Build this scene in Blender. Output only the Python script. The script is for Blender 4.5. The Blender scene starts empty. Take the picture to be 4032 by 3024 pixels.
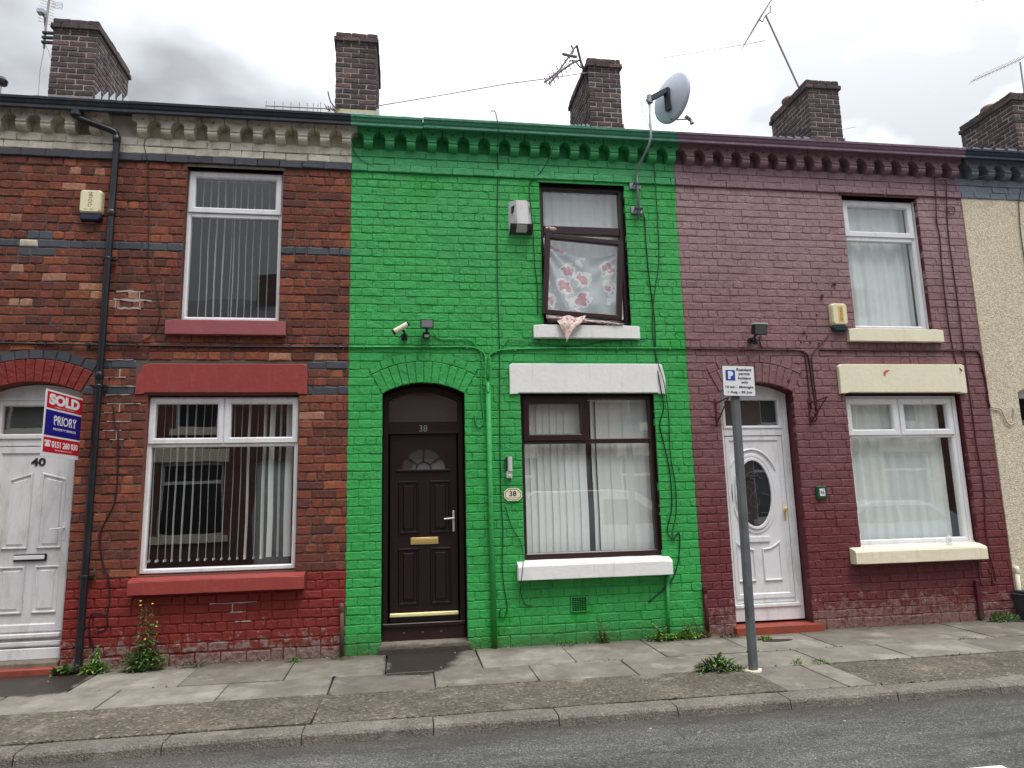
import bpy, bmesh, math, random
from mathutils import Vector, Matrix
R = math.radians
random.seed(7)
scene = bpy.context.scene
col = scene.collection

# ------------------------------------------------------------------ camera
CAM = Vector((0, -7.7, 1.465))
cam_d = bpy.data.cameras.new('camera')
cam = bpy.data.objects.new('camera', cam_d)
col.objects.link(cam)
cam_d.sensor_width = 36.0
cam_d.lens = 36.0 * 2795.0 / 4032.0
cam_d.clip_start = 0.05
cam_d.clip_end = 600
yaw, pitch, roll = 0.154534, 0.168367, -0.025074
fwd = Vector((math.sin(yaw) * math.cos(pitch), math.cos(yaw) * math.cos(pitch), math.sin(pitch)))
rt = Vector((math.cos(yaw), -math.sin(yaw), 0))
up = rt.cross(fwd)
r2 = math.cos(roll) * rt + math.sin(roll) * up
u2 = -math.sin(roll) * rt + math.cos(roll) * up
m = Matrix((r2, u2, -fwd)).transposed().to_4x4()
m.translation = CAM
cam.matrix_world = m
scene.camera = cam

# ------------------------------------------------------------------ world, sun, exposure
SUN_EL, SUN_AZ = R(65), R(150)          # azimuth clockwise from +y
sun_dir = Vector((math.cos(SUN_EL) * math.sin(SUN_AZ), math.cos(SUN_EL) * math.cos(SUN_AZ), math.sin(SUN_EL)))
glow_dir = Vector((math.cos(R(50)) * math.sin(R(52)), math.cos(R(50)) * math.cos(R(52)), math.sin(R(50))))
world = bpy.data.worlds.new('World')
scene.world = world
world.use_nodes = True
wn = world.node_tree
wn.nodes.clear()
def wnode(t, **k):
    n = wn.nodes.new(t)
    for a, b in k.items(): setattr(n, a, b)
    return n
def wmath(op, a, b=None, clamp=False):
    n = wnode('ShaderNodeMath', operation=op, use_clamp=clamp)
    for i, v in enumerate((a, b)):
        if v is None: continue
        if isinstance(v, (int, float)): n.inputs[i].default_value = v
        else: wn.links.new(v, n.inputs[i])
    return n.outputs[0]
sky = wnode('ShaderNodeTexSky', sky_type='NISHITA', sun_disc=False, sun_elevation=SUN_EL, sun_rotation=SUN_AZ)
bg1 = wnode('ShaderNodeBackground'); bg1.inputs[1].default_value = 0.1
wn.links.new(sky.outputs[0], bg1.inputs[0])
tc = wnode('ShaderNodeTexCoord')
sep = wnode('ShaderNodeSeparateXYZ'); wn.links.new(tc.outputs['Generated'], sep.inputs[0])
mp = wnode('ShaderNodeMapping'); mp.inputs['Scale'].default_value = (1, 1, 2.0)
mp.inputs['Location'].default_value = (0.35, 0.1, 0.62)
wn.links.new(tc.outputs['Generated'], mp.inputs[0])
nz = wnode('ShaderNodeTexNoise'); nz.inputs['Scale'].default_value = 2.1; nz.inputs['Detail'].default_value = 5; nz.inputs['Roughness'].default_value = 0.48
wn.links.new(mp.outputs[0], nz.inputs['Vector'])
cr = wnode('ShaderNodeValToRGB'); cr.color_ramp.elements[0].position = 0.44; cr.color_ramp.elements[1].position = 0.60
cr.color_ramp.elements[0].color = (0, 0, 0, 1); cr.color_ramp.elements[1].color = (1, 1, 1, 1)
wn.links.new(nz.outputs[0], cr.inputs[0])
dt = wnode('ShaderNodeVectorMath', operation='DOT_PRODUCT'); wn.links.new(tc.outputs['Generated'], dt.inputs[0]); dt.inputs[1].default_value = glow_dir
glow = wmath('POWER', wmath('MAXIMUM', dt.outputs['Value'], 0.0), 3.0)
zc = wmath('MAXIMUM', sep.outputs[2], 0.0)
base = wmath('ADD', wmath('MULTIPLY', wmath('POWER', zc, 2.4), 1.75), 0.36)    # overcast: brighter overhead
# a heavy grey cloud bank to the left, broken cloud elsewhere
bank_dir = Vector((-0.62, 0.66, 0.42)).normalized()
db = wnode('ShaderNodeVectorMath', operation='DOT_PRODUCT'); wn.links.new(tc.outputs['Generated'], db.inputs[0]); db.inputs[1].default_value = bank_dir
wob = wmath('ADD', db.outputs['Value'], wmath('MULTIPLY', wmath('SUBTRACT', nz.outputs[0], 0.5), 0.35))
bk = wnode('ShaderNodeMapRange'); bk.interpolation_type = 'SMOOTHSTEP'; bk.inputs[1].default_value = 0.72; bk.inputs[2].default_value = 0.96
wn.links.new(wob, bk.inputs[0])
bank = wmath('SUBTRACT', 1.0, wmath('MULTIPLY', bk.outputs[0], 0.36))
cloud = wmath('ADD', wmath('MULTIPLY', cr.outputs[0], 0.55), 0.66)
lum = wmath('ADD', wmath('MULTIPLY', wmath('MULTIPLY', base, cloud), bank), wmath('MULTIPLY', wmath('MULTIPLY', glow, wmath('ADD', cr.outputs[0], 0.26)), 1.25))
cc = wnode('ShaderNodeCombineColor')
wn.links.new(wmath('MULTIPLY', lum, 0.955), cc.inputs[0]); wn.links.new(wmath('MULTIPLY', lum, 0.99), cc.inputs[1]); wn.links.new(wmath('MULTIPLY', lum, 1.05), cc.inputs[2])
bg2 = wnode('ShaderNodeBackground'); bg2.inputs[1].default_value = 1.0
wn.links.new(cc.outputs[0], bg2.inputs[0])
mixs = wnode('ShaderNodeMixShader'); mixs.inputs[0].default_value = 0.95
wn.links.new(bg1.outputs[0], mixs.inputs[1]); wn.links.new(bg2.outputs[0], mixs.inputs[2])
wo = wnode('ShaderNodeOutputWorld'); wn.links.new(mixs.outputs[0], wo.inputs[0])

sd = bpy.data.lights.new('sun', 'SUN'); sd.energy = 1.5; sd.angle = R(25); sd.color = (1.0, 0.97, 0.93)
so = bpy.data.objects.new('sun', sd); col.objects.link(so)
so.rotation_euler = (-sun_dir).to_track_quat('-Z', 'Y').to_euler()

scene.render.engine = 'CYCLES'
scene.view_settings.view_transform = 'Standard'
scene.view_settings.look = 'None'
scene.view_settings.gamma = 1
scene.view_settings.use_curve_mapping = False
scene.view_settings.exposure = 0.52
scene.cycles.max_bounces = 8
scene.cycles.transparent_max_bounces = 12

# ------------------------------------------------------------------ materials
def lin(c):
    return tuple(((v / 255) / 12.92 if v / 255 <= 0.04045 else ((v / 255 + 0.055) / 1.055) ** 2.4) for v in c)
class NT:
    def __init__(s, name):
        s.mat = bpy.data.materials.new(name); s.mat.use_nodes = True
        s.t = s.mat.node_tree; s.b = s.t.nodes['Principled BSDF']; s.out = s.t.nodes['Material Output']
        s._pos = None
    def n(s, ty, **k):
        x = s.t.nodes.new(ty)
        for a, b in k.items(): setattr(x, a, b)
        return x
    def l(s, a, b): s.t.links.new(a, b)
    def pos(s):
        if s._pos is None: s._pos = s.n('ShaderNodeNewGeometry').outputs['Position']
        return s._pos
    def xyz(s):
        x = s.n('ShaderNodeSeparateXYZ'); s.l(s.pos(), x.inputs[0]); return x.outputs
    def mapped(s, sc):
        x = s.n('ShaderNodeVectorMath', operation='MULTIPLY'); s.l(s.pos(), x.inputs[0]); x.inputs[1].default_value = sc; return x.outputs[0]
    def noise(s, scale, detail=3, rough=0.55, vec=None, out=0):
        x = s.n('ShaderNodeTexNoise'); x.inputs['Scale'].default_value = scale; x.inputs['Detail'].default_value = detail; x.inputs['Roughness'].default_value = rough
        s.l(vec if vec is not None else s.pos(), x.inputs['Vector']); return x.outputs[out]
    def voro(s, scale, vec=None, out='Distance', feature='F1'):
        x = s.n('ShaderNodeTexVoronoi', feature=feature); x.inputs['Scale'].default_value = scale
        s.l(vec if vec is not None else s.pos(), x.inputs['Vector']); return x.outputs[out]
    def m(s, op, a, b=None, c=None, clamp=False):
        x = s.n('ShaderNodeMath', operation=op, use_clamp=clamp)
        for i, v in enumerate((a, b, c)):
            if v is None: continue
            if isinstance(v, (int, float)): x.inputs[i].default_value = v
            else: s.l(v, x.inputs[i])
        return x.outputs[0]
    def ramp(s, fac, stops, interp='LINEAR'):
        x = s.n('ShaderNodeValToRGB'); x.color_ramp.interpolation = interp
        e = x.color_ramp.elements
        while len(e) > 1: e.remove(e[-1])
        e[0].position = stops[0][0]; e[0].color = (*col3(stops[0][1]), 1)
        for p, c in stops[1:]:
            q = e.new(p); q.color = (*col3(c), 1)
        s.l(fac, x.inputs[0]); return x.outputs[0]
    def step(s, fac, a, b):
        x = s.n('ShaderNodeMapRange'); x.inputs[1].default_value = a; x.inputs[2].default_value = b; x.clamp = True
        s.l(fac, x.inputs[0]); return x.outputs[0]
    def mix(s, fac, a, b, mode='MIX'):
        x = s.n('ShaderNodeMix', data_type='RGBA', blend_type=mode)
        for sock, v in ((x.inputs[0], fac), (x.inputs[6], a), (x.inputs[7], b)):
            if isinstance(v, (int, float)): sock.default_value = v
            elif isinstance(v, tuple): sock.default_value = (*v[:3], 1)
            else: s.l(v, sock)
        return x.outputs[2]
    def gain(s, c, f):
        """colour times a scalar"""
        x = s.n('ShaderNodeVectorMath', operation='SCALE')
        if isinstance(c, tuple): x.inputs[0].default_value = c[:3]
        else: s.l(c, x.inputs[0])
        s.l(f, x.inputs[3]); return x.outputs[0]
    def rnd(s):
        a = s.n('ShaderNodeObjectInfo').outputs['Random']
        b = s.n('ShaderNodeNewGeometry').outputs['Random Per Island']
        return s.m('FRACT', s.m('ADD', s.m('MULTIPLY', a, 7.31), b))
    def bump(s, h, strength=0.3, dist=0.01):
        x = s.n('ShaderNodeBump'); x.inputs['Strength'].default_value = strength; x.inputs['Distance'].default_value = dist
        s.l(h, x.inputs['Height']); s.l(x.outputs[0], s.b.inputs['Normal'])
    def color(s, c):
        if isinstance(c, tuple): s.b.inputs['Base Color'].default_value = (*c[:3], 1)
        else: s.l(c, s.b.inputs['Base Color'])
    def rough(s, r):
        if isinstance(r, (int, float)): s.b.inputs['Roughness'].default_value = r
        else: s.l(r, s.b.inputs['Roughness'])
def col3(c):
    if isinstance(c, (int, float)): return (c, c, c)
    return c
MATS = {}
def simple(name, c, rough=0.5, metal=0.0, var=0.12, nscale=9, bump=0.0, bscale=60, spec=None, dirt=None):
    t = NT(name)
    f = t.noise(nscale, 4)
    cc_ = t.gain(c, t.m('ADD', t.m('MULTIPLY', f, 2 * var), 1 - var))
    if dirt:
        d = t.step(t.noise(5, 6, 0.7, vec=t.mapped((1.5, 1.5, 0.5))), 0.5, 0.75)
        cc_ = t.mix(t.m('MULTIPLY', d, dirt[1]), cc_, dirt[0])
    t.color(cc_); t.rough(rough); t.b.inputs['Metallic'].default_value = metal
    if spec is not None: t.b.inputs['Specular IOR Level'].default_value = spec
    if bump: t.bump(t.noise(bscale, 4), bump, 0.004)
    MATS[name] = t.mat
    return t.mat

def red_brick_mat(name, stops, grime=0.45, blot_c=lin((190, 126, 90))):
    t = NT(name)
    r = t.rnd()
    c = t.ramp(r, stops)
    mott = t.noise(28, 5, 0.65)
    c = t.gain(c, t.m('ADD', t.m('MULTIPLY', mott, 1.5), 0.22))
    blot = t.step(t.noise(13, 3, 0.6), 0.60, 0.72)
    c = t.mix(t.m('MULTIPLY', blot, 0.35), c, blot_c)
    g = t.step(t.noise(3.1, 6, 0.7), 0.40, 0.72)
    c = t.mix(t.m('MULTIPLY', g, grime), c, lin((62, 46, 40)))
    t.color(c); t.rough(0.85); t.b.inputs['Specular IOR Level'].default_value = 0.25
    t.bump(t.m('ADD', t.noise(45, 5, 0.7), t.m('MULTIPLY', t.noise(14, 3), 0.8)), 0.75, 0.008)
    MATS[name] = t.mat
    return t.mat
STRUCT_RED = [(0.0, lin((104, 60, 50))), (0.14, lin((132, 72, 56))), (0.28, lin((92, 56, 50))), (0.40, lin((120, 67, 54))), (0.52, lin((146, 82, 60))), (0.62, lin((106, 61, 52))),
              (0.74, lin((136, 72, 54))), (0.84, lin((98, 62, 56))), (0.91, lin((160, 94, 66))), (0.968, lin((112, 64, 54))), (0.974, lin((180, 126, 100))), (1.0, lin((170, 126, 104)))]
RED = red_brick_mat('red_brick', STRUCT_RED, 0.5)
t = NT('blue_brick'); c = t.ramp(t.rnd(), [(0, lin((56, 60, 68))), (0.5, lin((70, 73, 80))), (1, lin((48, 52, 60)))])
c = t.gain(c, t.m('ADD', t.m('MULTIPLY', t.noise(18, 5, 0.6), 0.8), 0.6)); t.color(c); t.rough(0.55); t.bump(t.noise(40, 4), 0.35, 0.006); BLUE = t.mat
t = NT('cream_glazed_brick'); c = t.ramp(t.rnd(), [(0, lin((216, 207, 186))), (0.5, lin((224, 217, 200))), (1, lin((196, 186, 168)))])
d = t.step(t.noise(7, 6, 0.7), 0.48, 0.72); c = t.mix(t.m('MULTIPLY', d, 0.55), c, lin((128, 108, 92)))
d2 = t.step(t.noise(2.2, 5, 0.7), 0.52, 0.66); c = t.mix(t.m('MULTIPLY', d2, 0.6), c, lin((88, 80, 74)))
t.color(c); t.rough(0.4); t.bump(t.noise(30, 4), 0.2, 0.004); CREAM_B = t.mat
CH = red_brick_mat('chimney_brick', [(0, lin((76, 68, 68))), (0.3, lin((92, 80, 78))), (0.6, lin((68, 62, 66))), (0.85, lin((100, 84, 80))), (1, lin((118, 94, 88)))], 0.35, blot_c=lin((130, 112, 104)))

def painted(name, c, c_low=None, wear=None, wear_h=0.25, sheen=0.55, top_glare=None, streak=0.22, patches=None, drips=()):
    """brick paint: small per brick change, streaks, chips at the foot"""
    t = NT(name)
    z = t.xyz()[2]
    base = c
    if top_glare:       # paler upwards: sky light and veiling glare put into the paint colour
        base = t.mix(t.step(t.m('ADD', z, t.m('MULTIPLY', t.noise(1.2, 4), 1.2)), 1.6, 6.0), c, top_glare)
    v = t.m('ADD', t.m('MULTIPLY', t.noise(4, 5, 0.65), 0.34), t.m('MULTIPLY', t.rnd(), 0.12))
    base = t.gain(base, t.m('ADD', v, 0.77))
    st = t.step(t.noise(2.4, 5, 0.7, vec=t.mapped((3.0, 3.0, 0.35))), 0.46, 0.78)
    base = t.mix(t.m('MULTIPLY', st, streak), base, c_low or tuple(x * 0.55 for x in c))
    grime = t.step(t.noise(30, 4, 0.7), 0.56, 0.82)
    base = t.mix(t.m('MULTIPLY', grime, 0.25), base, tuple(x * 0.5 for x in c))
    if patches:
        pm = t.step(t.noise(1.7, 2, 0.4), 0.655, 0.665)
        base = t.mix(t.m('MULTIPLY', pm, patches[1]), base, patches[0])
    for (dx0, dx1, dz, dl) in drips:      # run-off stains below sills
        X_, Y_, Z_ = t.xyz()
        mk = t.m('MULTIPLY', t.step(X_, dx0 - .03, dx0 + .03), t.step(X_, dx1 + .03, dx1 - .03))
        mk = t.m('MULTIPLY', mk, t.m('MULTIPLY', t.step(Z_, dz - dl, dz), t.step(Z_, dz + .03, dz)))
        sn = t.step(t.noise(3.5, 5, 0.7, vec=t.mapped((3.4, 1, 0.22))), 0.42, 0.66)
        base = t.mix(t.m('MULTIPLY', t.m('MULTIPLY', mk, sn), 0.62), base, tuple(x * 0.42 + 0.012 for x in c))
    ft = t.step(t.m('ADD', z, t.m('MULTIPLY', t.noise(6, 6, 0.75), -0.45)), 0.02, -0.22)
    base = t.mix(t.m('MULTIPLY', ft, 0.6), base, lin((70, 72, 52)))
    if wear:
        nzz = t.noise(9, 6, 0.72)
        h = t.step(z, wear_h, 0.0)
        w = t.step(t.m('ADD', nzz, t.m('MULTIPLY', h, 0.30)), 0.66, 0.70)
        w2 = t.step(t.noise(22, 4, 0.7), 0.35, 0.65)
        wc = t.mix(w2, wear[0], wear[1])
        base = t.mix(t.m('MULTIPLY', w, 0.9), base, wc)
    t.color(base)
    t.rough(t.m('ADD', t.m('MULTIPLY', t.noise(12, 3), 0.25), sheen - 0.1))
    t.b.inputs['Specular IOR Level'].default_value = 0.35
    t.bump(t.m('ADD', t.noise(34, 5, 0.65), t.m('MULTIPLY', t.noise(13, 3), 2.0)), 0.7, 0.010)
    MATS[name] = t.mat
    return t.mat
GREEN_C = lin((54, 161, 78))
GREEN = painted('green_paint', GREEN_C, c_low=lin((30, 122, 58)), patches=(lin((24, 152, 50)), 0.7), drips=((1.22, 2.9, .68, .55), (1.47, 2.69, 3.31, .35), (1.2, 1.48, 4.53, .6), (.19, .33, 3.3, .4)))
GREEN_TRIM = painted('green_gutter_paint', lin((70, 138, 108)), c_low=lin((48, 104, 82)))
GREEN_FRZ = painted('green_frieze_paint', lin((66, 160, 98)), c_low=lin((40, 112, 74)))
PURPLE = painted('maroon_paint', lin((106, 48, 52)), c_low=lin((84, 36, 44)), wear=(lin((150, 112, 108)), lin((96, 70, 66))), wear_h=0.55, drips=((5.1, 6.76, .70, .5), (5.35, 6.6, 3.31, .3)), top_glare=lin((156, 128, 130)), streak=0.3)
PURPLE_TRIM = painted('maroon_gutter_paint', lin((122, 98, 114)), c_low=lin((90, 70, 86)))
PURPLE_FRZ = painted('maroon_frieze_paint', lin((136, 108, 116)), c_low=lin((106, 82, 90)))
MAROON_DARK = painted('maroon_reveal_paint', lin((84, 28, 36)), streak=0.2)
RED_PAINT = painted('red_base_paint', lin((126, 42, 36)), c_low=lin((104, 30, 30)), wear=(lin((150, 128, 122)), lin((104, 82, 78))), wear_h=0.42)
RED_TRIM = painted('red_trim_paint', lin((150, 54, 48)), c_low=lin((124, 44, 42)), streak=0.12)
GREY_FRZ = painted('grey_frieze_paint', lin((112, 120, 130)), c_low=lin((78, 86, 96)), streak=0.4)
NAVY_TRIM = painted('navy_gutter_paint', lin((46, 58, 74)), c_low=lin((30, 38, 50)))
def mortar_mat(name, c):
    t = NT(name); cc_ = t.gain(c, t.m('ADD', t.m('MULTIPLY', t.noise(20, 5, 0.7), 0.9), 0.55)); t.color(cc_); t.rough(0.95); t.bump(t.noise(120, 3), 0.6, 0.004); return t.mat
MORTAR = mortar_mat('old_mortar', lin((92, 80, 72)))
t = NT('old_mortar_painted_foot'); zz = t.xyz()[2]; cc_ = t.gain(lin((92, 80, 72)), t.m('ADD', t.m('MULTIPLY', t.noise(20, 5, 0.7), 0.9), 0.55))
cc_ = t.mix(t.step(zz, 0.855, 0.835), cc_, lin((112, 32, 30))); t.color(cc_); t.rough(0.9); t.bump(t.noise(120, 3), 0.6, 0.004); MORTAR40 = t.mat
MORTAR_CREAM = mortar_mat('pink_mortar', lin((150, 118, 104)))
MORTAR_CH = mortar_mat('chimney_mortar', lin((158, 146, 140)))
REPOINT = mortar_mat('fresh_mortar', lin((170, 162, 156)))

def trim_white(name, c, chips=None):
    t = NT(name)
    b = t.gain(c, t.m('ADD', t.m('MULTIPLY', t.noise(3, 5, 0.7), 0.16), 0.90))
    d = t.step(t.noise(6, 7, 0.75, vec=t.mapped((1, 1, 0.6))), 0.55, 0.85)
    b = t.mix(t.m('MULTIPLY', d, 0.20), b, lin((160, 148, 136)))
    dr = t.step(t.noise(9, 5, 0.7, vec=t.mapped((2.4, 2.4, 0.25))), 0.56, 0.78); b = t.mix(t.m('MULTIPLY', dr, 0.30), b, lin((128, 112, 96)))
    pass
    if chips:
        w = t.step(t.noise(7.5, 6, 0.75), chips[1], chips[1] + 0.02)
        b = t.mix(w, b, chips[0])
    t.color(b); t.rough(0.6); t.bump(t.m('ADD', t.noise(22, 4), t.noise(5, 3)), 0.25, 0.01)
    MATS[name] = t.mat; return t.mat
WHITE_TRIM = trim_white('white_trim', (0.84, 0.83, 0.81), chips=(lin((150, 140, 128)), 0.715))
CREAM_TRIM = trim_white('cream_trim', lin((236, 228, 200)), chips=(lin((168, 142, 112)), 0.72))
SILL_RED = trim_white('red_sill', lin((150, 58, 52)), chips=(lin((176, 150, 122)), 0.70))
SILL_RED_UP = trim_white('weathered_red_sill', lin((150, 78, 82)))
LINT_RED = trim_white('red_lintel', lin((146, 54, 48)))
UPVC = simple('white_upvc', (0.78, 0.78, 0.79), 0.28, var=0.06, nscale=4, dirt=(lin((140, 130, 120)), 0.38))
UPVC_G = simple('greyed_upvc', (0.73, 0.715, 0.72), 0.35, var=0.07, nscale=4, dirt=(lin((130, 120, 112)), 0.45))
BROWN = simple('rosewood_upvc', lin((48, 27, 29)), 0.3, var=0.2, nscale=6)
BROWN_D = simple('dark_rosewood', lin((34, 17, 18)), 0.34, var=0.25, nscale=6)
BLACK_P = simple('black_plastic', lin((26, 27, 31)), 0.3, var=0.15, nscale=6, dirt=(lin((90, 96, 104)), 0.25))
GUT_BLK = simple('black_gutter', lin((34, 40, 50)), 0.35, var=0.2, nscale=5, dirt=(lin((86, 96, 108)), 0.35))
CABLE_B = simple('cable_black', lin((24, 22, 24)), 0.5)
CABLE_G = simple('cable_green', lin((36, 112, 62)), 0.5)
CABLE_DG = simple('cable_dark_green', lin((20, 60, 36)), 0.5)
CABLE_M = simple('cable_maroon', lin((72, 28, 36)), 0.5)
CABLE_W = simple('cable_white', lin((190, 182, 170)), 0.5)
STEEL = simple('stainless_steel', lin((226, 226, 224)), 0.3, 0.35)
GALV = simple('galvanised_steel', lin((150, 154, 158)), 0.5, 0.8, dirt=(lin((90, 80, 74)), 0.5))
POST_G = simple('grey_post_paint', lin((96, 102, 102)), 0.5, 0.1, var=0.45, nscale=7, dirt=(lin((52, 50, 46)), 0.75))
BRASS = simple('brass', lin((226, 196, 128)), 0.3, 0.6)
BRASS_PALE = simple('polished_brass_bar', lin((246, 234, 170)), 0.4, 0.1, var=.03)
RUST = simple('rust', lin((92, 44, 36)), 0.85, 0.2, var=0.35, nscale=30)
LEAD = simple('lead_flashing', lin((176, 186, 192)), 0.5, 0.3, var=0.25, nscale=10)
ALARM_CREAM = simple('cream_plastic', lin((228, 220, 180)), 0.4, var=0.04)
ALARM_WHITE = simple('weathered_white_plastic', lin((200, 196, 196)), 0.45, var=0.1, dirt=(lin((130, 124, 120)), 0.5))
NAVY = simple('navy_plastic', lin((30, 40, 66)), 0.35)
TEAL = simple('teal_plastic', lin((24, 60, 70)), 0.35)
INK = simple('black_ink', (0.012, 0.012, 0.014), 0.5, var=0)
WHITE_INK = simple('white_print', (0.8, 0.8, 0.8), 0.5, var=0)
SIGN_W = simple('sign_white', (0.80, 0.80, 0.80), 0.4, var=0.03)
SIGN_R = simple('sign_red', lin((200, 22, 40)), 0.4, var=0.03)
SIGN_B = simple('sign_blue', lin((22, 22, 130)), 0.4, var=0.03)
PARK_B = simple('parking_blue', lin((24, 70, 160)), 0.4, var=0.03)
AMBER = simple('faded_orange_print', lin((222, 180, 110)), 0.5, var=0.1)
DARKGLASS = simple('dark_glass', (0.01, 0.01, 0.012), 0.08, var=0)
SLAT_W = simple('white_blind_fabric', (0.83, 0.83, 0.81), 0.8, var=0.05)
NET = simple('net_curtain', (0.78, 0.80, 0.79), 0.9, var=0.12, nscale=5)
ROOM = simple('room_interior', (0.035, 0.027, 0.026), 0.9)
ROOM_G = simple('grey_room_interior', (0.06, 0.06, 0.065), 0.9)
DISH = simple('dish_grey', lin((178, 184, 196)), 0.45, 0.1, var=0.08)
DARK_IRON = simple('dark_bracket_metal', lin((54, 56, 66)), 0.45, 0.4)
ALU = simple('aluminium', lin((150, 140, 140)), 0.5, 0.5, var=0.2)
TERRA = simple('terracotta', lin((140, 112, 96)), 0.8, var=0.25)
STONE = simple('step_stone', lin((118, 108, 94)), 0.85, var=0.4, nscale=6, bump=0.5, bscale=40, dirt=(lin((50, 44, 36)), 0.85))
RED_STEP = simple('red_step_paint', lin((146, 66, 48)), 0.6, var=0.25, nscale=6, dirt=(lin((78, 52, 42)), 0.65))
BROWN_PIPE = simple('brown_pipe', lin((92, 66, 58)), 0.6, var=0.3)
BIN_G = simple('grey_bin_plastic', lin((58, 62, 70)), 0.5)
SLATE = simple('roof_slate', lin((70, 74, 80)), 0.7, var=0.3, nscale=8, bump=0.4, bscale=30)
MOSS = simple('mossy_roof_tile', lin((60, 66, 62)), 0.85, var=0.35, nscale=12, bump=0.5, bscale=40)
t = NT('green_plaque'); t.color(lin((20, 70, 40))); t.rough(0.35); GREEN_PL = t.mat

t = NT('floral_cloth')                                     # white cloth, grey shading in the weave, dusky pink flowers
x_ = t.xyz()
v = t.mapped((1, 0.2, 1))
vd = t.n('ShaderNodeVectorMath', operation='ADD'); t.l(v, vd.inputs[0])
nn = t.n('ShaderNodeTexNoise'); nn.inputs['Scale'].default_value = 14; t.l(t.pos(), nn.inputs['Vector'])
sc_ = t.n('ShaderNodeVectorMath', operation='SCALE'); t.l(nn.outputs[1], sc_.inputs[0]); sc_.inputs[3].default_value = 0.15
t.l(sc_.outputs[0], vd.inputs[1])
vz = t.n('ShaderNodeTexVoronoi'); vz.inputs['Scale'].default_value = 4.3; vz.inputs['Randomness'].default_value = 0.75; t.l(vd.outputs[0], vz.inputs['Vector'])
flower = t.step(vz.outputs['Distance'], 0.33, 0.30)
white = t.step(vz.outputs['Distance'], 0.48, 0.44)
c = t.mix(white, lin((196, 200, 202)), lin((238, 238, 238)))
fc = t.mix(t.step(t.noise(40, 3), 0.4, 0.6), lin((198, 132, 142)), lin((216, 164, 170)))
c = t.mix(flower, c, fc)
t.color(c); t.rough(0.85); FLORAL = t.mat

t = NT('crumpled_cloth'); n1 = t.noise(26, 4, .7); c = t.ramp(n1, [(0, lin((132, 44, 50))), (.36, lin((156, 70, 72))), (.44, lin((206, 180, 170))), (.7, lin((232, 222, 214))), (1, lin((240, 234, 228)))]); t.color(c); t.rough(.8); CRUMPLED = t.mat
def glass_mat(name, tint=(1, 1, 1), refl=1.0, wav=0.004, refl0=0.15):
    t = NT(name); t.t.nodes.remove(t.b)
    tr = t.n('ShaderNodeBsdfTransparent'); tr.inputs[0].default_value = (*tint, 1)
    gl = t.n('ShaderNodeBsdfGlossy'); gl.inputs['Roughness'].default_value = 0.0; gl.inputs['Color'].default_value = (refl, refl, refl, 1)
    lw = t.n('ShaderNodeLayerWeight'); lw.inputs[0].default_value = 0.5
    f2 = t.m('ADD', t.m('MULTIPLY', t.m('POWER', lw.outputs['Facing'], 5.0), 0.9), refl0, clamp=True)
    bp = t.n('ShaderNodeBump'); bp.inputs['Strength'].default_value = 0.25; bp.inputs['Distance'].default_value = wav
    t.l(t.noise(2.2, 1), bp.inputs['Height']); t.l(bp.outputs[0], gl.inputs['Normal'])
    mx = t.n('ShaderNodeMixShader'); t.l(f2, mx.inputs[0]); t.l(tr.outputs[0], mx.inputs[1]); t.l(gl.outputs[0], mx.inputs[2])
    t.l(mx.outputs[0], t.out.inputs[0]); return t.mat
GLASS = glass_mat('window_glass', (0.93, 0.96, 0.95))
OBSC = glass_mat('tinted_glass', (0.5, 0.5, 0.5))

def render_wall():
    t = NT('cream_pebbledash')
    v = t.voro(85)
    c = t.ramp(t.voro(60, out='Color'), [(0, lin((176, 162, 138))), (0.45, lin((212, 200, 174))), (1, lin((230, 221, 198)))])
    c = t.gain(c, t.m('ADD', t.m('MULTIPLY', t.noise(2, 5, 0.7), 0.3), 0.86))
    c = t.mix(t.m('MULTIPLY', t.step(t.noise(26, 4, 0.7), 0.5, 0.75), 0.45), c, lin((140, 122, 96)))
    t.color(c); t.rough(0.95); t.bump(t.m('ADD', v, t.noise(60, 4)), 0.8, 0.008); return t.mat
PEBBLE = render_wall()

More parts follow.
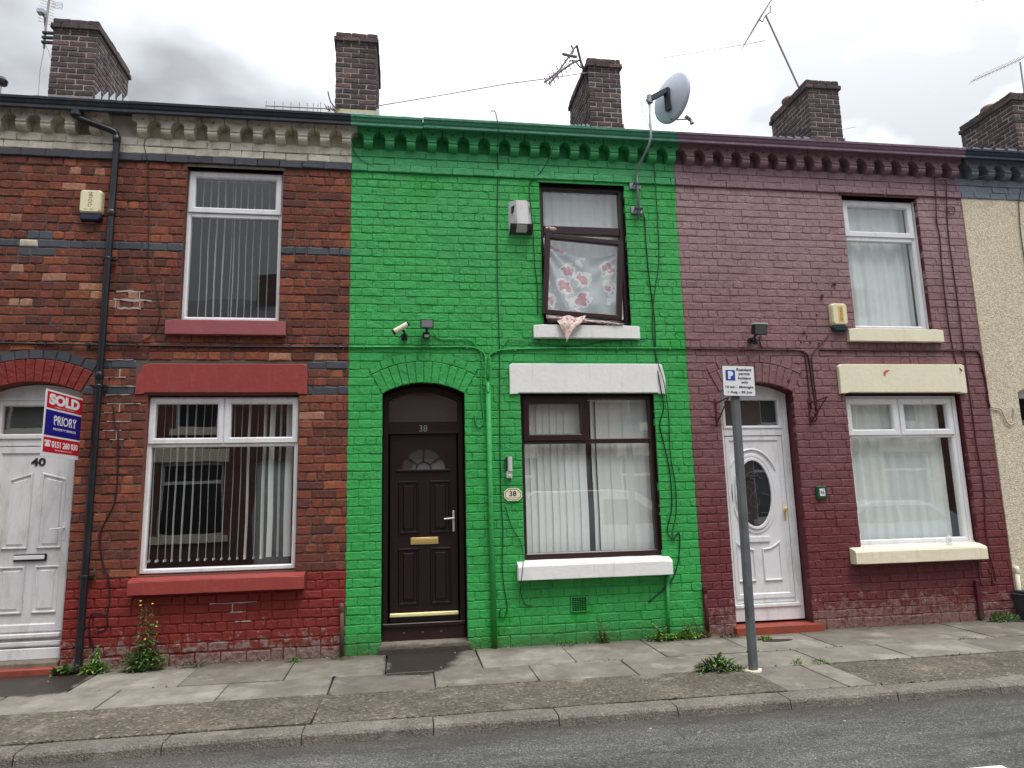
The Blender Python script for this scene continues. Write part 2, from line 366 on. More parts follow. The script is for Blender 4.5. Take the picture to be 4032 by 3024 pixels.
def flag_mat():
    t = NT('flagstone')
    r = t.rnd(); X, Y, Z = t.xyz()
    c = t.ramp(r, [(0, lin((118, 111, 101))), (0.25, lin((136, 130, 119))), (0.5, lin((108, 100, 92))), (0.75, lin((146, 139, 128))), (1, lin((124, 118, 106)))])
    c = t.gain(c, t.m('ADD', t.m('MULTIPLY', t.noise(3.3, 7, 0.72), 1.5), 0.12))
    bs = t.step(t.noise(1.4, 6, 0.72), 0.50, 0.68); c = t.mix(t.m('MULTIPLY', bs, 0.5), c, lin((96, 86, 74)))
    sp = t.step(t.noise(70, 3, 0.7), 0.55, 0.75); c = t.mix(t.m('MULTIPLY', sp, 0.4), c, lin((90, 84, 74)))
    lt = t.step(t.noise(2.1, 5, 0.65), 0.54, 0.64); c = t.mix(t.m('MULTIPLY', lt, 0.35), c, lin((178, 172, 160)))
    # dark damp dirt along the foot of the wall
    wd = t.m('MULTIPLY', t.step(t.m('ADD', Y, t.m('MULTIPLY', t.noise(4, 5), 0.35)), -0.12, 0.10), 0.65)
    c = t.mix(wd, c, lin((70, 64, 52)))
    # wet patch in front of the brown door, and the wet slab by the white door
    nx = t.m('MULTIPLY', t.m('SUBTRACT', t.noise(5, 4), 0.5), 0.22)
    a = t.m('ADD', X, nx); b = t.m('ADD', Y, nx)
    line = t.m('ADD', a, t.m('MULTIPLY', b, -0.55))
    ed = t.m('MULTIPLY', t.m('SUBTRACT', t.noise(2.3, 5, 0.6), 0.5), 0.55)
    w1 = t.m('MULTIPLY', t.step(t.m('ADD', a, t.m('MULTIPLY', ed, 0.4)), -0.20, -0.15), t.step(t.m('ADD', line, ed), 0.84, 0.72))
    w1 = t.m('MULTIPLY', w1, t.step(t.m('ADD', b, t.m('MULTIPLY', ed, 0.7)), -0.93, -0.88))
    w0 = t.step(a, -2.84, -2.88)
    w0 = t.m('MULTIPLY', w0, t.step(b, -0.88, -0.82))
    wet = t.m('MAXIMUM', w1, w0)
    c = t.mix(t.m('MULTIPLY', wet, 0.9), c, lin((40, 36, 30)))
    t.color(c); t.rough(t.m('SUBTRACT', 0.85, t.m('MULTIPLY', wet, 0.42)))
    t.bump(t.m('ADD', t.noise(60, 5, 0.7), t.m('MULTIPLY', t.noise(6, 4), 2.0)), 0.5, 0.006); return t.mat
FLAG = flag_mat()
def conc_mat(name, lo, hi, spots, scale=55, bstr=0.8):
    t = NT(name)
    v = t.voro(scale, out='Color')
    sepc = t.n('ShaderNodeSeparateColor'); t.l(v, sepc.inputs[0])
    c = t.ramp(sepc.outputs[0], [(0, lo), (0.6, hi), (0.9, hi), (1.0, spots)])
    c = t.mix(t.m('MULTIPLY', t.noise(160, 2), 0.7), c, lo)
    c = t.gain(c, t.m('ADD', t.m('MULTIPLY', t.noise(1.6, 7, 0.7), 1.6), 0.2))
    d = t.step(t.noise(2.6, 5, 0.7), 0.56, 0.66); c = t.mix(t.m('MULTIPLY', d, 0.35), c, spots)
    t.color(c); t.rough(0.9); t.bump(t.m('ADD', t.voro(scale), t.noise(90, 4)), bstr, 0.008); return t.mat
CONC = conc_mat('exposed_aggregate_concrete', lin((70, 63, 54)), lin((112, 103, 90)), lin((164, 154, 136)))
KERB = conc_mat('kerb_granite', lin((86, 79, 71)), lin((124, 117, 108)), lin((154, 147, 137)), 90, 0.5)
def asphalt():
    t = NT('asphalt')
    v = t.voro(110, out='Color'); sepc = t.n('ShaderNodeSeparateColor'); t.l(v, sepc.inputs[0])
    c = t.ramp(sepc.outputs[0], [(0, lin((62, 62, 61))), (0.55, lin((88, 88, 86))), (0.9, lin((108, 107, 104))), (1, lin((136, 134, 128)))])
    c = t.gain(c, t.m('ADD', t.m('MULTIPLY', t.noise(1.3, 8, 0.74, vec=t.mapped((0.6, 1.6, 1))), 1.8), 0.08))
    d = t.step(t.noise(2.6, 5, 0.7, vec=t.mapped((0.5, 2.0, 1))), 0.52, 0.62); c = t.mix(t.m('MULTIPLY', d, 0.55), c, lin((64, 62, 60)))
    big = t.step(t.noise(0.9, 7, 0.75, vec=t.mapped((0.5, 1.7, 1))), 0.34, 0.66); c = t.gain(c, t.m('ADD', t.m('MULTIPLY', big, 0.55), 0.72))
    wv = t.n('ShaderNodeVectorMath', operation='ADD'); t.l(t.mapped((0.5, 1.0, 1)), wv.inputs[0]); ns = t.n('ShaderNodeVectorMath', operation='SCALE'); t.l(t.noise(3, 4, out=1), ns.inputs[0]); ns.inputs[3].default_value = 0.5; t.l(ns.outputs[0], wv.inputs[1])
    ck = t.step(t.voro(0.7, vec=wv.outputs[0], feature='DISTANCE_TO_EDGE'), 0.006, 0.001); c = t.mix(t.m('MULTIPLY', ck, 0.6), c, lin((46, 44, 42)))
    gut = t.step(t.m('ADD', t.xyz()[1], t.m('MULTIPLY', t.noise(5, 4), 0.25)), -2.55, -2.25); c = t.mix(t.m('MULTIPLY', gut, 0.6), c, lin((66, 58, 48)))
    t.color(c); t.rough(0.88); t.bump(t.m('ADD', t.voro(110), t.noise(180, 3)), 0.9, 0.008); return t.mat
ASPH = asphalt()
JOINT = simple('joint_dirt', lin((44, 40, 34)), 0.95, var=0.3, nscale=30)
SOIL = simple('gutter_soil', lin((58, 50, 40)), 0.95, var=0.3, nscale=30, bump=0.8)
GROUND = simple('far_ground', lin((90, 90, 84)), 0.95)
PAINT_ROAD = trim_white('road_paint', (0.72, 0.72, 0.70), chips=(lin((120, 118, 114)), 0.66))
def leaf_mat(name, a, b):
    t = NT(name); c = t.ramp(t.rnd(), [(0, a), (1, b)]); t.color(t.gain(c, t.m('ADD', t.m('MULTIPLY', t.noise(40, 2), 0.6), 0.7))); t.rough(0.55); return t.mat
LEAF = leaf_mat('weed_leaf', lin((58, 84, 40)), lin((104, 136, 66)))
LEAF2 = leaf_mat('fresh_leaf', lin((72, 112, 44)), lin((132, 166, 76)))
LEAF_D = leaf_mat('dusty_leaf', lin((88, 78, 52)), lin((112, 116, 66)))
STEM = simple('weed_stem', lin((84, 96, 56)), 0.7)
YELLOW = simple('yellow_petal', lin((232, 214, 80)), 0.6)

# ------------------------------------------------------------------ mesh helpers
class MB:
    def __init__(s): s.v = []; s.f = []; s.mi = []
    def add(s, verts, faces, mi=0):
        o = len(s.v); s.v += [tuple(v) for v in verts]
        for f in faces: s.f.append(tuple(i + o for i in f)); s.mi.append(mi)
        return s
    def box(s, x0, x1, y0, y1, z0, z1, mi=0, c=0.0):
        if x1 < x0: x0, x1 = x1, x0
        if y1 < y0: y0, y1 = y1, y0
        if z1 < z0: z0, z1 = z1, z0
        if c <= 0:
            vs = [(x0, y0, z0), (x1, y0, z0), (x1, y1, z0), (x0, y1, z0), (x0, y0, z1), (x1, y0, z1), (x1, y1, z1), (x0, y1, z1)]
            return s.add(vs, [(0, 3, 2, 1), (4, 5, 6, 7), (0, 1, 5, 4), (1, 2, 6, 5), (2, 3, 7, 6), (3, 0, 4, 7)], mi)
        c = min(c, (x1 - x0) / 2.01, (y1 - y0) / 2.01, (z1 - z0) / 2.01)
        vs = []
        for sx in (0, 1):
            for sy in (0, 1):
                for sz in (0, 1):
                    X = (x0, x1)[sx]; Y = (y0, y1)[sy]; Z = (z0, z1)[sz]
                    dx = c if sx == 0 else -c; dy = c if sy == 0 else -c; dz = c if sz == 0 else -c
                    vs += [(X, Y + dy, Z + dz), (X + dx, Y, Z + dz), (X + dx, Y + dy, Z)]
        I = lambda sx, sy, sz, k: (sx * 4 + sy * 2 + sz) * 3 + k
        fs = []
        fs += [(I(0,0,0,0), I(0,0,1,0), I(0,1,1,0), I(0,1,0,0)), (I(1,0,0,0), I(1,1,0,0), I(1,1,1,0), I(1,0,1,0))]
        fs += [(I(0,0,0,1), I(1,0,0,1), I(1,0,1,1), I(0,0,1,1)), (I(0,1,0,1), I(0,1,1,1), I(1,1,1,1), I(1,1,0,1))]
        fs += [(I(0,0,0,2), I(0,1,0,2), I(1,1,0,2), I(1,0,0,2)), (I(0,0,1,2), I(1,0,1,2), I(1,1,1,2), I(0,1,1,2))]
        for sz in (0, 1):
            for sy in (0, 1):
                f = (I(0,sy,sz,1), I(0,sy,sz,2), I(1,sy,sz,2), I(1,sy,sz,1)); fs.append(f if sy ^ sz else f[::-1])
            for sx in (0, 1):
                f = (I(sx,0,sz,0), I(sx,0,sz,2), I(sx,1,sz,2), I(sx,1,sz,0)); fs.append(f if not (sx ^ sz) else f[::-1])
        for sx in (0, 1):
            for sy in (0, 1):
                f = (I(sx,sy,0,0), I(sx,sy,0,1), I(sx,sy,1,1), I(sx,sy,1,0)); fs.append(f if sx ^ sy else f[::-1])
                for sz in (0, 1):
                    f = (I(sx,sy,sz,0), I(sx,sy,sz,1), I(sx,sy,sz,2)); fs.append(f if (sx + sy + sz) % 2 == 0 else f[::-1])
        return s.add(vs, fs, mi)
    def prism(s, pts, a0, a1, axis='y', mi=0, cap=True):
        """polygon extruded: axis y -> pts are (x,z); axis x -> pts are (y,z); axis z -> pts (x,y)"""
        n = len(pts)
        def P(p, a):
            return {'y': (p[0], a, p[1]), 'x': (a, p[0], p[1]), 'z': (p[0], p[1], a)}[axis]
        vs = [P(p, a0) for p in pts] + [P(p, a1) for p in pts]
        fs = [(i, (i + 1) % n, n + (i + 1) % n, n + i) for i in range(n)]
        if cap: fs += [tuple(range(n))[::-1], tuple(range(n, 2 * n))]
        return s.add(vs, fs, mi)
    def ring(s, outer, inner, y0, y1, mi=0):
        """frame between two loops of the same length, extruded in y"""
        n = len(outer)
        vs = [(p[0], y0, p[1]) for p in outer] + [(p[0], y0, p[1]) for p in inner] + [(p[0], y1, p[1]) for p in outer] + [(p[0], y1, p[1]) for p in inner]
        fs = []
        for i in range(n):
            j = (i + 1) % n
            fs += [(i, j, n + j, n + i), (2*n + j, 2*n + i, 3*n + i, 3*n + j), (j, i, 2*n + i, 2*n + j), (n + i, n + j, 3*n + j, 3*n + i)]
        return s.add(vs, fs, mi)
    def tube(s, path, r, n=8, mi=0, caps=True):
        path = [Vector(p) for p in path]
        rs = r if isinstance(r, (list, tuple)) else [r] * len(path)
        rings = []; prev = None
        for i, p in enumerate(path):
            d = (path[min(i + 1, len(path) - 1)] - path[max(i - 1, 0)])
            if d.length < 1e-9: d = Vector((0, 0, 1))
            d.normalize()
            a = Vector((0, 1, 0)) if abs(d.y) < 0.9 else Vector((1, 0, 0))
            if prev is not None: a = prev
            u = (a - d * a.dot(d)).normalized(); w = d.cross(u); prev = u
            rings.append([p + (u * math.cos(2 * math.pi * k / n) + w * math.sin(2 * math.pi * k / n)) * rs[i] for k in range(n)])
        vs = [v for rg in rings for v in rg]; fs = []
        for i in range(len(rings) - 1):
            for k in range(n):
                a = i * n + k; b = i * n + (k + 1) % n
                fs.append((a, b, b + n, a + n))
        if caps: fs += [tuple(range(n))[::-1], tuple(range((len(rings) - 1) * n, len(rings) * n))]
        return s.add(vs, fs, mi)
    def lathe(s, prof, c, n=16, axis='z', mi=0):
        """prof: (radius, height)"""
        vs = []; fs = []
        for r_, h in prof:
            for k in range(n):
                a = 2 * math.pi * k / n; x = r_ * math.cos(a); y = r_ * math.sin(a)
                vs.append({'z': (c[0] + x, c[1] + y, c[2] + h), 'y': (c[0] + x, c[1] + h, c[2] + y), 'x': (c[0] + h, c[1] + x, c[2] + y)}[axis])
        for i in range(len(prof) - 1):
            for k in range(n):
                a = i * n + k; b = i * n + (k + 1) % n
                fs.append((a, b, b + n, a + n))
        fs += [tuple(range(n))[::-1], tuple(range((len(prof) - 1) * n, len(prof) * n))]
        return s.add(vs, fs, mi)
    def mesh(s, name):
        me = bpy.data.meshes.new(name); me.from_pydata(s.v, [], s.f)
        return me
    def build(s, name, mats, parent=None, smooth=False, kind=None, label=None, fix=True):
        me = s.mesh(name)
        mats = mats if isinstance(mats, (list, tuple)) else [mats]
        for m_ in mats: me.materials.append(m_)
        if len(mats) > 1: me.polygons.foreach_set('material_index', s.mi)
        if fix:
            b = bmesh.new(); b.from_mesh(me); bmesh.ops.recalc_face_normals(b, faces=b.faces); b.to_mesh(me); b.free()
        if smooth: me.polygons.foreach_set('use_smooth', [True] * len(me.polygons))
        me.update()
        o = bpy.data.objects.new(name, me); col.objects.link(o)
        if parent is not None:
            o.parent = parent
            o.matrix_parent_inverse = WMI(parent)
        if kind: o['kind'] = kind
        if label: o['label'] = label
        return o
def wm(o):
    m_ = Matrix.Translation(o.location) @ o.rotation_euler.to_matrix().to_4x4() @ Matrix.Diagonal((*o.scale, 1))
    if o.parent is not None: m_ = wm(o.parent) @ o.matrix_parent_inverse @ m_
    return m_
def WMI(p): return wm(p).inverted()
def tag(o, label, cat, group=None, kind=None):
    if label: o['label'] = label
    if cat: o['category'] = cat
    if group: o['group'] = group
    if kind: o['kind'] = kind
    return o
def empty(name, loc, label, cat, group=None):
    o = bpy.data.objects.new(name, None); o.empty_display_size = 0.1; o.location = loc; col.objects.link(o)
    return tag(o, label, cat, group)
def smooth_path(pts, n=4):
    """Catmull-Rom through the points"""
    P = [Vector(p) for p in pts]
    if len(P) < 3: return P
    out = []
    for i in range(len(P) - 1):
        p0 = P[max(i - 1, 0)]; p1 = P[i]; p2 = P[i + 1]; p3 = P[min(i + 2, len(P) - 1)]
        for k in range(n):
            t_ = k / n
            out.append(0.5 * ((2 * p1) + (p2 - p0) * t_ + (2 * p0 - 5 * p1 + 4 * p2 - p3) * t_ ** 2 + (3 * p1 - p0 - 3 * p2 + p3) * t_ ** 3))
    out.append(P[-1]); return out
def text(s, size, loc, mat, parent, name='lettering', w=None, bold=0.0, ext=0.001, rot=(math.pi / 2, 0, 0), align='CENTER', h=None, vert=False):
    cu = bpy.data.curves.new(name, 'FONT'); cu.body = s; cu.size = size; cu.align_x = align; cu.align_y = 'CENTER'
    cu.extrude = ext; cu.offset = bold; cu.resolution_u = 3
    if vert: cu.space_line = 0.8
    tmp = bpy.data.objects.new('tmp', cu); col.objects.link(tmp)
    bpy.context.view_layer.update()
    me = bpy.data.meshes.new_from_object(tmp.evaluated_get(bpy.context.evaluated_depsgraph_get()))
    bpy.data.objects.remove(tmp)
    xs = [v.co.x for v in me.vertices]; ys = [v.co.y for v in me.vertices]
    sx = w / (max(xs) - min(xs)) if w else 1; sy = h / (max(ys) - min(ys)) if h else 1
    cx = (max(xs) + min(xs)) / 2 if align == 'CENTER' else min(xs); cy = (max(ys) + min(ys)) / 2
    M_ = Matrix.Translation(loc) @ (rot if isinstance(rot, Matrix) else Matrix.Rotation(rot[2], 4, 'Z') @ Matrix.Rotation(rot[0], 4, 'X'))
    for v in me.vertices:
        v.co = M_ @ Vector(((v.co.x - cx) * sx, (v.co.y - cy) * sy, v.co.z))
    me.name = name; me.materials.clear(); me.materials.append(mat)
    o = bpy.data.objects.new(name, me); col.objects.link(o)
    if parent is not None: o.parent = parent; o.matrix_parent_inverse = WMI(parent)
    return o

# ------------------------------------------------------------------ ground
CF = 0.021                                   # fall of the pavement towards the kerb
ROADZ = -0.125
g = MB(); g.box(-150, 150, -150, 150, -0.6, -0.45); tag(g.build('ground', GROUND), None, None, kind='structure')
g = MB()
nx_ = 60
for i in range(nx_):
    x0 = -40 + i * 80 / nx_; x1 = x0 + 80 / nx_
    g.add([(x0, -7.9, ROADZ), (x1, -7.9, ROADZ), (x1, -2.30, ROADZ), (x0, -2.30, ROADZ)], [(0, 1, 2, 3)])
g.box(-40, 40, -7.9, -2.30, -0.45, ROADZ - 0.004)
tag(g.build('road', ASPH, fix=False), None, None, kind='structure')
g = MB(); g.box(3.25, 3.49, -3.93, -3.67, ROADZ, ROADZ + 0.004)
rm = g.build('road_marking', PAINT_ROAD); rm['kind'] = 'structure'
g = MB(); g.prism([(0.02, -0.034), (0.02, -0.45), (-2.13, -0.45), (-2.13, -0.034 - CF * 2.13)], -40, 40, 'x')
pav = tag(g.build('pavement', JOINT), None, None, kind='structure')
def slab(name, x0, x1, y0, y1, mat, parent, skew=0.0, thick=0.05, dz=0.0, seed=0, split=1):
    rr = random.Random(seed * 7 + int(x0 * 100))
    j = lambda: rr.uniform(-0.006, 0.006)
    n = max(2, int((x1 - x0) / 0.22)); c = 0.006
    tilt = rr.uniform(-0.003, 0.003); dz += rr.uniform(-0.0015, 0.0015)
    top = []
    front = [(x0 + (x1 - x0) * i / n + (j() if 0 < i < n else 0), y0 + j() * 0.7) for i in range(n + 1)]
    back = [(x1 + skew - (x1 - x0) * i / n, y1 + j() * 0.7) for i in range(n + 1)]
    loop = front + back
    cx = sum(p[0] for p in loop) / len(loop); cy = sum(p[1] for p in loop) / len(loop)
    zf = lambda x, y: CF * y + dz + tilt * (x - cx)
    N = len(loop); vs = []
    for (x, y) in loop: vs.append((x, y, zf(x, y) - thick))
    for (x, y) in loop: vs.append((x, y, zf(x, y) - c * 0.8))
    ins = []
    for (x, y) in loop:
        dx = c if x < cx else -c; dy = c if y < cy else -c
        xx = x + (dx if abs(x - cx) > (x1 - x0) / 2 - 0.03 else 0); ins.append((xx, y + dy))
    for (x, y) in ins: vs.append((x, y, zf(x, y)))
    fs = []
    for k in (0, 1):
        for i in range(N): fs.append((k*N + i, k*N + (i+1) % N, (k+1)*N + (i+1) % N, (k+1)*N + i))
    h = n + 1
    for i in range(n):
        fs.append((2*N + i, 2*N + i + 1, 2*N + N - 2 - i, 2*N + N - 1 - i))
    b = MB(); b.add(vs, fs); return b.build(name, mat, parent)
k = 0
for i in range(-6, 13):                      # row beside the wall
    x = -0.155 + i * 0.893; slab('flagstone', x + 0.005, x + 0.886, -0.804, -0.01, FLAG, pav, skew=0.006 * math.sin(i * 1.7), seed=i, dz=0.003 * math.sin(i * 2.9))
for i in range(-6, 13):
    x = 0.275 + i * 0.888; slab('flagstone', x + 0.005, x + 0.881, -1.376, -0.822, FLAG, pav, skew=-0.006 * math.sin(i * 2.1), seed=i + 50, dz=0.003 * math.sin(i * 1.3 + 1))
for x0, x1, mt, nm in ((-8.0, -0.66, CONC, 'concrete_slab'), (-0.645, 3.02, CONC, 'concrete_slab'), (3.03, 3.55, FLAG, 'patch_slab'), (3.56, 3.80, FLAG, 'patch_slab'), (3.815, 12.0, CONC, 'concrete_slab')):
    slab(nm, x0, x1, -2.115, -1.396, mt, pav, skew=0.03 if nm == 'concrete_slab' and x1 < 0 else 0.0, seed=int(x0 * 10), dz=0.001)
kb = MB(); kb.box(-40, 40, -2.32, -2.14, -0.45, -0.09)
kerb = tag(kb.build('kerb', JOINT), None, None, kind='structure')
for i in range(-8, 15):
    x0 = 0.217 + i * 0.9035 + 0.004; x1 = x0 + 0.895
    rr = random.Random(i)
    prof = [(-2.135, -0.2), (-2.135, -0.047), (-2.30, -0.050), (-2.322, -0.055), (-2.334, -0.072), (-2.352, -0.2)]
    b = MB(); n = 5; N = len(prof); vs = []
    for s_ in range(n + 1):
        e = 0.006 if s_ in (0, n) else 0
        x = x0 + (x1 - x0) * s_ / n
        for p in prof: vs.append((x, p[0] + rr.uniform(-.002, .002) + (e if p[0] < -2.25 else 0), p[1] + (rr.uniform(-.003, .0015) - e * 0.5 if p[1] > -0.1 else 0)))
    fs = [(s_ * N + q, s_ * N + (q + 1) % N, (s_ + 1) * N + (q + 1) % N, (s_ + 1) * N + q) for s_ in range(n) for q in range(N)]
    fs += [tuple(range(N)), tuple(range(n * N, n * N + N))[::-1]]
    b.add(vs, fs); b.build('kerb_stone', KERB, kerb)
# dirt in the channel and grit on the pavement
gb = MB(); rr = random.Random(5)
for i in range(90):
    x = rr.uniform(-4, 8); y = rr.choice((rr.uniform(-0.06, -0.01), rr.uniform(-2.1, -0.05), rr.uniform(-4.5, -2.37)))
    z = CF * y if y > -2.3 else ROADZ; s_ = rr.uniform(0.004, 0.011); a = rr.uniform(0, 3.1)
    pts = [(x + s_ * math.cos(a + q * 1.26) * rr.uniform(.6, 1.3), y + s_ * math.sin(a + q * 1.26) * rr.uniform(.6, 1.2)) for q in range(5)]
    gb.prism(pts, z, z + s_ * 0.5 + 0.002, 'z')
tag(gb.build('grit', simple('pale_grit', lin((176, 168, 156)), 0.9)), 'pale grit and litter crumbs strewn on pavement and road', 'grit', kind='stuff')

# opposite pavement
g = MB(); g.box(-40, 40, -12.0, -7.9, -0.45, 0.0); tag(g.build('opposite_pavement', CONC), None, None, kind='structure')

# ------------------------------------------------------------------ bricks
PITCH = 0.24031; CO = 0.0915; Z0 = 0.02
BH = 0.0835
def brick_variants(L, n, rough=0.0036, cham=0.006, H=BH):
    out = []
    for i in range(n):
        rr = random.Random(i * 31 + int(L * 1000))
        j = lambda a=rough: rr.uniform(-a, a)
        hl, hh = L / 2, H / 2
        base = [(-hl + .006, -hh), (0, -hh), (hl - .006, -hh), (hl, -hh + .006), (hl, hh - .006), (hl - .006, hh), (0, hh), (-hl + .006, hh), (-hl, hh - .006), (-hl, -hh + .006)]
        o = [(x + j(), z + j()) for x, z in base]
        ins = [(x - math.copysign(cham, x) if abs(x) > .01 else x, z - math.copysign(cham, z)) for x, z in o]
        N = len(o)
        vs = [(x, 0.055, z) for x, z in o] + [(x, 0.005 + j(.001), z) for x, z in o] + [(x, j(.0012), z) for x, z in ins]
        fs = []
        for k_ in (0, 1):
            for q in range(N): fs.append((k_*N + q, k_*N + (q+1) % N, (k_+1)*N + (q+1) % N, (k_+1)*N + q))
        fs.append(tuple(range(2*N, 3*N)))
        out.append((vs, fs))
    return out
STR = brick_variants(0.2325, 10); HDR = brick_variants(0.1125, 8)
STR_R = brick_variants(0.2325, 10, rough=0.0058, cham=0.009); HDR_R = brick_variants(0.1125, 8, rough=0.0058, cham=0.009)
_bm = {}
def brick_mesh(var, idx, mat, tagn):
    key = (tagn, idx, mat.name)
    if key not in _bm:
        b = MB(); b.add(*var[idx]); me = b.mesh('brick'); me.materials.append(mat)
        bb = bmesh.new(); bb.from_mesh(me); bmesh.ops.recalc_face_normals(bb, faces=bb.faces); bb.to_mesh(me); bb.free()
        _bm[key] = me
    return _bm[key]
def place_bricks(items, parent, name='brick', limit=300, rough=False):
    """items: (x0,x1,z0,z1,mat,yoff). nearest `limit` become objects, the rest are one joined part per material"""
    def d(it): return (Vector(((it[0] + it[1]) / 2, 0, (it[2] + it[3]) / 2)) - CAM).length - (it[1] - it[0]) * 1.5 + (3 if (it[0] < -4.15 or it[1] > 8.6) else 0)
    items = sorted(items, key=d)
    joined = {}
    inv = WMI(parent)
    for n, it in enumerate(items):
        x0, x1, z0, z1, mt, yo = it[:6]
        L = x1 - x0 - 0.0078; H = z1 - z0 - 0.008
        if L < 0.02: continue
        rg = random.Random(int(x0 * 971) + int(z0 * 613))
        if rough: L -= rg.uniform(0, .006); H -= rg.uniform(0, .004)
        else: L += rg.choice((0, .004, .0072, .0072)); H += rg.uniform(-.002, .003)
        isS = L > 0.16
        var = (STR_R if isS else HDR_R) if rough else (STR if isS else HDR)
        tagn = ('S' if isS else 'H') + ('r' if rough else '')
        L0 = 0.2325 if isS else 0.1125
        rr = random.Random(n * 13 + 1)
        idx = rr.randrange(len(var)); flip = rr.choice((-1, 1))
        cx, cz = (x0 + x1) / 2, (z0 + z1) / 2
        dep = .0045 if rough else .0026
        M_ = Matrix.Translation((cx, yo + rr.uniform(-dep, dep), cz + rr.uniform(-.0015, .0015))) @ Matrix.Rotation(rr.uniform(-.010, .010), 4, 'Y') @ Matrix.Rotation(rr.uniform(-.018, .018), 4, 'Z') @ Matrix.Diagonal((L / L0, 1, H / BH, 1))
        if n < limit:
            o = bpy.data.objects.new(name, brick_mesh(var, idx, mt, tagn)); col.objects.link(o)
            o.matrix_world = M_; o.parent = parent; o.matrix_parent_inverse = inv
        else:
            jb = joined.setdefault(mt.name, (MB(), mt))
            vs, fs = var[idx]
            jb[0].add([M_ @ Vector(v) for v in vs], fs)
    for k_, (jb, mt) in joined.items():
        jb.build(name + '_rows', mt, parent, kind='stuff')
def zc_(k_): return Z0 + CO * k_
def brick_rows(xa, xb, k0, k1, holes, matf, seed=0, header_every=4, phase0=0.0, split=0.12, first_z=None):
    """holes: list of functions (z0,z1)->list of (x0,x1) blocked"""
    rr = random.Random(seed); items = []
    for k_ in range(k0, k1):
        z0, z1 = zc_(k_), zc_(k_ + 1)
        if k_ == 0 and first_z is not None: z0 = first_z
        blocks = []
        for h in holes: blocks += h(z0, z1)
        blocks.sort()
        spans = []; cur = xa
        for a, b in blocks:
            if a > cur: spans.append((cur, min(a, xb)))
            cur = max(cur, b)
        if cur < xb: spans.append((cur, xb))
        hd = header_every and (k_ % header_every == 3)
        edges = []
        x = xa + phase0 - (PITCH if not hd else PITCH / 2) + (PITCH / 2 if k_ % 2 else 0) + (PITCH / 4 if hd else 0)
        while x < xb + PITCH:
            w_ = PITCH / 2 if hd else PITCH
            if not hd and rr.random() < split: edges += [x + rr.uniform(-.008, .008), x + w_ / 2]
            elif not hd and rr.random() < 0.05: edges += [x + .06 * rr.choice((-1, 1))]
            else: edges.append(x + rr.uniform(-.009, .009))
            x += w_
        for a, b in spans:
            if a == xa: a += rr.uniform(-.007, .004)
            if b == xb: b += rr.uniform(-.003, .008)
            cuts = [a] + [e for e in edges if a + 0.045 < e < b - 0.045] + [b]
            for u, v in zip(cuts, cuts[1:]):
                items.append((u, v, z0, z1, matf((u + v) / 2, (z0 + z1) / 2, k_, rr), 0.0))
    return items
def rect_hole(x0, x1, z0, z1):
    def f(a, b):
        m_ = (a + b) / 2
        return [(x0, x1)] if z0 - 0.02 < m_ < z1 + 0.02 else []
    return f
def arch_geom(x0, x1, zs, rise):
    w = (x1 - x0) / 2; r_ = (w * w + rise * rise) / (2 * rise); return (x0 + x1) / 2, zs + rise - r_, r_, w
def arch_hole(x0, x1, zb, zs, rise, extra):
    cx, cz, r_, w = arch_geom(x0, x1, zs, rise); ro = r_ + extra
    hw = math.asin(min(1, w / r_))
    def f(a, b):
        m_ = (a + b) / 2; out = []
        if zb - 0.02 < m_ < zs + 0.02: out.append((x0, x1))
        if m_ > zs - 0.02:
            h = m_ - cz
            if h < ro:
                ex = math.sqrt(ro * ro - h * h)
                # skewback limit: radial line at angle hw
                lim = h * math.tan(hw + 0.02)
                e = min(ex, lim) - 0.012
                if e > 0.02: out.append((cx - e, cx + e))
        return out
    return f
FRZ_TOP = 5.512
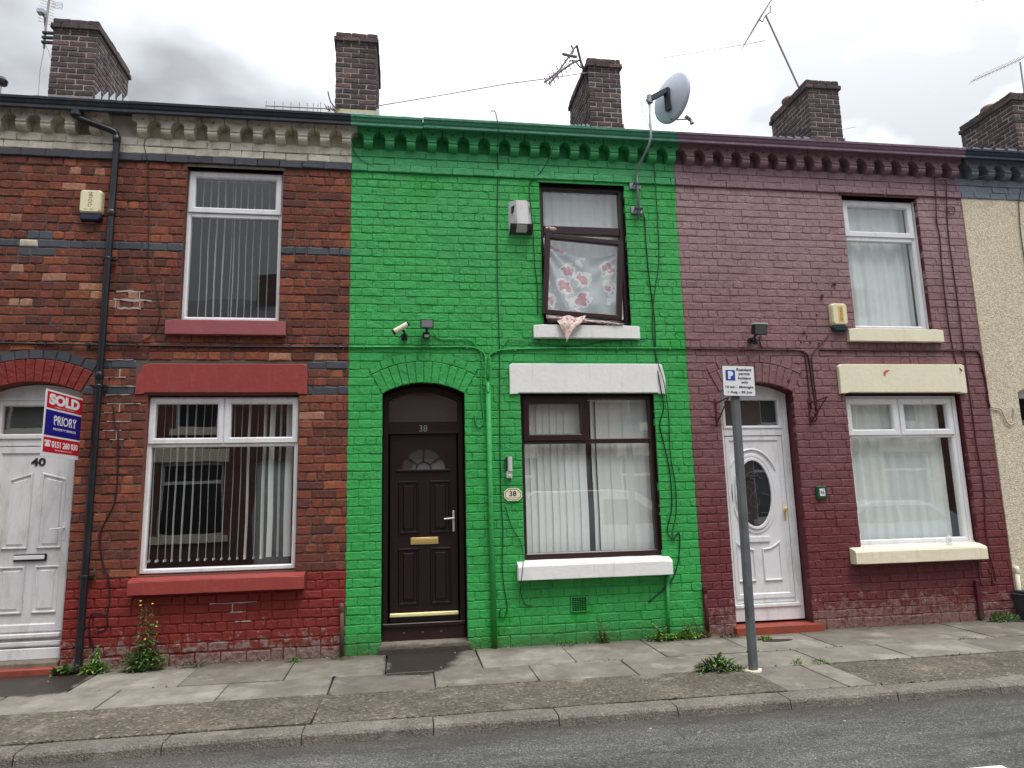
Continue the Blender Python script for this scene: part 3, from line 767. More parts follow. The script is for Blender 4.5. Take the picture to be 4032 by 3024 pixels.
def wall_back(name, xa, xb, za, zb, openings, arches, mat, parent, y=0.009, depth=0.30, revmat=None, cut=None):
    """mortar sheet behind the bricks with real openings and their reveals"""
    b = MB(); mi_r = 1
    xs = {xa, xb}
    ops = []
    for (x0, x1, z0, z1) in openings: xs |= {x0, x1}; ops.append((x0, x1, z0, lambda x, z1=z1: z1))
    for (x0, x1, z0, zs, rise) in arches:
        cx, cz, r_, w = arch_geom(x0, x1, zs, rise)
        fn = lambda x, cx=cx, cz=cz, r_=r_: cz + math.sqrt(max(0, r_ * r_ - (x - cx) ** 2))
        for i in range(13): xs.add(x0 + (x1 - x0) * i / 12)
        ops.append((x0, x1, z0, fn))
    xs = sorted(x for x in xs if xa - 1e-6 <= x <= xb + 1e-6)
    for u, v in zip(xs, xs[1:]):
        if v - u < 1e-6: continue
        mid = (u + v) / 2
        hs = sorted([o for o in ops if o[0] < mid < o[1]], key=lambda o: o[2])
        lo = (za, za)
        for o in hs:
            b.add([(u, y, lo[0]), (v, y, lo[1]), (v, y, o[2]), (u, y, o[2])], [(0, 1, 2, 3)])
            lo = (o[3](u), o[3](v))
        b.add([(u, y, lo[0]), (v, y, lo[1]), (v, y, zb), (u, y, zb)], [(0, 1, 2, 3)])
        for o in hs:   # soffit and bed of reveal
            b.add([(u, y, o[3](u)), (v, y, o[3](v)), (v, depth, o[3](v)), (u, depth, o[3](u))], [(0, 1, 2, 3)], mi_r)
            b.add([(u, y, o[2]), (v, y, o[2]), (v, depth, o[2]), (u, depth, o[2])], [(3, 2, 1, 0)], mi_r)
    for o in ops:
        for x, flip in ((o[0], False), (o[1], True)):
            q = [(x, y, o[2]), (x, depth, o[2]), (x, depth, o[3](x)), (x, y, o[3](x))]
            b.add(q, [(0, 1, 2, 3) if not flip else (3, 2, 1, 0)], mi_r)
    # thickness: ends and top
    b.add([(xa, y, za), (xa, depth, za), (xa, depth, zb), (xa, y, zb)], [(3, 2, 1, 0)])
    b.add([(xb, y, za), (xb, depth, za), (xb, depth, zb), (xb, y, zb)], [(0, 1, 2, 3)])
    return b.build(name, [mat, revmat or mat], parent, fix=False)
def arch_bricks(x0, x1, zs, rise, parent, mat, mat2, t1=0.232, t2=0.088, n=13, proud=-0.005, ring2=True, n2=11, name='arch_brick'):
    cx, cz, r_, w = arch_geom(x0, x1, zs, rise); hw = math.asin(w / r_)
    def ringf(ra, rb, n_, mt, gap, nm, slope=0.0):
        for i in range(n_):
            rr = random.Random(i + int(x0 * 50) + n_)
            a0 = -hw + 2 * hw * i / n_; a1 = -hw + 2 * hw * (i + 1) / n_
            g0 = gap / 2 / r_
            pts = []
            A = a0 + g0; B = a1 - g0; j = lambda: rr.uniform(-.003, .003)
            loop = [(A, ra + j()), ((A + B) / 2, ra), (B, ra + j()), (B, rb + j()), ((A + B) / 2, rb), (A, rb + j())]
            P = [(cx + q * math.sin(a), cz + q * math.cos(a)) for a, q in loop]
            mx = sum(p[0] for p in P) / 6; mz = sum(p[1] for p in P) / 6
            I = [(mx + (p[0] - mx) * 0.90 , mz + (p[1] - mz) * 0.95) for p in P]
            yo = proud + rr.uniform(-.0015, .0015)
            vs = [(p[0], 0.06, p[1]) for p in P] + [(p[0], yo + 0.005, p[1]) for p in P] + [(p[0], yo, p[1]) for p in I]
            fs = [(k_*6 + q, k_*6 + (q+1) % 6, (k_+1)*6 + (q+1) % 6, (k_+1)*6 + q) for k_ in (0, 1) for q in range(6)] + [tuple(range(12, 18))]
            b = MB(); b.add(vs, fs); b.build(nm, mt, parent)
    ringf(r_, r_ + t1, n, mat, 0.006, name)
    if ring2: ringf(r_ + t1 + 0.008, r_ + t1 + 0.008 + t2, n2, mat2, 0.009, 'arch_ring_brick')

# cornice bracket (one special brick), shared by every house
def ledge(xa, xb, mat, parent):
    b = MB(); b.box(xa, xb, -0.002, 0.075, FRZ_TOP - 0.02, FRZ_TOP + 0.001); b.build('frieze_ledge', mat, parent)
def bracket_mesh():
    zt, zb, w = 5.780, 5.622, 0.1165
    R_ = 0.065; zc0 = 5.624
    arcL = [(-w - 0.002 + R_ * math.sin(a), zc0 + R_ * math.cos(a)) for a in [math.pi / 2 * i / 5 for i in range(0, 6)]]
    out = [(-w, zt)] + [(-w, zc0 + R_)] + arcL[1:] + [(x * -1, z) for x, z in arcL[1:][::-1]] + [(w, zc0 + R_), (w, zt)]
    hole = [(0.014 * math.cos(a), 5.698 + 0.015 * math.sin(a)) for a in [2 * math.pi * i / 8 for i in range(8)]]
    bm = bmesh.new()
    def loop(pts, y): return [bm.verts.new((p[0], y, p[1])) for p in pts]
    yf = -0.072
    o1 = loop(out, yf); h1 = loop(hole, yf)
    es = [bm.edges.new((o1[i], o1[(i+1) % len(o1)])) for i in range(len(o1))] + [bm.edges.new((h1[i], h1[(i+1) % 8])) for i in range(8)]
    bmesh.ops.triangle_fill(bm, edges=es, use_beauty=True)
    h2 = loop([(p[0] * 0.7, (p[1] - 5.698) * 0.7 + 5.698) for p in hole], yf + 0.018)
    for i in range(8):
        bm.faces.new((h1[i], h1[(i+1) % 8], h2[(i+1) % 8], h2[i]))
    bm.faces.new(h2)
    o2 = loop(out, 0.075)
    n = len(out)
    for i in range(n): bm.faces.new((o1[i], o1[(i+1) % n], o2[(i+1) % n], o2[i]))
    prof = [(0.075, 5.626), (-0.074, 5.626), (-0.074, 5.616), (-0.090, 5.614), (-0.094, 5.596), (-0.090, 5.588), (-0.079, 5.585), (-0.086, 5.577), (-0.088, 5.556), (-0.078, 5.535), (-0.056, 5.520), (-0.02, 5.514), (0.075, 5.512)]
    A = [bm.verts.new((-0.050, p[0], p[1])) for p in prof]; B = [bm.verts.new((0.050, p[0], p[1])) for p in prof]
    m_ = len(prof)
    for i in range(m_): bm.faces.new((A[i], A[(i+1) % m_], B[(i+1) % m_], B[i]))
    bm.faces.new(A[::-1]); bm.faces.new(B)
    bmesh.ops.recalc_face_normals(bm, faces=bm.faces)
    me = bpy.data.meshes.new('cornice_bracket'); bm.to_mesh(me); bm.free(); return me
BR = bracket_mesh(); _br = {}
def brackets(xa, parent, mat, n=16, skip=()):
    if mat.name not in _br: q = BR.copy(); q.materials.append(mat); _br[mat.name] = q
    inv = WMI(parent)
    for i in range(n):
        if i in skip: continue
        rr = random.Random(i + int(xa * 10))
        x = xa + 0.068 + PITCH / 2 + i * PITCH
        o = bpy.data.objects.new('cornice_bracket', _br[mat.name]); col.objects.link(o)
        o.matrix_world = Matrix.Translation((x, rr.uniform(-.003, .003), rr.uniform(-.002, .002))); o.parent = parent; o.matrix_parent_inverse = inv
GUT = [(-0.012, 5.738), (-0.128, 5.730), (-0.150, 5.716), (-0.160, 5.697), (-0.180, 5.693), (-0.188, 5.700), (-0.188, 5.722), (-0.176, 5.728), (-0.176, 5.736), (-0.190, 5.752), (-0.196, 5.780), (-0.210, 5.786), (-0.212, 5.812), (-0.202, 5.816), (-0.194, 5.800), (-0.03, 5.785), (-0.012, 5.785)]
def gutter(xs, parent, mat, dz=0.0):
    for (a, b_, dy, ddz) in xs:
        b = MB(); b.prism([(min(-0.012, p[0] + dy + .015), p[1] + ddz + dz + .014) for p in GUT], a, b_, 'x'); b.build('gutter', mat, parent)
def roof(xa, xb, parent, tilemat):
    # main slab a little steeper than the line of sight over the gutter
    sl = math.tan(R(29.4)); y0, z0 = -0.12, 5.815; y1 = 3.35; z1 = z0 + (y1 - y0) * sl
    b = MB(); b.prism([(y0, z0), (y1, z1), (7.0, z0), (7.0, z0 - 0.12), (y1, z1 - 0.14), (y0 + .05, z0 - 0.03)], xa, xb, 'x'); r_ = b.build('roof', SLATE, parent)
    # eaves tiles with rolled edges
    n = int(round((xb - xa) / PITCH)); w = (xb - xa) / n
    for i in range(n):
        x = xa + i * w; b = MB(); vs = []; N = 7; rr = random.Random(i); dzz = rr.uniform(-.003, .004)
        for yy, zz in ((y0 - 0.03, z0 + 0.004), (y0 + 0.37, z0 + 0.004 + 0.40 * sl)):
            for k_ in range(N):
                xx = x + w * k_ / (N - 1); hz = 0.022 * math.sin(math.pi * k_ / (N - 1)) ** 1.0
                vs.append((xx, yy, zz + hz + 0.014 + dzz))
            for k_ in range(N):
                xx = x + w * k_ / (N - 1); hz = 0.022 * math.sin(math.pi * k_ / (N - 1)) ** 1.0
                vs.append((xx, yy, zz + hz + dzz))
        fs = [(k_, k_+1, 2*N + k_+1, 2*N + k_) for k_ in range(N-1)] + [(N + k_+1, N + k_, 3*N + k_, 3*N + k_+1) for k_ in range(N-1)] + [(k_+1, k_, N + k_, N + k_+1) for k_ in range(N-1)]
        b.add(vs, fs); b.build('roof_tile', tilemat, r_)
    return r_

# ------------------------------------------------------------------ windows, doors
def frame_rect(x0, x1, z0, z1, t_, y0, y1, mat, parent, name='frame', c=0.008, tb=None, tt=None):
    tb = t_ if tb is None else tb; tt = t_ if tt is None else tt
    o = [(x0, z0), (x1, z0), (x1, z1), (x0, z1)]; i_ = [(x0 + t_, z0 + tb), (x1 - t_, z0 + tb), (x1 - t_, z1 - tt), (x0 + t_, z1 - tt)]
    i2 = [(x0 + t_ - c*1.6, z0 + tb - c*1.6), (x1 - t_ + c*1.6, z0 + tb - c*1.6), (x1 - t_ + c*1.6, z1 - tt + c*1.6), (x0 + t_ - c*1.6, z1 - tt + c*1.6)]
    o2 = [(x0 + c*.5, z0 + c*.5), (x1 - c*.5, z0 + c*.5), (x1 - c*.5, z1 - c*.5), (x0 + c*.5, z1 - c*.5)]
    loops = [(o, y1), (o, y0 + c * .5), (o2, y0), (i2, y0), (i_, y0 + c * 1.4), (i_, y1)]
    b = MB(); vs = [(p[0], y, p[1]) for L_, y in loops for p in L_]; fs = []
    n = len(loops)
    for k_ in range(n):
        q = (k_ + 1) % n
        for i in range(4):
            j = (i + 1) % 4; fs.append((k_*4 + i, k_*4 + j, q*4 + j, q*4 + i))
    b.add(vs, fs); return b.build(name, mat, parent)
def pane(x0, x1, z0, z1, y, parent, mat=None, name='pane'):
    b = MB(); b.box(x0, x1, y, y + 0.004, z0, z1); b = b.build(name, mat or GLASS, parent)
    return b
def pane_sheet(x0, x1, z0, z1, y, parent, mat=None, name='pane'):
    b = MB(); b.add([(x0, y, z0), (x1, y, z0), (x1, y, z1), (x0, y, z1)], [(0, 1, 2, 3)]); return b.build(name, mat or GLASS, parent, fix=False)
def bar(x0, x1, y0, y1, z0, z1, mat, parent, name='glazing_bar', c=0.006):
    b = MB(); b.box(x0, x1, y0, y1, z0, z1, c=c); return b.build(name, mat, parent)
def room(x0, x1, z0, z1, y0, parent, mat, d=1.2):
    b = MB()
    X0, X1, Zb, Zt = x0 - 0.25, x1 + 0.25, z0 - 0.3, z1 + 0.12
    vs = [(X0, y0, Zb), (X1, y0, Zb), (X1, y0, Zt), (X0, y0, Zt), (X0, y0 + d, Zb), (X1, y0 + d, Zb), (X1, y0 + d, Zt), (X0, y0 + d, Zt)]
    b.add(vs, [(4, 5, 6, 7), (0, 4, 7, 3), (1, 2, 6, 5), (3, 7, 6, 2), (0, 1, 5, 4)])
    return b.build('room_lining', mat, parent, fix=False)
def slats(xs, ws, z0, z1, y, root, mat, ang=None, wfull=0.089, weights=False):
    """vertical blind slats; ws = width seen, made by turning a full slat"""
    for i, x in enumerate(xs):
        w_ = ws[i % len(ws)]
        dirv = math.atan2(x, 7.7 + y)                      # line of sight: turn slats about it
        a = math.acos(min(1, w_ / wfull)) if ang is None else ang
        a = -a + dirv * 0.0
        # slat's face direction
        th = (math.pi / 2 - dirv) - math.asin(min(1, w_ / wfull)) if ang is None else ang
        dx, dy = math.cos(th) * wfull / 2, math.sin(th) * wfull / 2
        b = MB(); t_ = 0.0006
        n = 4; vs = []
        for k_ in range(n + 1):
            z = z0 + (z1 - z0) * k_ / n; sw = 0.004 * math.sin(k_ * 1.9 + i)
            vs += [(x - dx + sw, y - dy, z), (x + sw, y + 0.002, z), (x + dx + sw, y + dy, z)]
        fs = []
        for k_ in range(n):
            for q in (0, 1): fs.append((k_*3 + q, k_*3 + q + 1, k_*3 + q + 4, k_*3 + q + 3))
        b.add(vs, fs)
        if weights: b.box(x - dx * .8 - .002, x + dx * .8 + .002, y - dy * .8 - .003, y + dy * .8 + .003, z0 - 0.004, z0 + 0.02)
        b.build('slat', mat, root, fix=False)
def sill(x0, x1, z0, z1, parent, mat, proj=0.12, back=0.12, slope=0.02, rnd=0.02):
    prof = [(back, z0 + 0.01), (back, z1 + slope), (-0.0, z1 + slope * .5), (-proj + rnd, z1), (-proj + rnd * .3, z1 - rnd * .3), (-proj, z1 - rnd), (-proj, z0 + 0.006), (-proj + 0.008, z0)]
    prof += [(-0.004, z0)]
    b = MB(); n = 12; N = len(prof); vs = []; rr = random.Random(int(x0 * 100))
    for i in range(n + 1):
        e = 0.012 if i in (0, n) else 0.0
        x = x0 + (x1 - x0) * i / n
        if i == 0: x = x0
        for q, p in enumerate(prof):
            vs.append((x, p[0] + (e if 2 < q < 8 else 0) + rr.uniform(-.0015, .0015), p[1] - (e * .6 if 2 < q < 6 else 0) + rr.uniform(-.002, .002)))
    fs = [(i*N + q, i*N + (q+1) % N, (i+1)*N + (q+1) % N, (i+1)*N + q) for i in range(n) for q in range(N)] + [tuple(range(N)), tuple(range(n*N, n*N+N))[::-1]]
    b.add(vs, fs); return b.build('window_sill', mat, parent)
def lintel(x0, x1, z0, z1, parent, mat, ya=-0.012, notch=0.0, slant=0.03, slant_r=0.01):
    pts = [(x0, z0), (x0 + 0.085, z0 + .002), (x0 + 0.09, z0 + notch), (x1 - 0.09, z0 + notch), (x1 - 0.085, z0 + .002), (x1, z0), (x1 + .002, (z0 + z1) / 2), (x1 - slant_r, z1 - 0.012), (x1 - slant_r - .03, z1), (x0 + slant + .03, z1 - .004), (x0 + slant * .6, z1 - .03), (x0 + .004, (z0 + z1) / 2)]
    b = MB(); n = len(pts); cx = (x0 + x1) / 2; cz = (z0 + z1) / 2
    ins = [(p[0] + math.copysign(.006, cx - p[0]), p[1] + math.copysign(.006, cz - p[1])) for p in pts]
    vs = [(p[0], 0.05, p[1]) for p in pts] + [(p[0], ya + .006, p[1]) for p in pts] + [(p[0], ya, p[1]) for p in ins]
    fs = [(k_*n + i, k_*n + (i+1) % n, (k_+1)*n + (i+1) % n, (k_+1)*n + i) for k_ in (0, 1) for i in range(n)] + [tuple(range(2*n, 3*n))]
    b.add(vs, fs); return b.build('lintel', mat, parent)
def raised_panel(pts, y, parent, mat, d=0.012, w=0.022, name='panel', inner=True):
    """moulded panel: raised bead round a sunken field. pts = (x,z) loop"""
    n = len(pts); cx = sum(p[0] for p in pts) / n; cz = sum(p[1] for p in pts) / n
    def inset(q):
        out = []
        for i in range(n):
            a = Vector(pts[i - 1]); b_ = Vector(pts[i]); c_ = Vector(pts[(i + 1) % n])
            d1 = (b_ - a).normalized(); d2 = (c_ - b_).normalized()
            n1 = Vector((-d1.y, d1.x)); n2 = Vector((-d2.y, d2.x)); bis = (n1 + n2); 
            if bis.length < 1e-6: bis = n1
            bis.normalize(); k_ = q / max(0.4, bis.dot(n1)); out.append(b_ + bis * k_)
        return out
    loops = [(pts, y + 0.002), (inset(w * .3), y - d), (inset(w * .7), y - d), (inset(w), y + 0.003)]
    if inner: loops += [(inset(w * 1.9), y + 0.001), (inset(w * 2.3), y - d * .8)]
    vs = [(p[0], yy, p[1]) for L_, yy in loops for p in L_]; m_ = len(loops)
    fs = [(k_*n + i, k_*n + (i+1) % n, (k_+1)*n + (i+1) % n, (k_+1)*n + i) for k_ in range(m_ - 1) for i in range(n)] + [tuple(range((m_-1)*n, m_*n))]
    b = MB(); b.add(vs, fs); return b.build(name, mat, parent)
def ccw(x0, x1, z0, z1): return [(x0, z0), (x1, z0), (x1, z1), (x0, z1)]
def arch_loop(x0, x1, zb, zs, rise, n=12):
    cx, cz, r_, w = arch_geom(x0, x1, zs, rise); hw = math.asin(w / r_)
    return [(x0, zb), (x1, zb)] + [(cx + r_ * math.sin(a), cz + r_ * math.cos(a)) for a in [hw - 2 * hw * i / n for i in range(n + 1)]]

# ------------------------------------------------------------------ houses
W_ = 3.8450
V = [-4.425, -0.580, 3.262, 7.155, 11.0]
WALLTOP = 5.80
def frieze_items(xa, xb, mcream, mband, seed):
    it = []; it2 = []
    rr = random.Random(seed)
    n = 16
    for k_ in (58, 59):
        off = PITCH / 2 if k_ % 2 else 0
        x = xa - off
        while x < xb - .01:
            a, b = max(x, xa), min(x + PITCH, xb)
            if b - a > .03: it.append((a, b, zc_(k_), zc_(k_ + 1), mcream, -0.004))
            x += PITCH
    x = xa - 0.06
    while x < xb - .01:
        a, b = max(x, xa), min(x + PITCH, xb)
        if b - a > .03: it2.append((a, b, zc_(57), zc_(58), mband, -0.024))
        x += PITCH
    return it, it2
NB = lambda x, z, k_, rr: None

# ---------------- house 40 (bare red brick)
h40 = empty('terraced_house', (-2.5, 0, 0), 'bare red brick terraced house with white windows and red painted base, at the left', 'house', 'terraced houses in the row')
D40 = (-4.13, -3.243, 0.0, 2.70, 0.108)
W40U = (-2.335, -1.325, 3.475, 5.205); W40L = (-2.60, -1.09, 0.86, 2.675)
def mat40(x, z, k_, rr):
    if k_ < 9: return RED_PAINT
    if k_ == 46: return CREAM_B if abs(x + 3.77) < 0.09 and rr.random() < 2 else BLUE
    if k_ in (45, 47) and abs(x + 3.77) < 0.13: return BLUE
    if k_ == 32 and (x > -0.98 or -3.25 < x < -2.75): return BLUE
    if k_ == 29 and (x > -0.98 or -3.25 < x < -2.75): return BLUE
    return RED
holes = [rect_hole(*W40U), rect_hole(*W40L), rect_hole(-2.725, -1.006, 2.6735, 3.00), rect_hole(-2.645, -0.98, 0.69, 0.85), rect_hole(-2.465, -1.24, 3.31, 3.47),
         arch_hole(D40[0], D40[1], 0, D40[3], D40[4], 0.33)]
wall_back('cornice_wall', V[0], V[1], FRZ_TOP, WALLTOP, [], [], CREAM_B, h40, y=0.07)
wall_back('wall', V[0], V[1], -0.1, FRZ_TOP, [W40U, W40L], [(D40[0], D40[1], 0.0, D40[3], D40[4])], MORTAR40, h40, revmat=RED)
items = brick_rows(V[0], V[1], 0, 57, holes, mat40, seed=1, header_every=4, split=0.30, first_z=-0.02)
place_bricks(items, h40, rough=True)
a, b_ = frieze_items(V[0], V[1], CREAM_B, BLUE, 3)
place_bricks(a, h40, name='frieze_brick'); place_bricks(b_, h40, name='band_brick')
brackets(V[0], h40, CREAM_B, skip=(5,)); ledge(V[0], V[1], CREAM_B, h40)
gutter([(V[0], -2.9, 0, 0), (-2.897, V[1] - .002, 0, 0.002)], h40, GUT_BLK)
roof(V[0], V[1], h40, MOSS)
arch_bricks(D40[0], D40[1], D40[3], D40[4], h40, RED_PAINT, BLUE, n=12, n2=9)
b = MB(); b.box(-2.36, -1.30, -0.002, 0.08, 5.205, 5.236); b.build('window_head', STONE, h40)
lintel(-2.722, -1.008, 2.675, 3.003, h40, LINT_RED, ya=-0.014, notch=0.018, slant=0.10)
sill(-2.640, -0.981, 0.685, 0.83, h40, SILL_RED, proj=0.12, slope=0.03)
sill(-2.455, -1.242, 3.305, 3.462, h40, SILL_RED_UP, proj=0.06, slope=0.01, rnd=0.006)
# upper window
w = frame_rect(-2.335, -1.330, 3.485, 5.19, 0.042, 0.075, 0.14, UPVC, h40, 'window'); w['label'] = 'upper window with open slatted vertical blind'
bar(-2.295, -1.37, 0.078, 0.13, 4.655, 4.70, UPVC, w, 'transom')
frame_rect(-2.322, -1.345, 4.705, 5.175, 0.062, 0.060, 0.12, UPVC, w, 'sash')
pane_sheet(-2.27, -1.40, 4.76, 5.12, 0.105, w); pane_sheet(-2.30, -1.365, 3.52, 4.66, 0.108, w)
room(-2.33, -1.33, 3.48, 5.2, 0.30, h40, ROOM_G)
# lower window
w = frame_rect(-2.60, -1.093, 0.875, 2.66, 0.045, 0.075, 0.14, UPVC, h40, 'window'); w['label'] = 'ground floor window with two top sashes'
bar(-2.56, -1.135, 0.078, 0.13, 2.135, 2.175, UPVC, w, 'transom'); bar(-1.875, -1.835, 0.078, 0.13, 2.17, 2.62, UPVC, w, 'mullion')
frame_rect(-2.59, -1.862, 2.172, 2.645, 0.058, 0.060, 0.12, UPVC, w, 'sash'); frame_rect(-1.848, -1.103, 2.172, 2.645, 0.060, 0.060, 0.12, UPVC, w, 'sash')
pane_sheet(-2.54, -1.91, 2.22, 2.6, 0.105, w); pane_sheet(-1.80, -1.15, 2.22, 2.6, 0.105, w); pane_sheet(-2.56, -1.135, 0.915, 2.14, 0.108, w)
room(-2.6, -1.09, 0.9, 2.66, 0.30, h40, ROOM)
b = MB()
for (x, z, a_) in ((-2.633, 1.1, 0), (-2.63, 2.2, 0)): pass
# fresh pointing streaks on the brickwork by the downpipe
rp = MB(); rr = random.Random(9)
def streak(x0, x1, z, th=0.012):
    n = 6; up_ = [(x0 + (x1 - x0) * i / n, z + th / 2 * rr.uniform(.1, 1.3)) for i in range(n + 1)]; dn = [(x1 - (x1 - x0) * i / n, z - th / 2 * rr.uniform(.1, 1.3)) for i in range(n + 1)]
    rp.prism(up_ + dn, -0.004, 0.006, 'y')
for x0, x1, k_ in ((-3.02, -2.76, 33), (-3.05, -2.82, 31), (-3.03, -2.72, 30), (-3.0, -2.76, 29), (-2.98, -2.66, 28), (-2.97, -2.75, 26), (-3.0, -2.83, 25), (-2.93, -2.80, 24), (-2.99, -2.62, 40), (-2.97, -2.70, 41), (-2.95, -2.72, 39), (-1.9, -1.45, 6), (-1.7, -1.55, 5), (-1.65, -1.5, 4), (-3.0, -2.9, 27)):
    streak(x0, x1, zc_(k_) - .001, .030 if k_ in (39, 40, 41) else .012)
for x, k_ in ((-2.86, 27), (-2.88, 31), (-2.87, 24), (-2.97, 39), (-2.73, 39), (-2.74, 40), (-1.68, 5)):
    rp.box(x - .005, x + .005, -0.004, 0.006, zc_(k_) + .005, zc_(k_ + 1) - .005)
rp.build('fresh_pointing', REPOINT, h40, kind='stuff')

# door 40
def door40():
    xl, xr = -4.13, -3.262
    fr = MB(); L0 = arch_loop(xl, xr + 0.02, 0.10, 2.70, 0.105)
    inner = arch_loop(xl + 0.06, xr - 0.045, 0.16, 2.58, 0.0001)
    f = MB(); f.prism(arch_loop(xl, xr + .016, 2.60, 2.70, 0.10), 0.15, 0.23, 'y')            # solid head above the fanlight
    f.box(xl, xl + 0.06, 0.15, 0.23, 0.09, 2.60, c=.004); f.box(xr - 0.045, xr, 0.15, 0.23, 0.09, 2.60, c=.004)
    f.box(xl + .06, xr - .045, 0.155, 0.23, 2.17, 2.262, c=.006); f.box(xl + .06, xr - .045, 0.14, 0.2, 2.64, 2.66); 
    f.box(xl + .06, xr - .045, 0.14, 0.22, 0.10, 0.205, c=.006)
    fo = f.build('door_frame', UPVC_G, h40)
    frame_rect(xl + .06, xr - .045, 2.245, 2.63, 0.05, 0.14, 0.2, UPVC_G, fo, 'fanlight_frame')
    pane_sheet(xl + .1, xr - .09, 2.28, 2.60, 0.18, fo, name='fanlight_pane')
    lf = MB(); x0, x1, z0, z1 = xl + 0.065, xr - 0.05, 0.21, 2.165
    lf.box(x0, x1, 0.172, 0.22, z0, z1, c=.005); d = lf.build('door', UPVC_G, h40); d['label'] = 'white panelled front door numbered 40'
    frame_rect(x0, x1, z0 + .15, z1, 0.075, 0.158, 0.172, UPVC_G, d, 'door_stile')
    Lx0, Lx1, Rx0, Rx1 = -3.93, -3.69, -3.605, -3.37
    Y = 0.166
    raised_panel([(Lx0, 1.15), (Lx1, 1.15), (Lx1, 1.905), (Lx0 + .03, 1.84)], Y, d, UPVC_G, name='panel')
    raised_panel([(Rx0, 1.15), (Rx1, 1.15), (Rx1 - .0, 1.84), (Rx0, 1.905)], Y, d, UPVC_G, name='panel')
    raised_panel(ccw(Lx0, Lx1, .53, .985), Y, d, UPVC_G, name='panel'); raised_panel(ccw(Rx0, Rx1, .53, .985), Y, d, UPVC_G, name='panel')
    lb = MB(); lb.box(-3.80, -3.50, 0.150, 0.17, 1.03, 1.10, c=.004); lo = lb.build('letterbox', BLACK_P, d)
    lb = MB(); lb.box(-3.795, -3.515, 0.140, 0.151, 1.048, 1.088, c=.004); lb.build('letterbox_flap', WHITE_INK, d)
    wb = MB(); wb.box(x0, x1, 0.135, 0.172, 0.30, 0.345, c=.01); wb.box(x0, x1, 0.145, 0.172, 0.225, 0.27, c=.008); wb.build('weather_bar', UPVC_G, d)
    hb = MB(); hb.tube([(-3.47, 0.10, 1.335), (-3.36, 0.10, 1.345)], 0.009); hb.tube([(-3.36, 0.10, 1.345), (-3.36, 0.17, 1.345)], 0.009); hb.box(-3.375, -3.345, .155, .172, 1.22, 1.40, c=.004); hb.build('handle', UPVC, d)
    text('40', 0.12, (-3.655, 0.168, 2.012), INK, d, 'house_number', w=0.135, h=0.08, bold=0.003, ext=0.004)
door40()
FAN_BACK = simple('grey_fanlight_backing', (0.10, 0.095, 0.09), 0.9, var=0.3, nscale=3)  # for panels added close behind the fanlights, to set how bright the glass looks
b = MB(); b.box(-4.08, -3.30, .225, .229, 2.2, 2.62); b.build('fanlight_backing', FAN_BACK, h40)
room(-4.1, -3.28, 0.2, 2.7, 0.30, h40, ROOM_G, 0.6)
b = MB(); b.box(-4.13, -3.262, -0.01, 0.24, 0.02, 0.10, c=.01); b.build('threshold', STONE, h40)
b = MB(); b.box(-4.2, -3.225, -0.09, 0.02, -0.02, 0.055, c=.008); b.build('doorstep', RED_STEP, h40)

# ---------------- house 38 (green)
h38 = empty('terraced_house', (1.3, 0, 0), 'bright green painted terraced house with brown windows and door, in the middle', 'house', 'terraced houses in the row')
D38 = (-0.220, 0.668, 0.0, 2.685, 0.12)
W38U = (1.583, 2.618, 3.475, 5.205); W38L = (1.290, 2.838, 0.86, 2.68)
holes = [rect_hole(*W38U), rect_hole(*W38L), rect_hole(1.172, 2.973, 2.6735, 3.03), rect_hole(1.20, 2.90, 0.68, 0.85), rect_hole(1.457, 2.70, 3.31, 3.47), rect_hole(1.775, 1.958, 0.316, 0.48),
         arch_hole(D38[0], D38[1], 0, D38[3], D38[4], 0.33)]
wall_back('cornice_wall', V[1], V[2], FRZ_TOP, WALLTOP, [], [], GREEN_FRZ, h38, y=0.07)
wall_back('wall', V[1], V[2], -0.1, FRZ_TOP, [W38U, W38L], [(D38[0], D38[1], 0.0, D38[3], D38[4])], GREEN, h38, revmat=BROWN_D, y=0.0075)
items = brick_rows(V[1], V[2], 0, 57, holes, lambda *a_: GREEN, seed=2, header_every=4, split=0.16, first_z=-0.02)
place_bricks(items, h38)
a, b_ = frieze_items(V[1], V[2], GREEN_FRZ, GREEN_FRZ, 4)
place_bricks(a, h38, name='frieze_brick'); place_bricks(b_, h38, name='band_brick')
brackets(V[1], h38, GREEN_FRZ); ledge(V[1], V[2], GREEN_FRZ, h38)
gutter([(V[1], 0.22, 0, 0), (0.226, 2.0, -0.004, 0.010), (2.0, V[2] - .002, -0.004, 0.010)], h38, GREEN_TRIM)
roof(V[1], V[2], h38, GREEN_TRIM)
arch_bricks(D38[0], D38[1], D38[3], D38[4], h38, GREEN, GREEN, n=12, n2=9)
b = MB(); b.box(1.56, 2.64, -0.006, 0.08, 5.205, 5.236); b.build('window_head', GREEN, h38)
lintel(1.168, 2.978, 2.672, 3.022, h38, WHITE_TRIM, ya=-0.03, notch=0.014, slant=0.0, slant_r=0.03)
sill(1.202, 2.902, 0.675, 0.845, h38, WHITE_TRIM, proj=0.12, slope=0.03, rnd=0.03)
sill(1.457, 2.700, 3.312, 3.462, h38, WHITE_TRIM, proj=0.06, slope=0.008, rnd=0.006)
w = frame_rect(1.583, 2.618, 3.475, 5.20, 0.055, 0.075, 0.15, BROWN, h38, 'window'); w['label'] = 'upper window with lower sash hanging loose'
bar(1.63, 2.56, 0.072, 0.14, 4.60, 4.70, BROWN, w, 'transom'); pane_sheet(1.63, 2.565, 4.69, 5.15, 0.11, w)
sv = frame_rect(-0.466, 0.466, -0.478, 0.482, 0.062, -0.02, 0.03, BROWN, None, 'sash')
sv['label'] = 'brown sash hanging crooked out of its frame'
for v in sv.data.vertices:
    pass
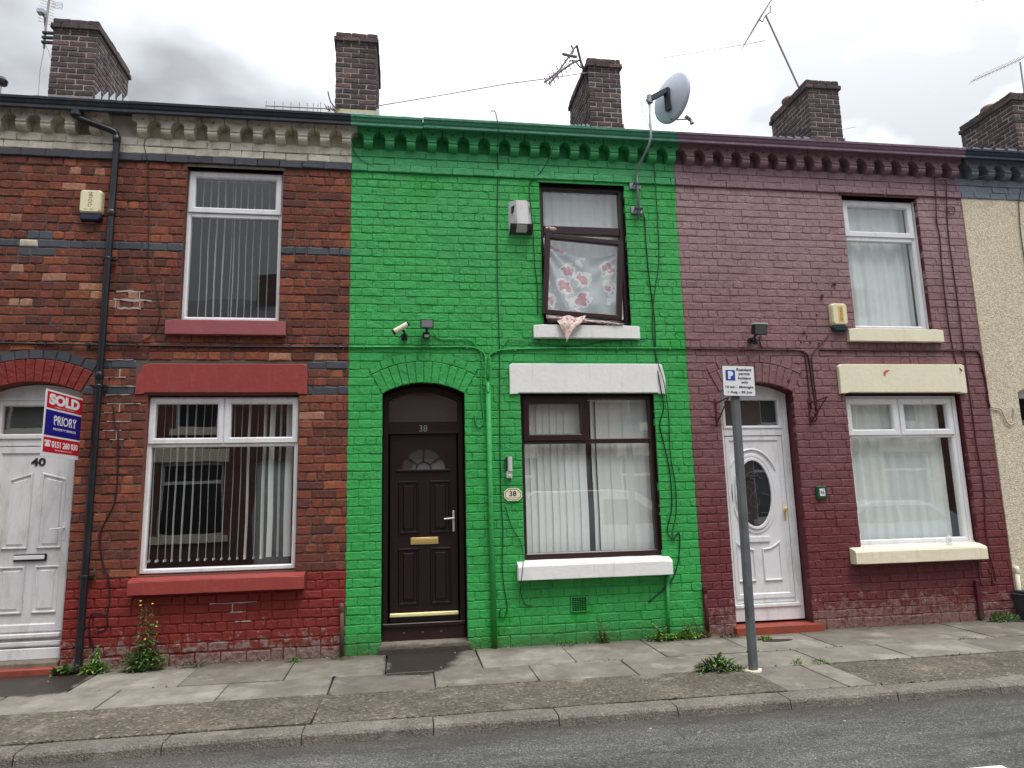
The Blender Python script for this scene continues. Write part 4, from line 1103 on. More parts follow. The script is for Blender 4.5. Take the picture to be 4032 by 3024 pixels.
Ms = Matrix.Translation((2.058, -0.045, 4.035)) @ Matrix.Rotation(R(4.0), 4, 'Y')
sh = MB(); sh_p = pane_sheet(-0.41, 0.41, -0.425, 0.43, 0.006, None)
for o in (sv, sh_p):
    o.data.transform(Ms)
    o.parent = w; o.matrix_parent_inverse = WMI(w)
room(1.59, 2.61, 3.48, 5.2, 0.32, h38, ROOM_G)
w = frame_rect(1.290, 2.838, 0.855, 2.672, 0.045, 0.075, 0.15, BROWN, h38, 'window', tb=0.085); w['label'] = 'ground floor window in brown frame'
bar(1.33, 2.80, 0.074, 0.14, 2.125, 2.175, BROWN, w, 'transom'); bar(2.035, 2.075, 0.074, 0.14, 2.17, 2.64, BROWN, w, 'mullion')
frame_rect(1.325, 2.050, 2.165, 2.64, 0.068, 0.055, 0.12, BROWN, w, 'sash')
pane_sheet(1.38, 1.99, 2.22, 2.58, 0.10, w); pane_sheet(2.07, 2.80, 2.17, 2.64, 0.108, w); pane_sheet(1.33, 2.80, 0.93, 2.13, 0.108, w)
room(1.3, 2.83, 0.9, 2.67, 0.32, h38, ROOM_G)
def door38():
    xl, xr, Y = -0.214, 0.662, 0.19
    f = MB()
    f.box(xl, xl + .055, Y, Y + .09, 0.215, 2.62, c=.004); f.box(xr - .055, xr, Y, Y + .09, 0.215, 2.62, c=.004)
    f.box(xl, xr, Y + .002, Y + .09, 2.275, 2.375, c=.006); f.box(xl + .05, xr - .05, Y - .01, Y + .03, 2.262, 2.28, c=.003)
    f.box(xl, xr, Y - .012, Y + .09, 0.215, 0.262, c=.008)
    fo = f.build('door_frame', BROWN_D, h38)
    cx, cz, r_, w_ = arch_geom(xl, xr, 2.675, 0.115)
    out = arch_loop(xl, xr, 2.37, 2.675, 0.115, 12); inn = arch_loop(xl + .06, xr - .06, 2.395, 2.625, 0.098, 12)
    q = MB(); q.ring(out, inn, Y + .004, Y + .08); q.build('fanlight_frame', BROWN_D, fo)
    q = MB(); q.add([(p[0], Y + .04, p[1]) for p in inn], [tuple(range(len(inn)))]); q.build('fanlight_pane', GLASS, fo, fix=False)
    text('38', .12, (0.222, Y - .003, 2.322), GALV, fo, 'house_number', w=.09, h=.072, ext=.002)
    x0, x1, z0, z1 = xl + .075, xr - .07, 0.265, 2.262
    lf = MB(); lf.box(x0, x1, Y + .03, Y + .08, z0, z1, c=.004); d = lf.build('door', BROWN_D, h38); d['label'] = 'dark rosewood front door with half moon glazing'
    Yd = Y + .028
    ac, az, ra = 0.226, 1.872, 0.262
    def half(r0, r1, n=16):
        return [(ac + r1 * math.cos(math.pi * i / n), az + r1 * math.sin(math.pi * i / n)) for i in range(n + 1)], [(ac + r0 * math.cos(math.pi * i / n), az + r0 * math.sin(math.pi * i / n)) for i in range(n + 1)]
    o_, i_ = half(.235, .285)
    q = MB()
    for k_ in range(16):
        P = [i_[k_], o_[k_], o_[k_+1], i_[k_+1]]; q.prism(P, Yd - .016, Yd + .004, 'y')
    q.box(ac - .30, ac + .30, Yd - .022, Yd + .004, az - .022, az, c=.005); q.build('glazing_surround', BROWN_D, d)
    q = MB(); q.add([(p[0], Yd - .002, p[1]) for p in o_], [tuple(range(17))]); q.build('half_moon_pane', GLASS, d, fix=False)
    q = MB(); q.add([(p[0], Yd - .0005, p[1]) for p in o_], [tuple(range(17))]); q.build('obscured_backing', simple('smoked_backing', (.035, .033, .034), .5), d, fix=False)
    q = MB()
    o2, i2 = half(.072, .088, 12)
    for k_ in range(12): q.prism([i2[k_], o2[k_], o2[k_+1], i2[k_+1]], Yd - .012, Yd, 'y')
    for ang in (36, 90, 144):
        a_ = R(ang); u = Vector((math.cos(a_), math.sin(a_))); n_ = Vector((-u.y, u.x)) * .008; c_ = Vector((ac, az))
        P = [c_ + u * .085 + n_, c_ + u * .085 - n_, c_ + u * .24 - n_, c_ + u * .24 + n_]; q.prism([tuple(p) for p in P], Yd - .012, Yd, 'y')
    q.build('glazing_bar', BROWN_D, d)
    for (a0, a1, b0, b1) in ((-0.048, .170, 1.18, 1.748), (.292, .518, 1.18, 1.748), (-0.048, .170, .438, 1.03), (.292, .515, .438, 1.03)):
        raised_panel(ccw(a0, a1, b0, b1), Yd, d, BROWN_D, d=.014, w=.026)
    q = MB(); q.box(.082, .381, Yd - .010, Yd + .002, 1.066, 1.141, c=.004); q.build('letterbox', BRASS, d)
    q = MB(); q.box(.100, .363, Yd - .013, Yd - .009, 1.080, 1.127, c=.002); q.build('letterbox_flap', BRASS, d)
    q = MB(); q.box(.536, .560, Yd - .02, Yd + .004, 1.19, 1.42, c=.008); q.tube([(.548, Yd - .05, 1.338), (.44, Yd - .055, 1.330)], .009); q.tube([(.548, Yd, 1.338), (.548, Yd - .05, 1.338)], .011); q.build('handle', STEEL, d)
    q = MB(); q.box(x0 + .002, x1 - .002, Yd - .03, Yd + .002, .322, .362, c=.008); q.build('weather_bar', BRASS_PALE, d)
    q = MB(); q.box(xl, xr, Y + .01, Y + .1, 0.085, 0.213, c=.003); q.build('riser_board', BROWN, fo)
    q = MB()
    for x in (0.005, .2, .395): q.box(x, x + .016, Y + .004, Y + .012, .155, .167)
    q.build('screw_caps', GALV, fo)
door38()
b = MB(); b.box(-.16, .61, .262, .266, 2.36, 2.70); b.build('fanlight_backing', FAN_BACK, h38)  # added panel just behind the fanlight, greys its glass
room(-0.2, 0.65, 0.2, 2.75, 0.32, h38, ROOM, 0.6)
t = NT('damp_step_stone'); X, Y, Z = t.xyz(); c = t.gain(lin((128, 118, 104)), t.m('ADD', t.m('MULTIPLY', t.noise(6, 6, .7), 1.2), .35))
dm = t.step(t.m('ADD', t.m('ADD', Z, t.m('MULTIPLY', Y, .25)), t.m('MULTIPLY', t.noise(9, 5, .7), .10)), 0.145, 0.10); c = t.mix(t.m('MULTIPLY', dm, .85), c, lin((44, 37, 29))); t.color(c); t.rough(.75); t.bump(t.noise(30, 5, .7), .6, .012)
rr = random.Random(12); N = 14; fr_ = [(-0.24 + .93 * i / N, -0.05 + rr.uniform(-.008, .008)) for i in range(N + 1)]
b = MB(); top = [(x, y + .012, .072 + rr.uniform(-.006, .004)) for x, y in fr_]; vs = [(x, y, -.01) for x, y in fr_] + [(x, y, .05 + rr.uniform(-.006, .004)) for x, y in fr_] + top + [(-0.22 + .888 * i / N, .26, .084) for i in range(N + 1)]
M_ = N + 1; b.add(vs, [(k*M_ + i, k*M_ + i + 1, (k+1)*M_ + i + 1, (k+1)*M_ + i) for k in range(3) for i in range(N)] + [(0, M_, 2*M_, 3*M_), (N, 3*M_ + N, 2*M_ + N, M_ + N)]); b.build('doorstep', t.mat, h38)
b = MB(); rr = random.Random(2)
b.ring(ccw(1.776, 1.957, .318, .478), ccw(1.788, 1.945, .330, .466), -0.012, 0.002)
for i in range(1, 6): b.box(1.788 + i * .0262 - .002, 1.788 + i * .0262 + .002, -0.006, 0.001, .33, .466)
for i in range(1, 7): b.box(1.788, 1.945, -0.007, 0.0015, .330 + i * .0194 - .0016, .330 + i * .0194 + .0016)
b.build('air_brick', GREEN, h38)
b = MB(); b.box(1.785, 1.948, 0.003, 0.007, .328, .470); b.build('air_brick_void', INK, h38)

# ---------------- house 36 (maroon)
h36 = empty('terraced_house', (5.2, 0, 0), 'maroon painted terraced house with white door and cream trim, right of green one', 'house', 'terraced houses in the row')
D36 = (3.640, 4.560, 0.0, 2.70, 0.115)
W36U = (5.468, 6.515, 3.485, 5.21); W36L = (5.235, 6.775, 0.875, 2.68)
holes = [rect_hole(*W36U), rect_hole(*W36L), rect_hole(5.153, 6.848, 2.6735, 3.03), rect_hole(5.08, 6.768, 0.70, 0.87), rect_hole(5.336, 6.61, 3.31, 3.47),
         arch_hole(D36[0], D36[1], 0, D36[3], D36[4], 0.33)]
wall_back('cornice_wall', V[2], V[3], FRZ_TOP, WALLTOP, [], [], PURPLE_FRZ, h36, y=0.07)
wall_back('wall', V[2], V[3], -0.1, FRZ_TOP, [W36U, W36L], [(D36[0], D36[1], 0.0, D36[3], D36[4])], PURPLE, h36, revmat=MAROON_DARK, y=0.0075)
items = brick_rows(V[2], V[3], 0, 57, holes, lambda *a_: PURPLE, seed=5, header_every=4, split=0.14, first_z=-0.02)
place_bricks(items, h36)
a, b_ = frieze_items(V[2], V[3], PURPLE_FRZ, PURPLE_FRZ, 6)
place_bricks(a, h36, name='frieze_brick'); place_bricks(b_, h36, name='band_brick')
brackets(V[2], h36, PURPLE_FRZ); ledge(V[2], V[3], PURPLE_FRZ, h36)
gutter([(V[2], 6.58, -0.002, 0.014), (6.583, V[3] - .002, -0.002, 0.014)], h36, PURPLE_TRIM)
roof(V[2], V[3], h36, SLATE)
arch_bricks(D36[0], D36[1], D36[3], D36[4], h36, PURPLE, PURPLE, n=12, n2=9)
b = MB(); b.box(5.44, 6.53, -0.012, 0.08, 5.21, 5.236); b.build('window_head', MAROON_DARK, h36)
lintel(5.155, 6.845, 2.675, 3.034, h36, CREAM_TRIM, ya=-0.04, notch=0.012, slant=0.0, slant_r=0.0)
sill(5.085, 6.768, 0.700, 0.862, h36, CREAM_TRIM, proj=0.12, slope=0.035, rnd=0.03)
sill(5.337, 6.610, 3.312, 3.470, h36, CREAM_TRIM, proj=0.06, slope=0.008, rnd=0.006)
w = frame_rect(5.475, 6.490, 3.49, 5.185, 0.05, 0.075, 0.15, UPVC, h36, 'window'); w['label'] = 'upper window with net curtain'
bar(5.52, 6.44, 0.072, 0.13, 4.64, 4.70, UPVC, w, 'transom'); frame_rect(5.505, 6.475, 4.695, 5.165, 0.07, 0.058, 0.12, UPVC, w, 'sash')
pane_sheet(5.56, 6.42, 4.75, 5.11, .1, w); pane_sheet(5.52, 6.44, 3.54, 4.65, .108, w)
b = MB(); b.box(6.492, 6.512, 0.06, 0.15, 3.49, 5.19); b.build('window_trim', UPVC, w)
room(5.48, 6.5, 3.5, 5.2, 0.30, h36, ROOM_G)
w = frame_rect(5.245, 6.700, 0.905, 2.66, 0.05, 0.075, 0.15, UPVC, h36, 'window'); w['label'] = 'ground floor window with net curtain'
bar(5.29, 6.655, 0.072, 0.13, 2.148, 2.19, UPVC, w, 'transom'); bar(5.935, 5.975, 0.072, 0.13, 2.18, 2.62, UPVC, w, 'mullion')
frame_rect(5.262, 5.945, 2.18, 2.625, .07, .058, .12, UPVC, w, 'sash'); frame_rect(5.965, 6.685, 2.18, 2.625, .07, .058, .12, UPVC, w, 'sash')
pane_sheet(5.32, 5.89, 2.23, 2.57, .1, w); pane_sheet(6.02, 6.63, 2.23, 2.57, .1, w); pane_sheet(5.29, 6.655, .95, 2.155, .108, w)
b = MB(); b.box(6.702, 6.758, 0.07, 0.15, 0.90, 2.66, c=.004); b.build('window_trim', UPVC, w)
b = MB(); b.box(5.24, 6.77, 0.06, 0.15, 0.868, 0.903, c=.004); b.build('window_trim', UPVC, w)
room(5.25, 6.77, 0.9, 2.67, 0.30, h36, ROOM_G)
def door36():
    xl, xr, Y = 3.655, 4.552, 0.16
    f = MB(); f.prism(arch_loop(xl, xr, 2.655, 2.695, 0.112), Y, Y + .08, 'y')
    for a0, a1, yy in ((xl, xl + .05, Y), (xl + .05, xl + .085, Y + .015), (xr - .05, xr, Y), (xr - .085, xr - .05, Y + .015)):
        f.box(a0, a1, yy, Y + .09, 0.1, 2.655, c=.004)
    f.box(xl + .08, xr - .08, Y + .01, Y + .09, 2.20, 2.295, c=.006)
    f.box(xl + .05, xr - .05, Y - .005, Y + .09, 0.1, 0.245, c=.004)
    f.box(xl + .05, xr - .05, Y - .02, Y + .09, 0.245, 0.285, c=.006)
    fo = f.build('door_frame', UPVC, h36)
    frame_rect(xl + .08, xr - .08, 2.285, 2.66, .035, Y, Y + .06, UPVC, fo, 'fanlight_frame'); pane_sheet(xl + .1, xr - .1, 2.31, 2.64, Y + .04, fo, name='fanlight_pane')
    x0, x1, z0, z1 = xl + .09, xr - .09, .29, 2.195
    q = MB(); q.box(x0, x1, Y + .03, Y + .08, z0, z1, c=.005); d = q.build('door', UPVC, h36); d['label'] = 'white front door with oval glass'
    frame_rect(x0, x1, z0 + .05, z1, .06, Y + .018, Y + .032, UPVC, d, 'door_stile')
    Yd = Y + .026
    cx, cz, rx, rz = 4.062, 1.527, .205, .38
    def ell(k_, n=32, ks=None): return [(cx + (rx + k_) * math.cos(2 * math.pi * i / n), cz + (rz + k_) * math.sin(2 * math.pi * i / n)) for i in range(n)]
    q = MB(); n = 32
    loops = [(ell(.085), Yd + .004), (ell(.078), Yd - .008), (ell(.055), Yd - .008), (ell(.048), Yd + .001), (ell(.04), Yd + .001), (ell(.03), Yd - .022), (ell(.006), Yd - .022), (ell(0), Yd - .006)]
    vs = [(p[0], yy, p[1]) for L_, yy in loops for p in L_]
    fs = [(k_*n + i, k_*n + (i+1) % n, (k_+1)*n + (i+1) % n, (k_+1)*n + i) for k_ in range(len(loops) - 1) for i in range(n)]
    q.add(vs, fs); q.build('oval_surround', UPVC, d, smooth=False)
    q = MB(); q.add([(p[0], Yd - .007, p[1]) for p in ell(0.002)], [tuple(range(n))]); q.build('oval_pane', GLASS, d, fix=False)
    q = MB(); q.add([(p[0], Yd + .003, p[1]) for p in ell(0.002)], [tuple(range(n))]); q.build('obscured_backing', simple('obscure_dark', (.02, .02, .022), .5), d, fix=False)
    q = MB()                                             # leaded pattern: lily with a fan above
    def lead(pts, r_=.0035): q.tube([(p[0], Yd - .0105, p[1]) for p in pts], r_, 5)
    for i in range(7):
        a_ = math.pi * i / 6; lead([(cx - .01 + .03 * math.cos(a_), 1.70 + .03 * math.sin(a_)), (cx - .01 + .085 * math.cos(a_), 1.70 + .075 * math.sin(a_))])
    lead([(cx - .01 + .085 * math.cos(math.pi * i / 10), 1.70 + .075 * math.sin(math.pi * i / 10)) for i in range(11)])
    lead([(cx - .01 + .03 * math.cos(math.pi * i / 10), 1.70 + .03 * math.sin(math.pi * i / 10)) for i in range(11)])
    lead([(cx - .12, 1.70), (cx + .10, 1.70)]); lead([(cx, 1.70), (cx, 1.16)], .003)
    lead(smooth_path([(cx - .05, 0, 1.66), (cx + .05, 0, 1.60), (cx - .02, 0, 1.52), (cx + .06, 0, 1.44), (cx, 0, 1.36), (cx - .07, 0, 1.42), (cx - .03, 0, 1.55), (cx - .09, 0, 1.6)], 4) and [(p.x, p.z) for p in smooth_path([(cx - .05, 0, 1.66), (cx + .05, 0, 1.60), (cx - .02, 0, 1.52), (cx + .06, 0, 1.44), (cx, 0, 1.36), (cx - .07, 0, 1.42), (cx - .03, 0, 1.55), (cx - .09, 0, 1.6)], 4)])
    lead([(cx - .15, 1.30), (cx - .06, 1.30)]); lead([(cx + .06, 1.30), (cx + .15, 1.30)]); lead([(cx - .19, 1.5), (cx - .09, 1.52)]); lead([(cx + .09, 1.52), (cx + .19, 1.5)])
    q.build('leading', simple('lead_came', lin((96, 98, 100)), .5, .5), d)
    q = MB()                                             # raised scroll over the oval
    top = [(cx + (rx + .125) * math.cos(a_), 1.575 + (rz + .085) * math.sin(a_)) for a_ in [R(28) + R(124) * i / 14 for i in range(15)]]
    q.tube([(p[0], Yd - .002, p[1]) for p in top], [.007] + [.013] * 13 + [.007], 6)
    q.build('moulding', UPVC, d)
    q = MB(); q.box(3.915, 4.212, Yd - .014, Yd + .002, .968, 1.034, c=.005); q.build('letterbox', UPVC, d)
    raised_panel([(4.105, .53), (4.335, .53), (4.335, .99), (4.28, .945), (4.20, .905), (4.105, .895)], Yd - .001, d, UPVC, inner=False)
    raised_panel([(3.785, .53), (4.010, .53), (4.010, .895), (3.92, .905), (3.84, .945), (3.785, .99)], Yd - .001, d, UPVC, inner=False)
    q = MB(); q.lathe([(.016, 0), (.012, -.03), (.026, -.035), (.028, -.05), (.018, -.062)], (4.424, Yd, 1.335), 12, 'y'); q.box(4.412, 4.436, Yd - .012, Yd, 1.20, 1.30, c=.004)
    q.build('handle', BRASS, d)
    q = MB(); q.box(4.405, 4.443, Yd - .010, Yd, 1.31, 1.46, c=.004); q.build('handle_plate', UPVC, d)
door36()
b = MB(); b.box(3.72, 4.49, .235, .239, 2.28, 2.66); b.build('fanlight_backing', simple('dark_fanlight_backing', (.05, .05, .047), .9), h36)  # darker panel added behind this fanlight to set the tone of its glass
room(3.66, 4.55, 0.2, 2.75, 0.30, h36, ROOM_G, 0.6)
b = MB(); b.prism([(3.59, -0.10), (4.62, -0.10), (4.56, 0.25), (3.64, 0.25)], -0.02, 0.075, 'z'); b.build('doorstep', RED_STEP, h36)

# ---------------- house 34 (cream render)
h34 = empty('terraced_house', (9.0, 0, 0), 'cream pebbledash terraced house cut off at the right edge', 'house', 'terraced houses in the row')
D34 = (7.565, 8.46, 0.0, 2.69, 0.115)
W34U = (9.31, 10.35, 3.485, 5.12); W34L = (9.1, 10.6, 0.875, 2.68)
wall_back('wall', V[3], V[4], -0.1, 5.238, [W34U, W34L], [(D34[0], D34[1], 0.0, D34[3], D34[4])], PEBBLE, h34, y=-0.012, revmat=PEBBLE)
wall_back('cornice_wall', V[3], V[4], FRZ_TOP, WALLTOP, [], [], GREY_FRZ, h34, y=0.07)
wall_back('upper_wall', V[3], V[4], 5.24, FRZ_TOP, [], [], GREY_FRZ, h34, y=0.009)
a, b_ = frieze_items(V[3], V[4], GREY_FRZ, GREY_FRZ, 8)
place_bricks(a, h34, name='frieze_brick'); place_bricks(b_, h34, name='band_brick')
brackets(V[3], h34, GREY_FRZ); ledge(V[3], V[4], GREY_FRZ, h34)
gutter([(V[3], V[4], -0.004, 0.012)], h34, NAVY_TRIM)
roof(V[3], V[4], h34, SLATE)
def door34():
    xl, xr, Y = 7.57, 8.455, .14
    f = MB(); f.prism(arch_loop(xl, xr, 2.64, 2.685, 0.112), Y, Y + .08, 'y')
    f.box(xl, xl + .07, Y, Y + .08, .1, 2.64, c=.004); f.box(xr - .07, xr, Y, Y + .08, .1, 2.64, c=.004); f.box(xl + .07, xr - .07, Y, Y + .08, 2.2, 2.29, c=.004)
    fo = f.build('door_frame', UPVC_G, h34); pane_sheet(xl + .07, xr - .07, 2.29, 2.64, Y + .04, fo, name='fanlight_pane')
    q = MB(); q.box(xl + .07, xr - .07, Y + .02, Y + .07, .1, 2.2, c=.004); d = q.build('door', UPVC_G, h34)
    for P in ((7.72, 7.98, .5, .95), (8.05, 8.31, .5, .95), (7.72, 7.98, 1.1, 1.95), (8.05, 8.31, 1.1, 1.95)): raised_panel(ccw(*P), Y + .018, d, UPVC_G)
door34()
room(7.57, 8.45, .2, 2.75, .3, h34, ROOM_G, .6)
for P in (W34U, W34L):
    w = frame_rect(P[0] + .01, P[1] - .01, P[2], P[3], .06, .07, .14, UPVC, h34, 'window'); pane_sheet(P[0] + .05, P[1] - .05, P[2] + .05, P[3] - .05, .1, w); room(P[0], P[1], P[2], P[3], .3, h34, ROOM_G)
b = MB(); b.box(7.60, 8.42, -0.08, 0.2, -0.01, 0.09, c=.01); b.build('doorstep', STONE, h34)

# ------------------------------------------------------------------ chimneys
def chimney(house, xa, xb, ya, yb, zb, zt, side, label=None, seed=0):
    """core with bricks; side = which long side is seen (-1 left, 1 right, 0 none)"""
    core = MB(); core.box(xa + .007, xb - .007, ya + .007, yb - .007, 6.0, zt - .01); ch = core.build('chimney', MORTAR_CH, house)
    if label: ch['label'] = label
    inv = WMI(ch); c_h = 0.0845
    def put(M_, L, H, n, ind=True, jb=None, mt=CH):
        isS = L > .15; var = STR_R if isS else HDR_R; rr = random.Random(n + seed * 100)
        idx = rr.randrange(len(var)); L0 = .2325 if isS else .1125
        MM = M_ @ Matrix.Translation((0, rr.uniform(-.004, .004), 0)) @ Matrix.Rotation(rr.uniform(-.02, .02), 4, 'Y') @ Matrix.Rotation(rr.uniform(-.03, .03), 4, 'Z') @ Matrix.Diagonal((L / L0, 1, H / BH, 1))
        if ind:
            o = bpy.data.objects.new('brick', brick_mesh(var, idx, mt, ('S' if isS else 'H') + 'r')); col.objects.link(o); o.matrix_world = MM; o.parent = ch; o.matrix_parent_inverse = inv
        else:
            vs, fs = var[idx]; jb.add([MM @ Vector(v) for v in vs], fs)
    joined = MB(); n = 0
    nc = int((zt - zb) / c_h)
    faces = [('f', (xa, ya), 0, xb - xa, True), ('r', (xb, ya), math.pi / 2, yb - ya, side == 1), ('b', (xb, yb), math.pi, xb - xa, False), ('l', (xa, yb), -math.pi / 2, yb - ya, side == -1)]
    for k_ in range(nc):
        z = zt - (k_ + .5) * c_h
        out = 0.03 if k_ == 1 else 0.0
        if k_ == 0: out = 0.008
        for nm, org, ang, L, ind in faces:
            x = -out; off = (k_ % 2)
            cuts = [-out]
            p = (0.112 if off else 0.225)
            while p < L - .05: cuts.append(p); p += 0.2325
            cuts.append(L + out)
            for u, v in zip(cuts, cuts[1:]):
                if v - u < .03: continue
                M_ = Matrix.Translation((org[0], org[1], z)) @ Matrix.Rotation(ang, 4, 'Z') @ Matrix.Translation(((u + v) / 2, -out, 0))
                put(M_, v - u - .014, c_h - .015, n, ind, joined); n += 1
    joined.build('brick_rows', CH, ch, kind='stuff')
    # lead flashing: stepped on the seen side, strip at the front
    fl = MB()
    fl.box(xa - .004, xb + .004, ya - .012, ya - .004, 6.9, zb - 0.03)
    if side:
        X = xb + .006 if side == 1 else xa - .006
        for i in range(5):
            y0 = ya + .02 + i * .24
            zz = 5.80 + (y0 + .15) * math.tan(R(29.4))
            fl.prism([(y0, zz - .1), (y0 + .22, zz - .02), (y0 + .22, zz + .18), (y0 + .19, zz + (.34 if side == 1 else .27)), (y0 + .03, zz + .16)], X - .003, X + .003, 'x')
    fl.build('flashing', LEAD, ch)
    return ch
TY, TB = 2.27, 3.45
c1 = chimney(h40, -4.93, -4.335, TY, TB, 7.25, 8.48, 1, 'leftmost chimney, its long right side seen', 1)
c2 = chimney(h38, -1.005, -0.400, TY, TB, 7.30, 8.60, 0, 'chimney over the red and green party wall', 2)
c3 = chimney(h38, 2.905, 3.435, TY, TB + .1, 7.27, 8.47, -1, 'chimney behind the satellite dish', 3)
c4 = chimney(h36, 6.66, 7.235, TY, TB, 7.26, 8.36, -1, 'chimney over the maroon house', 4)
c5 = chimney(h34, 10.55, 11.15, TY, TB, 7.26, 8.40, -1, 'chimney at the right edge', 5)
def pot(c, x, y, z, r_=.11, h=.2, dome=True, mat=TERRA):
    b = MB(); prof = [(r_ * .9, -.05), (r_, 0), (r_, h * .5)]
    if dome: prof += [(r_ * 1.1, h * .55), (r_ * 1.05, h * .8), (r_ * .75, h * 1.0), (r_ * .3, h * 1.08), (.01, h * 1.1)]
    else: prof += [(r_ * .85, h), (r_ * .95, h * 1.05), (r_ * .7, h * 1.05), (r_ * .6, h)]
    b.lathe(prof, (x, y, z), 16); b.build('chimney_pot', mat, c, smooth=True)
pot(c3, 3.36, 2.60, 8.42, .11, .18); pot(c4, 6.78, 3.0, 8.32, .12, .15); pot(c5, 10.75, 2.95, 8.38, .13, .16); pot(c1, -4.62, 3.1, 8.42, .10, .05, False)
b = MB(); b.box(-1.01, -.395, TY - .004, TY + .03, 7.0, 7.33, c=.005); b.build('mortar_fillet', simple('pale_fillet', lin((196, 188, 150)), .9, var=.2), c2)
b = MB(); b.box(-.398, -.355, TY - .01, TB, 6.9, 7.36); b.build('corner_flashing', LEAD, c2)
b = MB(); b.box(3.437, 3.452, TY - .01, TB, 6.9, 7.36); b.build('corner_flashing', LEAD, c3)
b = MB(); b.box(7.237, 7.255, TY - .01, TB, 6.9, 7.33); b.build('corner_flashing', LEAD, c4)


# ------------------------------------------------------------------ blinds and curtains
def thing(name, loc, label, cat, group=None): return empty(name, loc, label, cat, group)
def head_rail(x0, x1, z, y, root):
    b = MB(); b.box(x0, x1, y - .02, y + .02, z, z + .03, c=.004); b.build('head_rail', SLAT_W, root)
t_ = thing('vertical_blind', (-1.83, .2, 5.15), 'open vertical blind of thin pale slats behind the upper window of the bare brick house', 'blind', 'vertical window blinds')
slats([-2.207, -2.128, -2.051, -1.970, -1.889, -1.862, -1.804, -1.730, -1.657, -1.579, -1.492], [.010, .013, .016, .015, .008, .011, .009, .009, .008], 3.55, 5.14, .2, t_, SLAT_W)
head_rail(-2.3, -1.36, 5.14, .2, t_)
t_ = thing('vertical_blind', (-1.85, .2, 2.6), 'untidy slatted vertical blind in the ground floor window of the bare brick house', 'blind', 'vertical window blinds')
slats([-2.557, -2.480, -2.405, -2.337, -2.254, -2.168, -2.087, -2.011, -1.929, -1.853, -1.773, -1.697, -1.622, -1.537, -1.461], [.010, .006, .008, .016, .018, .016, .009, .007, .006, .007, .007, .009, .026, .006, .035], .98, 2.60, .2, t_, SLAT_W, weights=True)
slats([-1.385, -1.30, -1.205], [.055, .022, .075], .99, 2.60, .2, t_, SLAT_W)
head_rail(-2.56, -1.13, 2.60, .2, t_)
t_ = thing('vertical_blind', (2.07, .2, 2.6), 'closed white vertical blind with dark gap in the middle, in brown ground floor window', 'blind', 'vertical window blinds')
for i in range(9): slats([1.375 + i * .0805], [.0840 - .0012 * (i % 3)], .93, 2.62, .185 + .004 * (i % 2), t_, SLAT_W)
slats([2.155], [.05], .93, 2.62, .19, t_, SLAT_W)
for i in range(8): slats([2.232 + i * .0805], [.0840 - .0012 * (i % 2)], .93, 2.62, .185 + .004 * (i % 2), t_, SLAT_W)
head_rail(1.33, 2.80, 2.62, .185, t_)
def sheet(name, x0, x1, z0, z1, y, amp, freq, mat, parent, nx=60, nz=6, seed=0, edge=None, kind=None):
    rr = random.Random(seed); ph = [rr.uniform(0, 6.3) for _ in range(4)]
    vs = []; fs = []
    for j in range(nz + 1):
        for i in range(nx + 1):
            u = i / nx; v = j / nz
            x = x0 + (x1 - x0) * u; z = z0 + (z1 - z0) * v
            if edge: x, z = edge(x, z, u, v)
            yy = y + amp * (math.sin(x * freq + ph[0] + .3 * math.sin(v * 3)) + .5 * math.sin(x * freq * 2.3 + ph[1]))
            vs.append((x, yy, z))
    for j in range(nz):
        for i in range(nx):
            a = j * (nx + 1) + i; fs.append((a, a + 1, a + nx + 2, a + nx + 1))
    b = MB(); b.add(vs, fs); o = b.build(name, mat, parent, smooth=True, fix=False); return o
o = sheet('net_curtain', 1.60, 2.60, 3.5, 5.17, .22, .008, 55, NET, None); tag(o, 'pale net curtain behind the upper pane of the green house', 'curtain', 'net curtains')
o = sheet('net_curtain', 5.28, 6.60, .93, 2.64, .20, .012, 42, NET, None, seed=3); tag(o, 'pale pleated net curtain behind the ground floor window of the maroon house', 'curtain', 'net curtains')
o = sheet('net_curtain', 5.50, 6.45, 3.52, 5.17, .20, .014, 30, NET, None, seed=5); tag(o, 'pale net curtain behind the upper window of the maroon house', 'curtain', 'net curtains')
# the flowered sheet: hung inside, swagged along its top, a corner flapping out over the sill
cl = thing('curtain', (2.07, 0, 3.6), 'white sheet with pink flowers behind the crooked brown sash, trailing over the sill', 'curtain')
def swag():
    nx, nz = 56, 44; vs = []; fs = []
    for j in range(nz + 1):
        for i in range(nx + 1):
            u = i / nx; v = j / nz
            x = 1.62 + .92 * u
            top = 4.54 - .52 * u * (1 - u) * (1.0 - .25 * u) * 1.35 - .16 * u
            z = 3.56 + (top - 3.56) * v
            # folds radiate from the two pinned upper corners
            a1 = math.atan2(4.53 - z + .001, x - 1.60 + .02); a2 = math.atan2(4.40 - z + .001, 2.58 - x + .02)
            w1 = max(0, 1 - 1.1 * u); w2 = max(0, u * 1.1 - .2)
            yy = .045 + .016 * math.sin(a1 * 19) * w1 + .014 * math.sin(a2 * 17) * w2 + .006 * math.sin(x * 21 + z * 9)
            vs.append((x, yy, z))
    for j in range(nz):
        for i in range(nx):
            a = j * (nx + 1) + i; fs.append((a, a + 1, a + nx + 2, a + nx + 1))
    b = MB(); b.add(vs, fs); return b.build('hanging_sheet', FLORAL, cl, smooth=True, fix=False)
swag()
rr = random.Random(4)
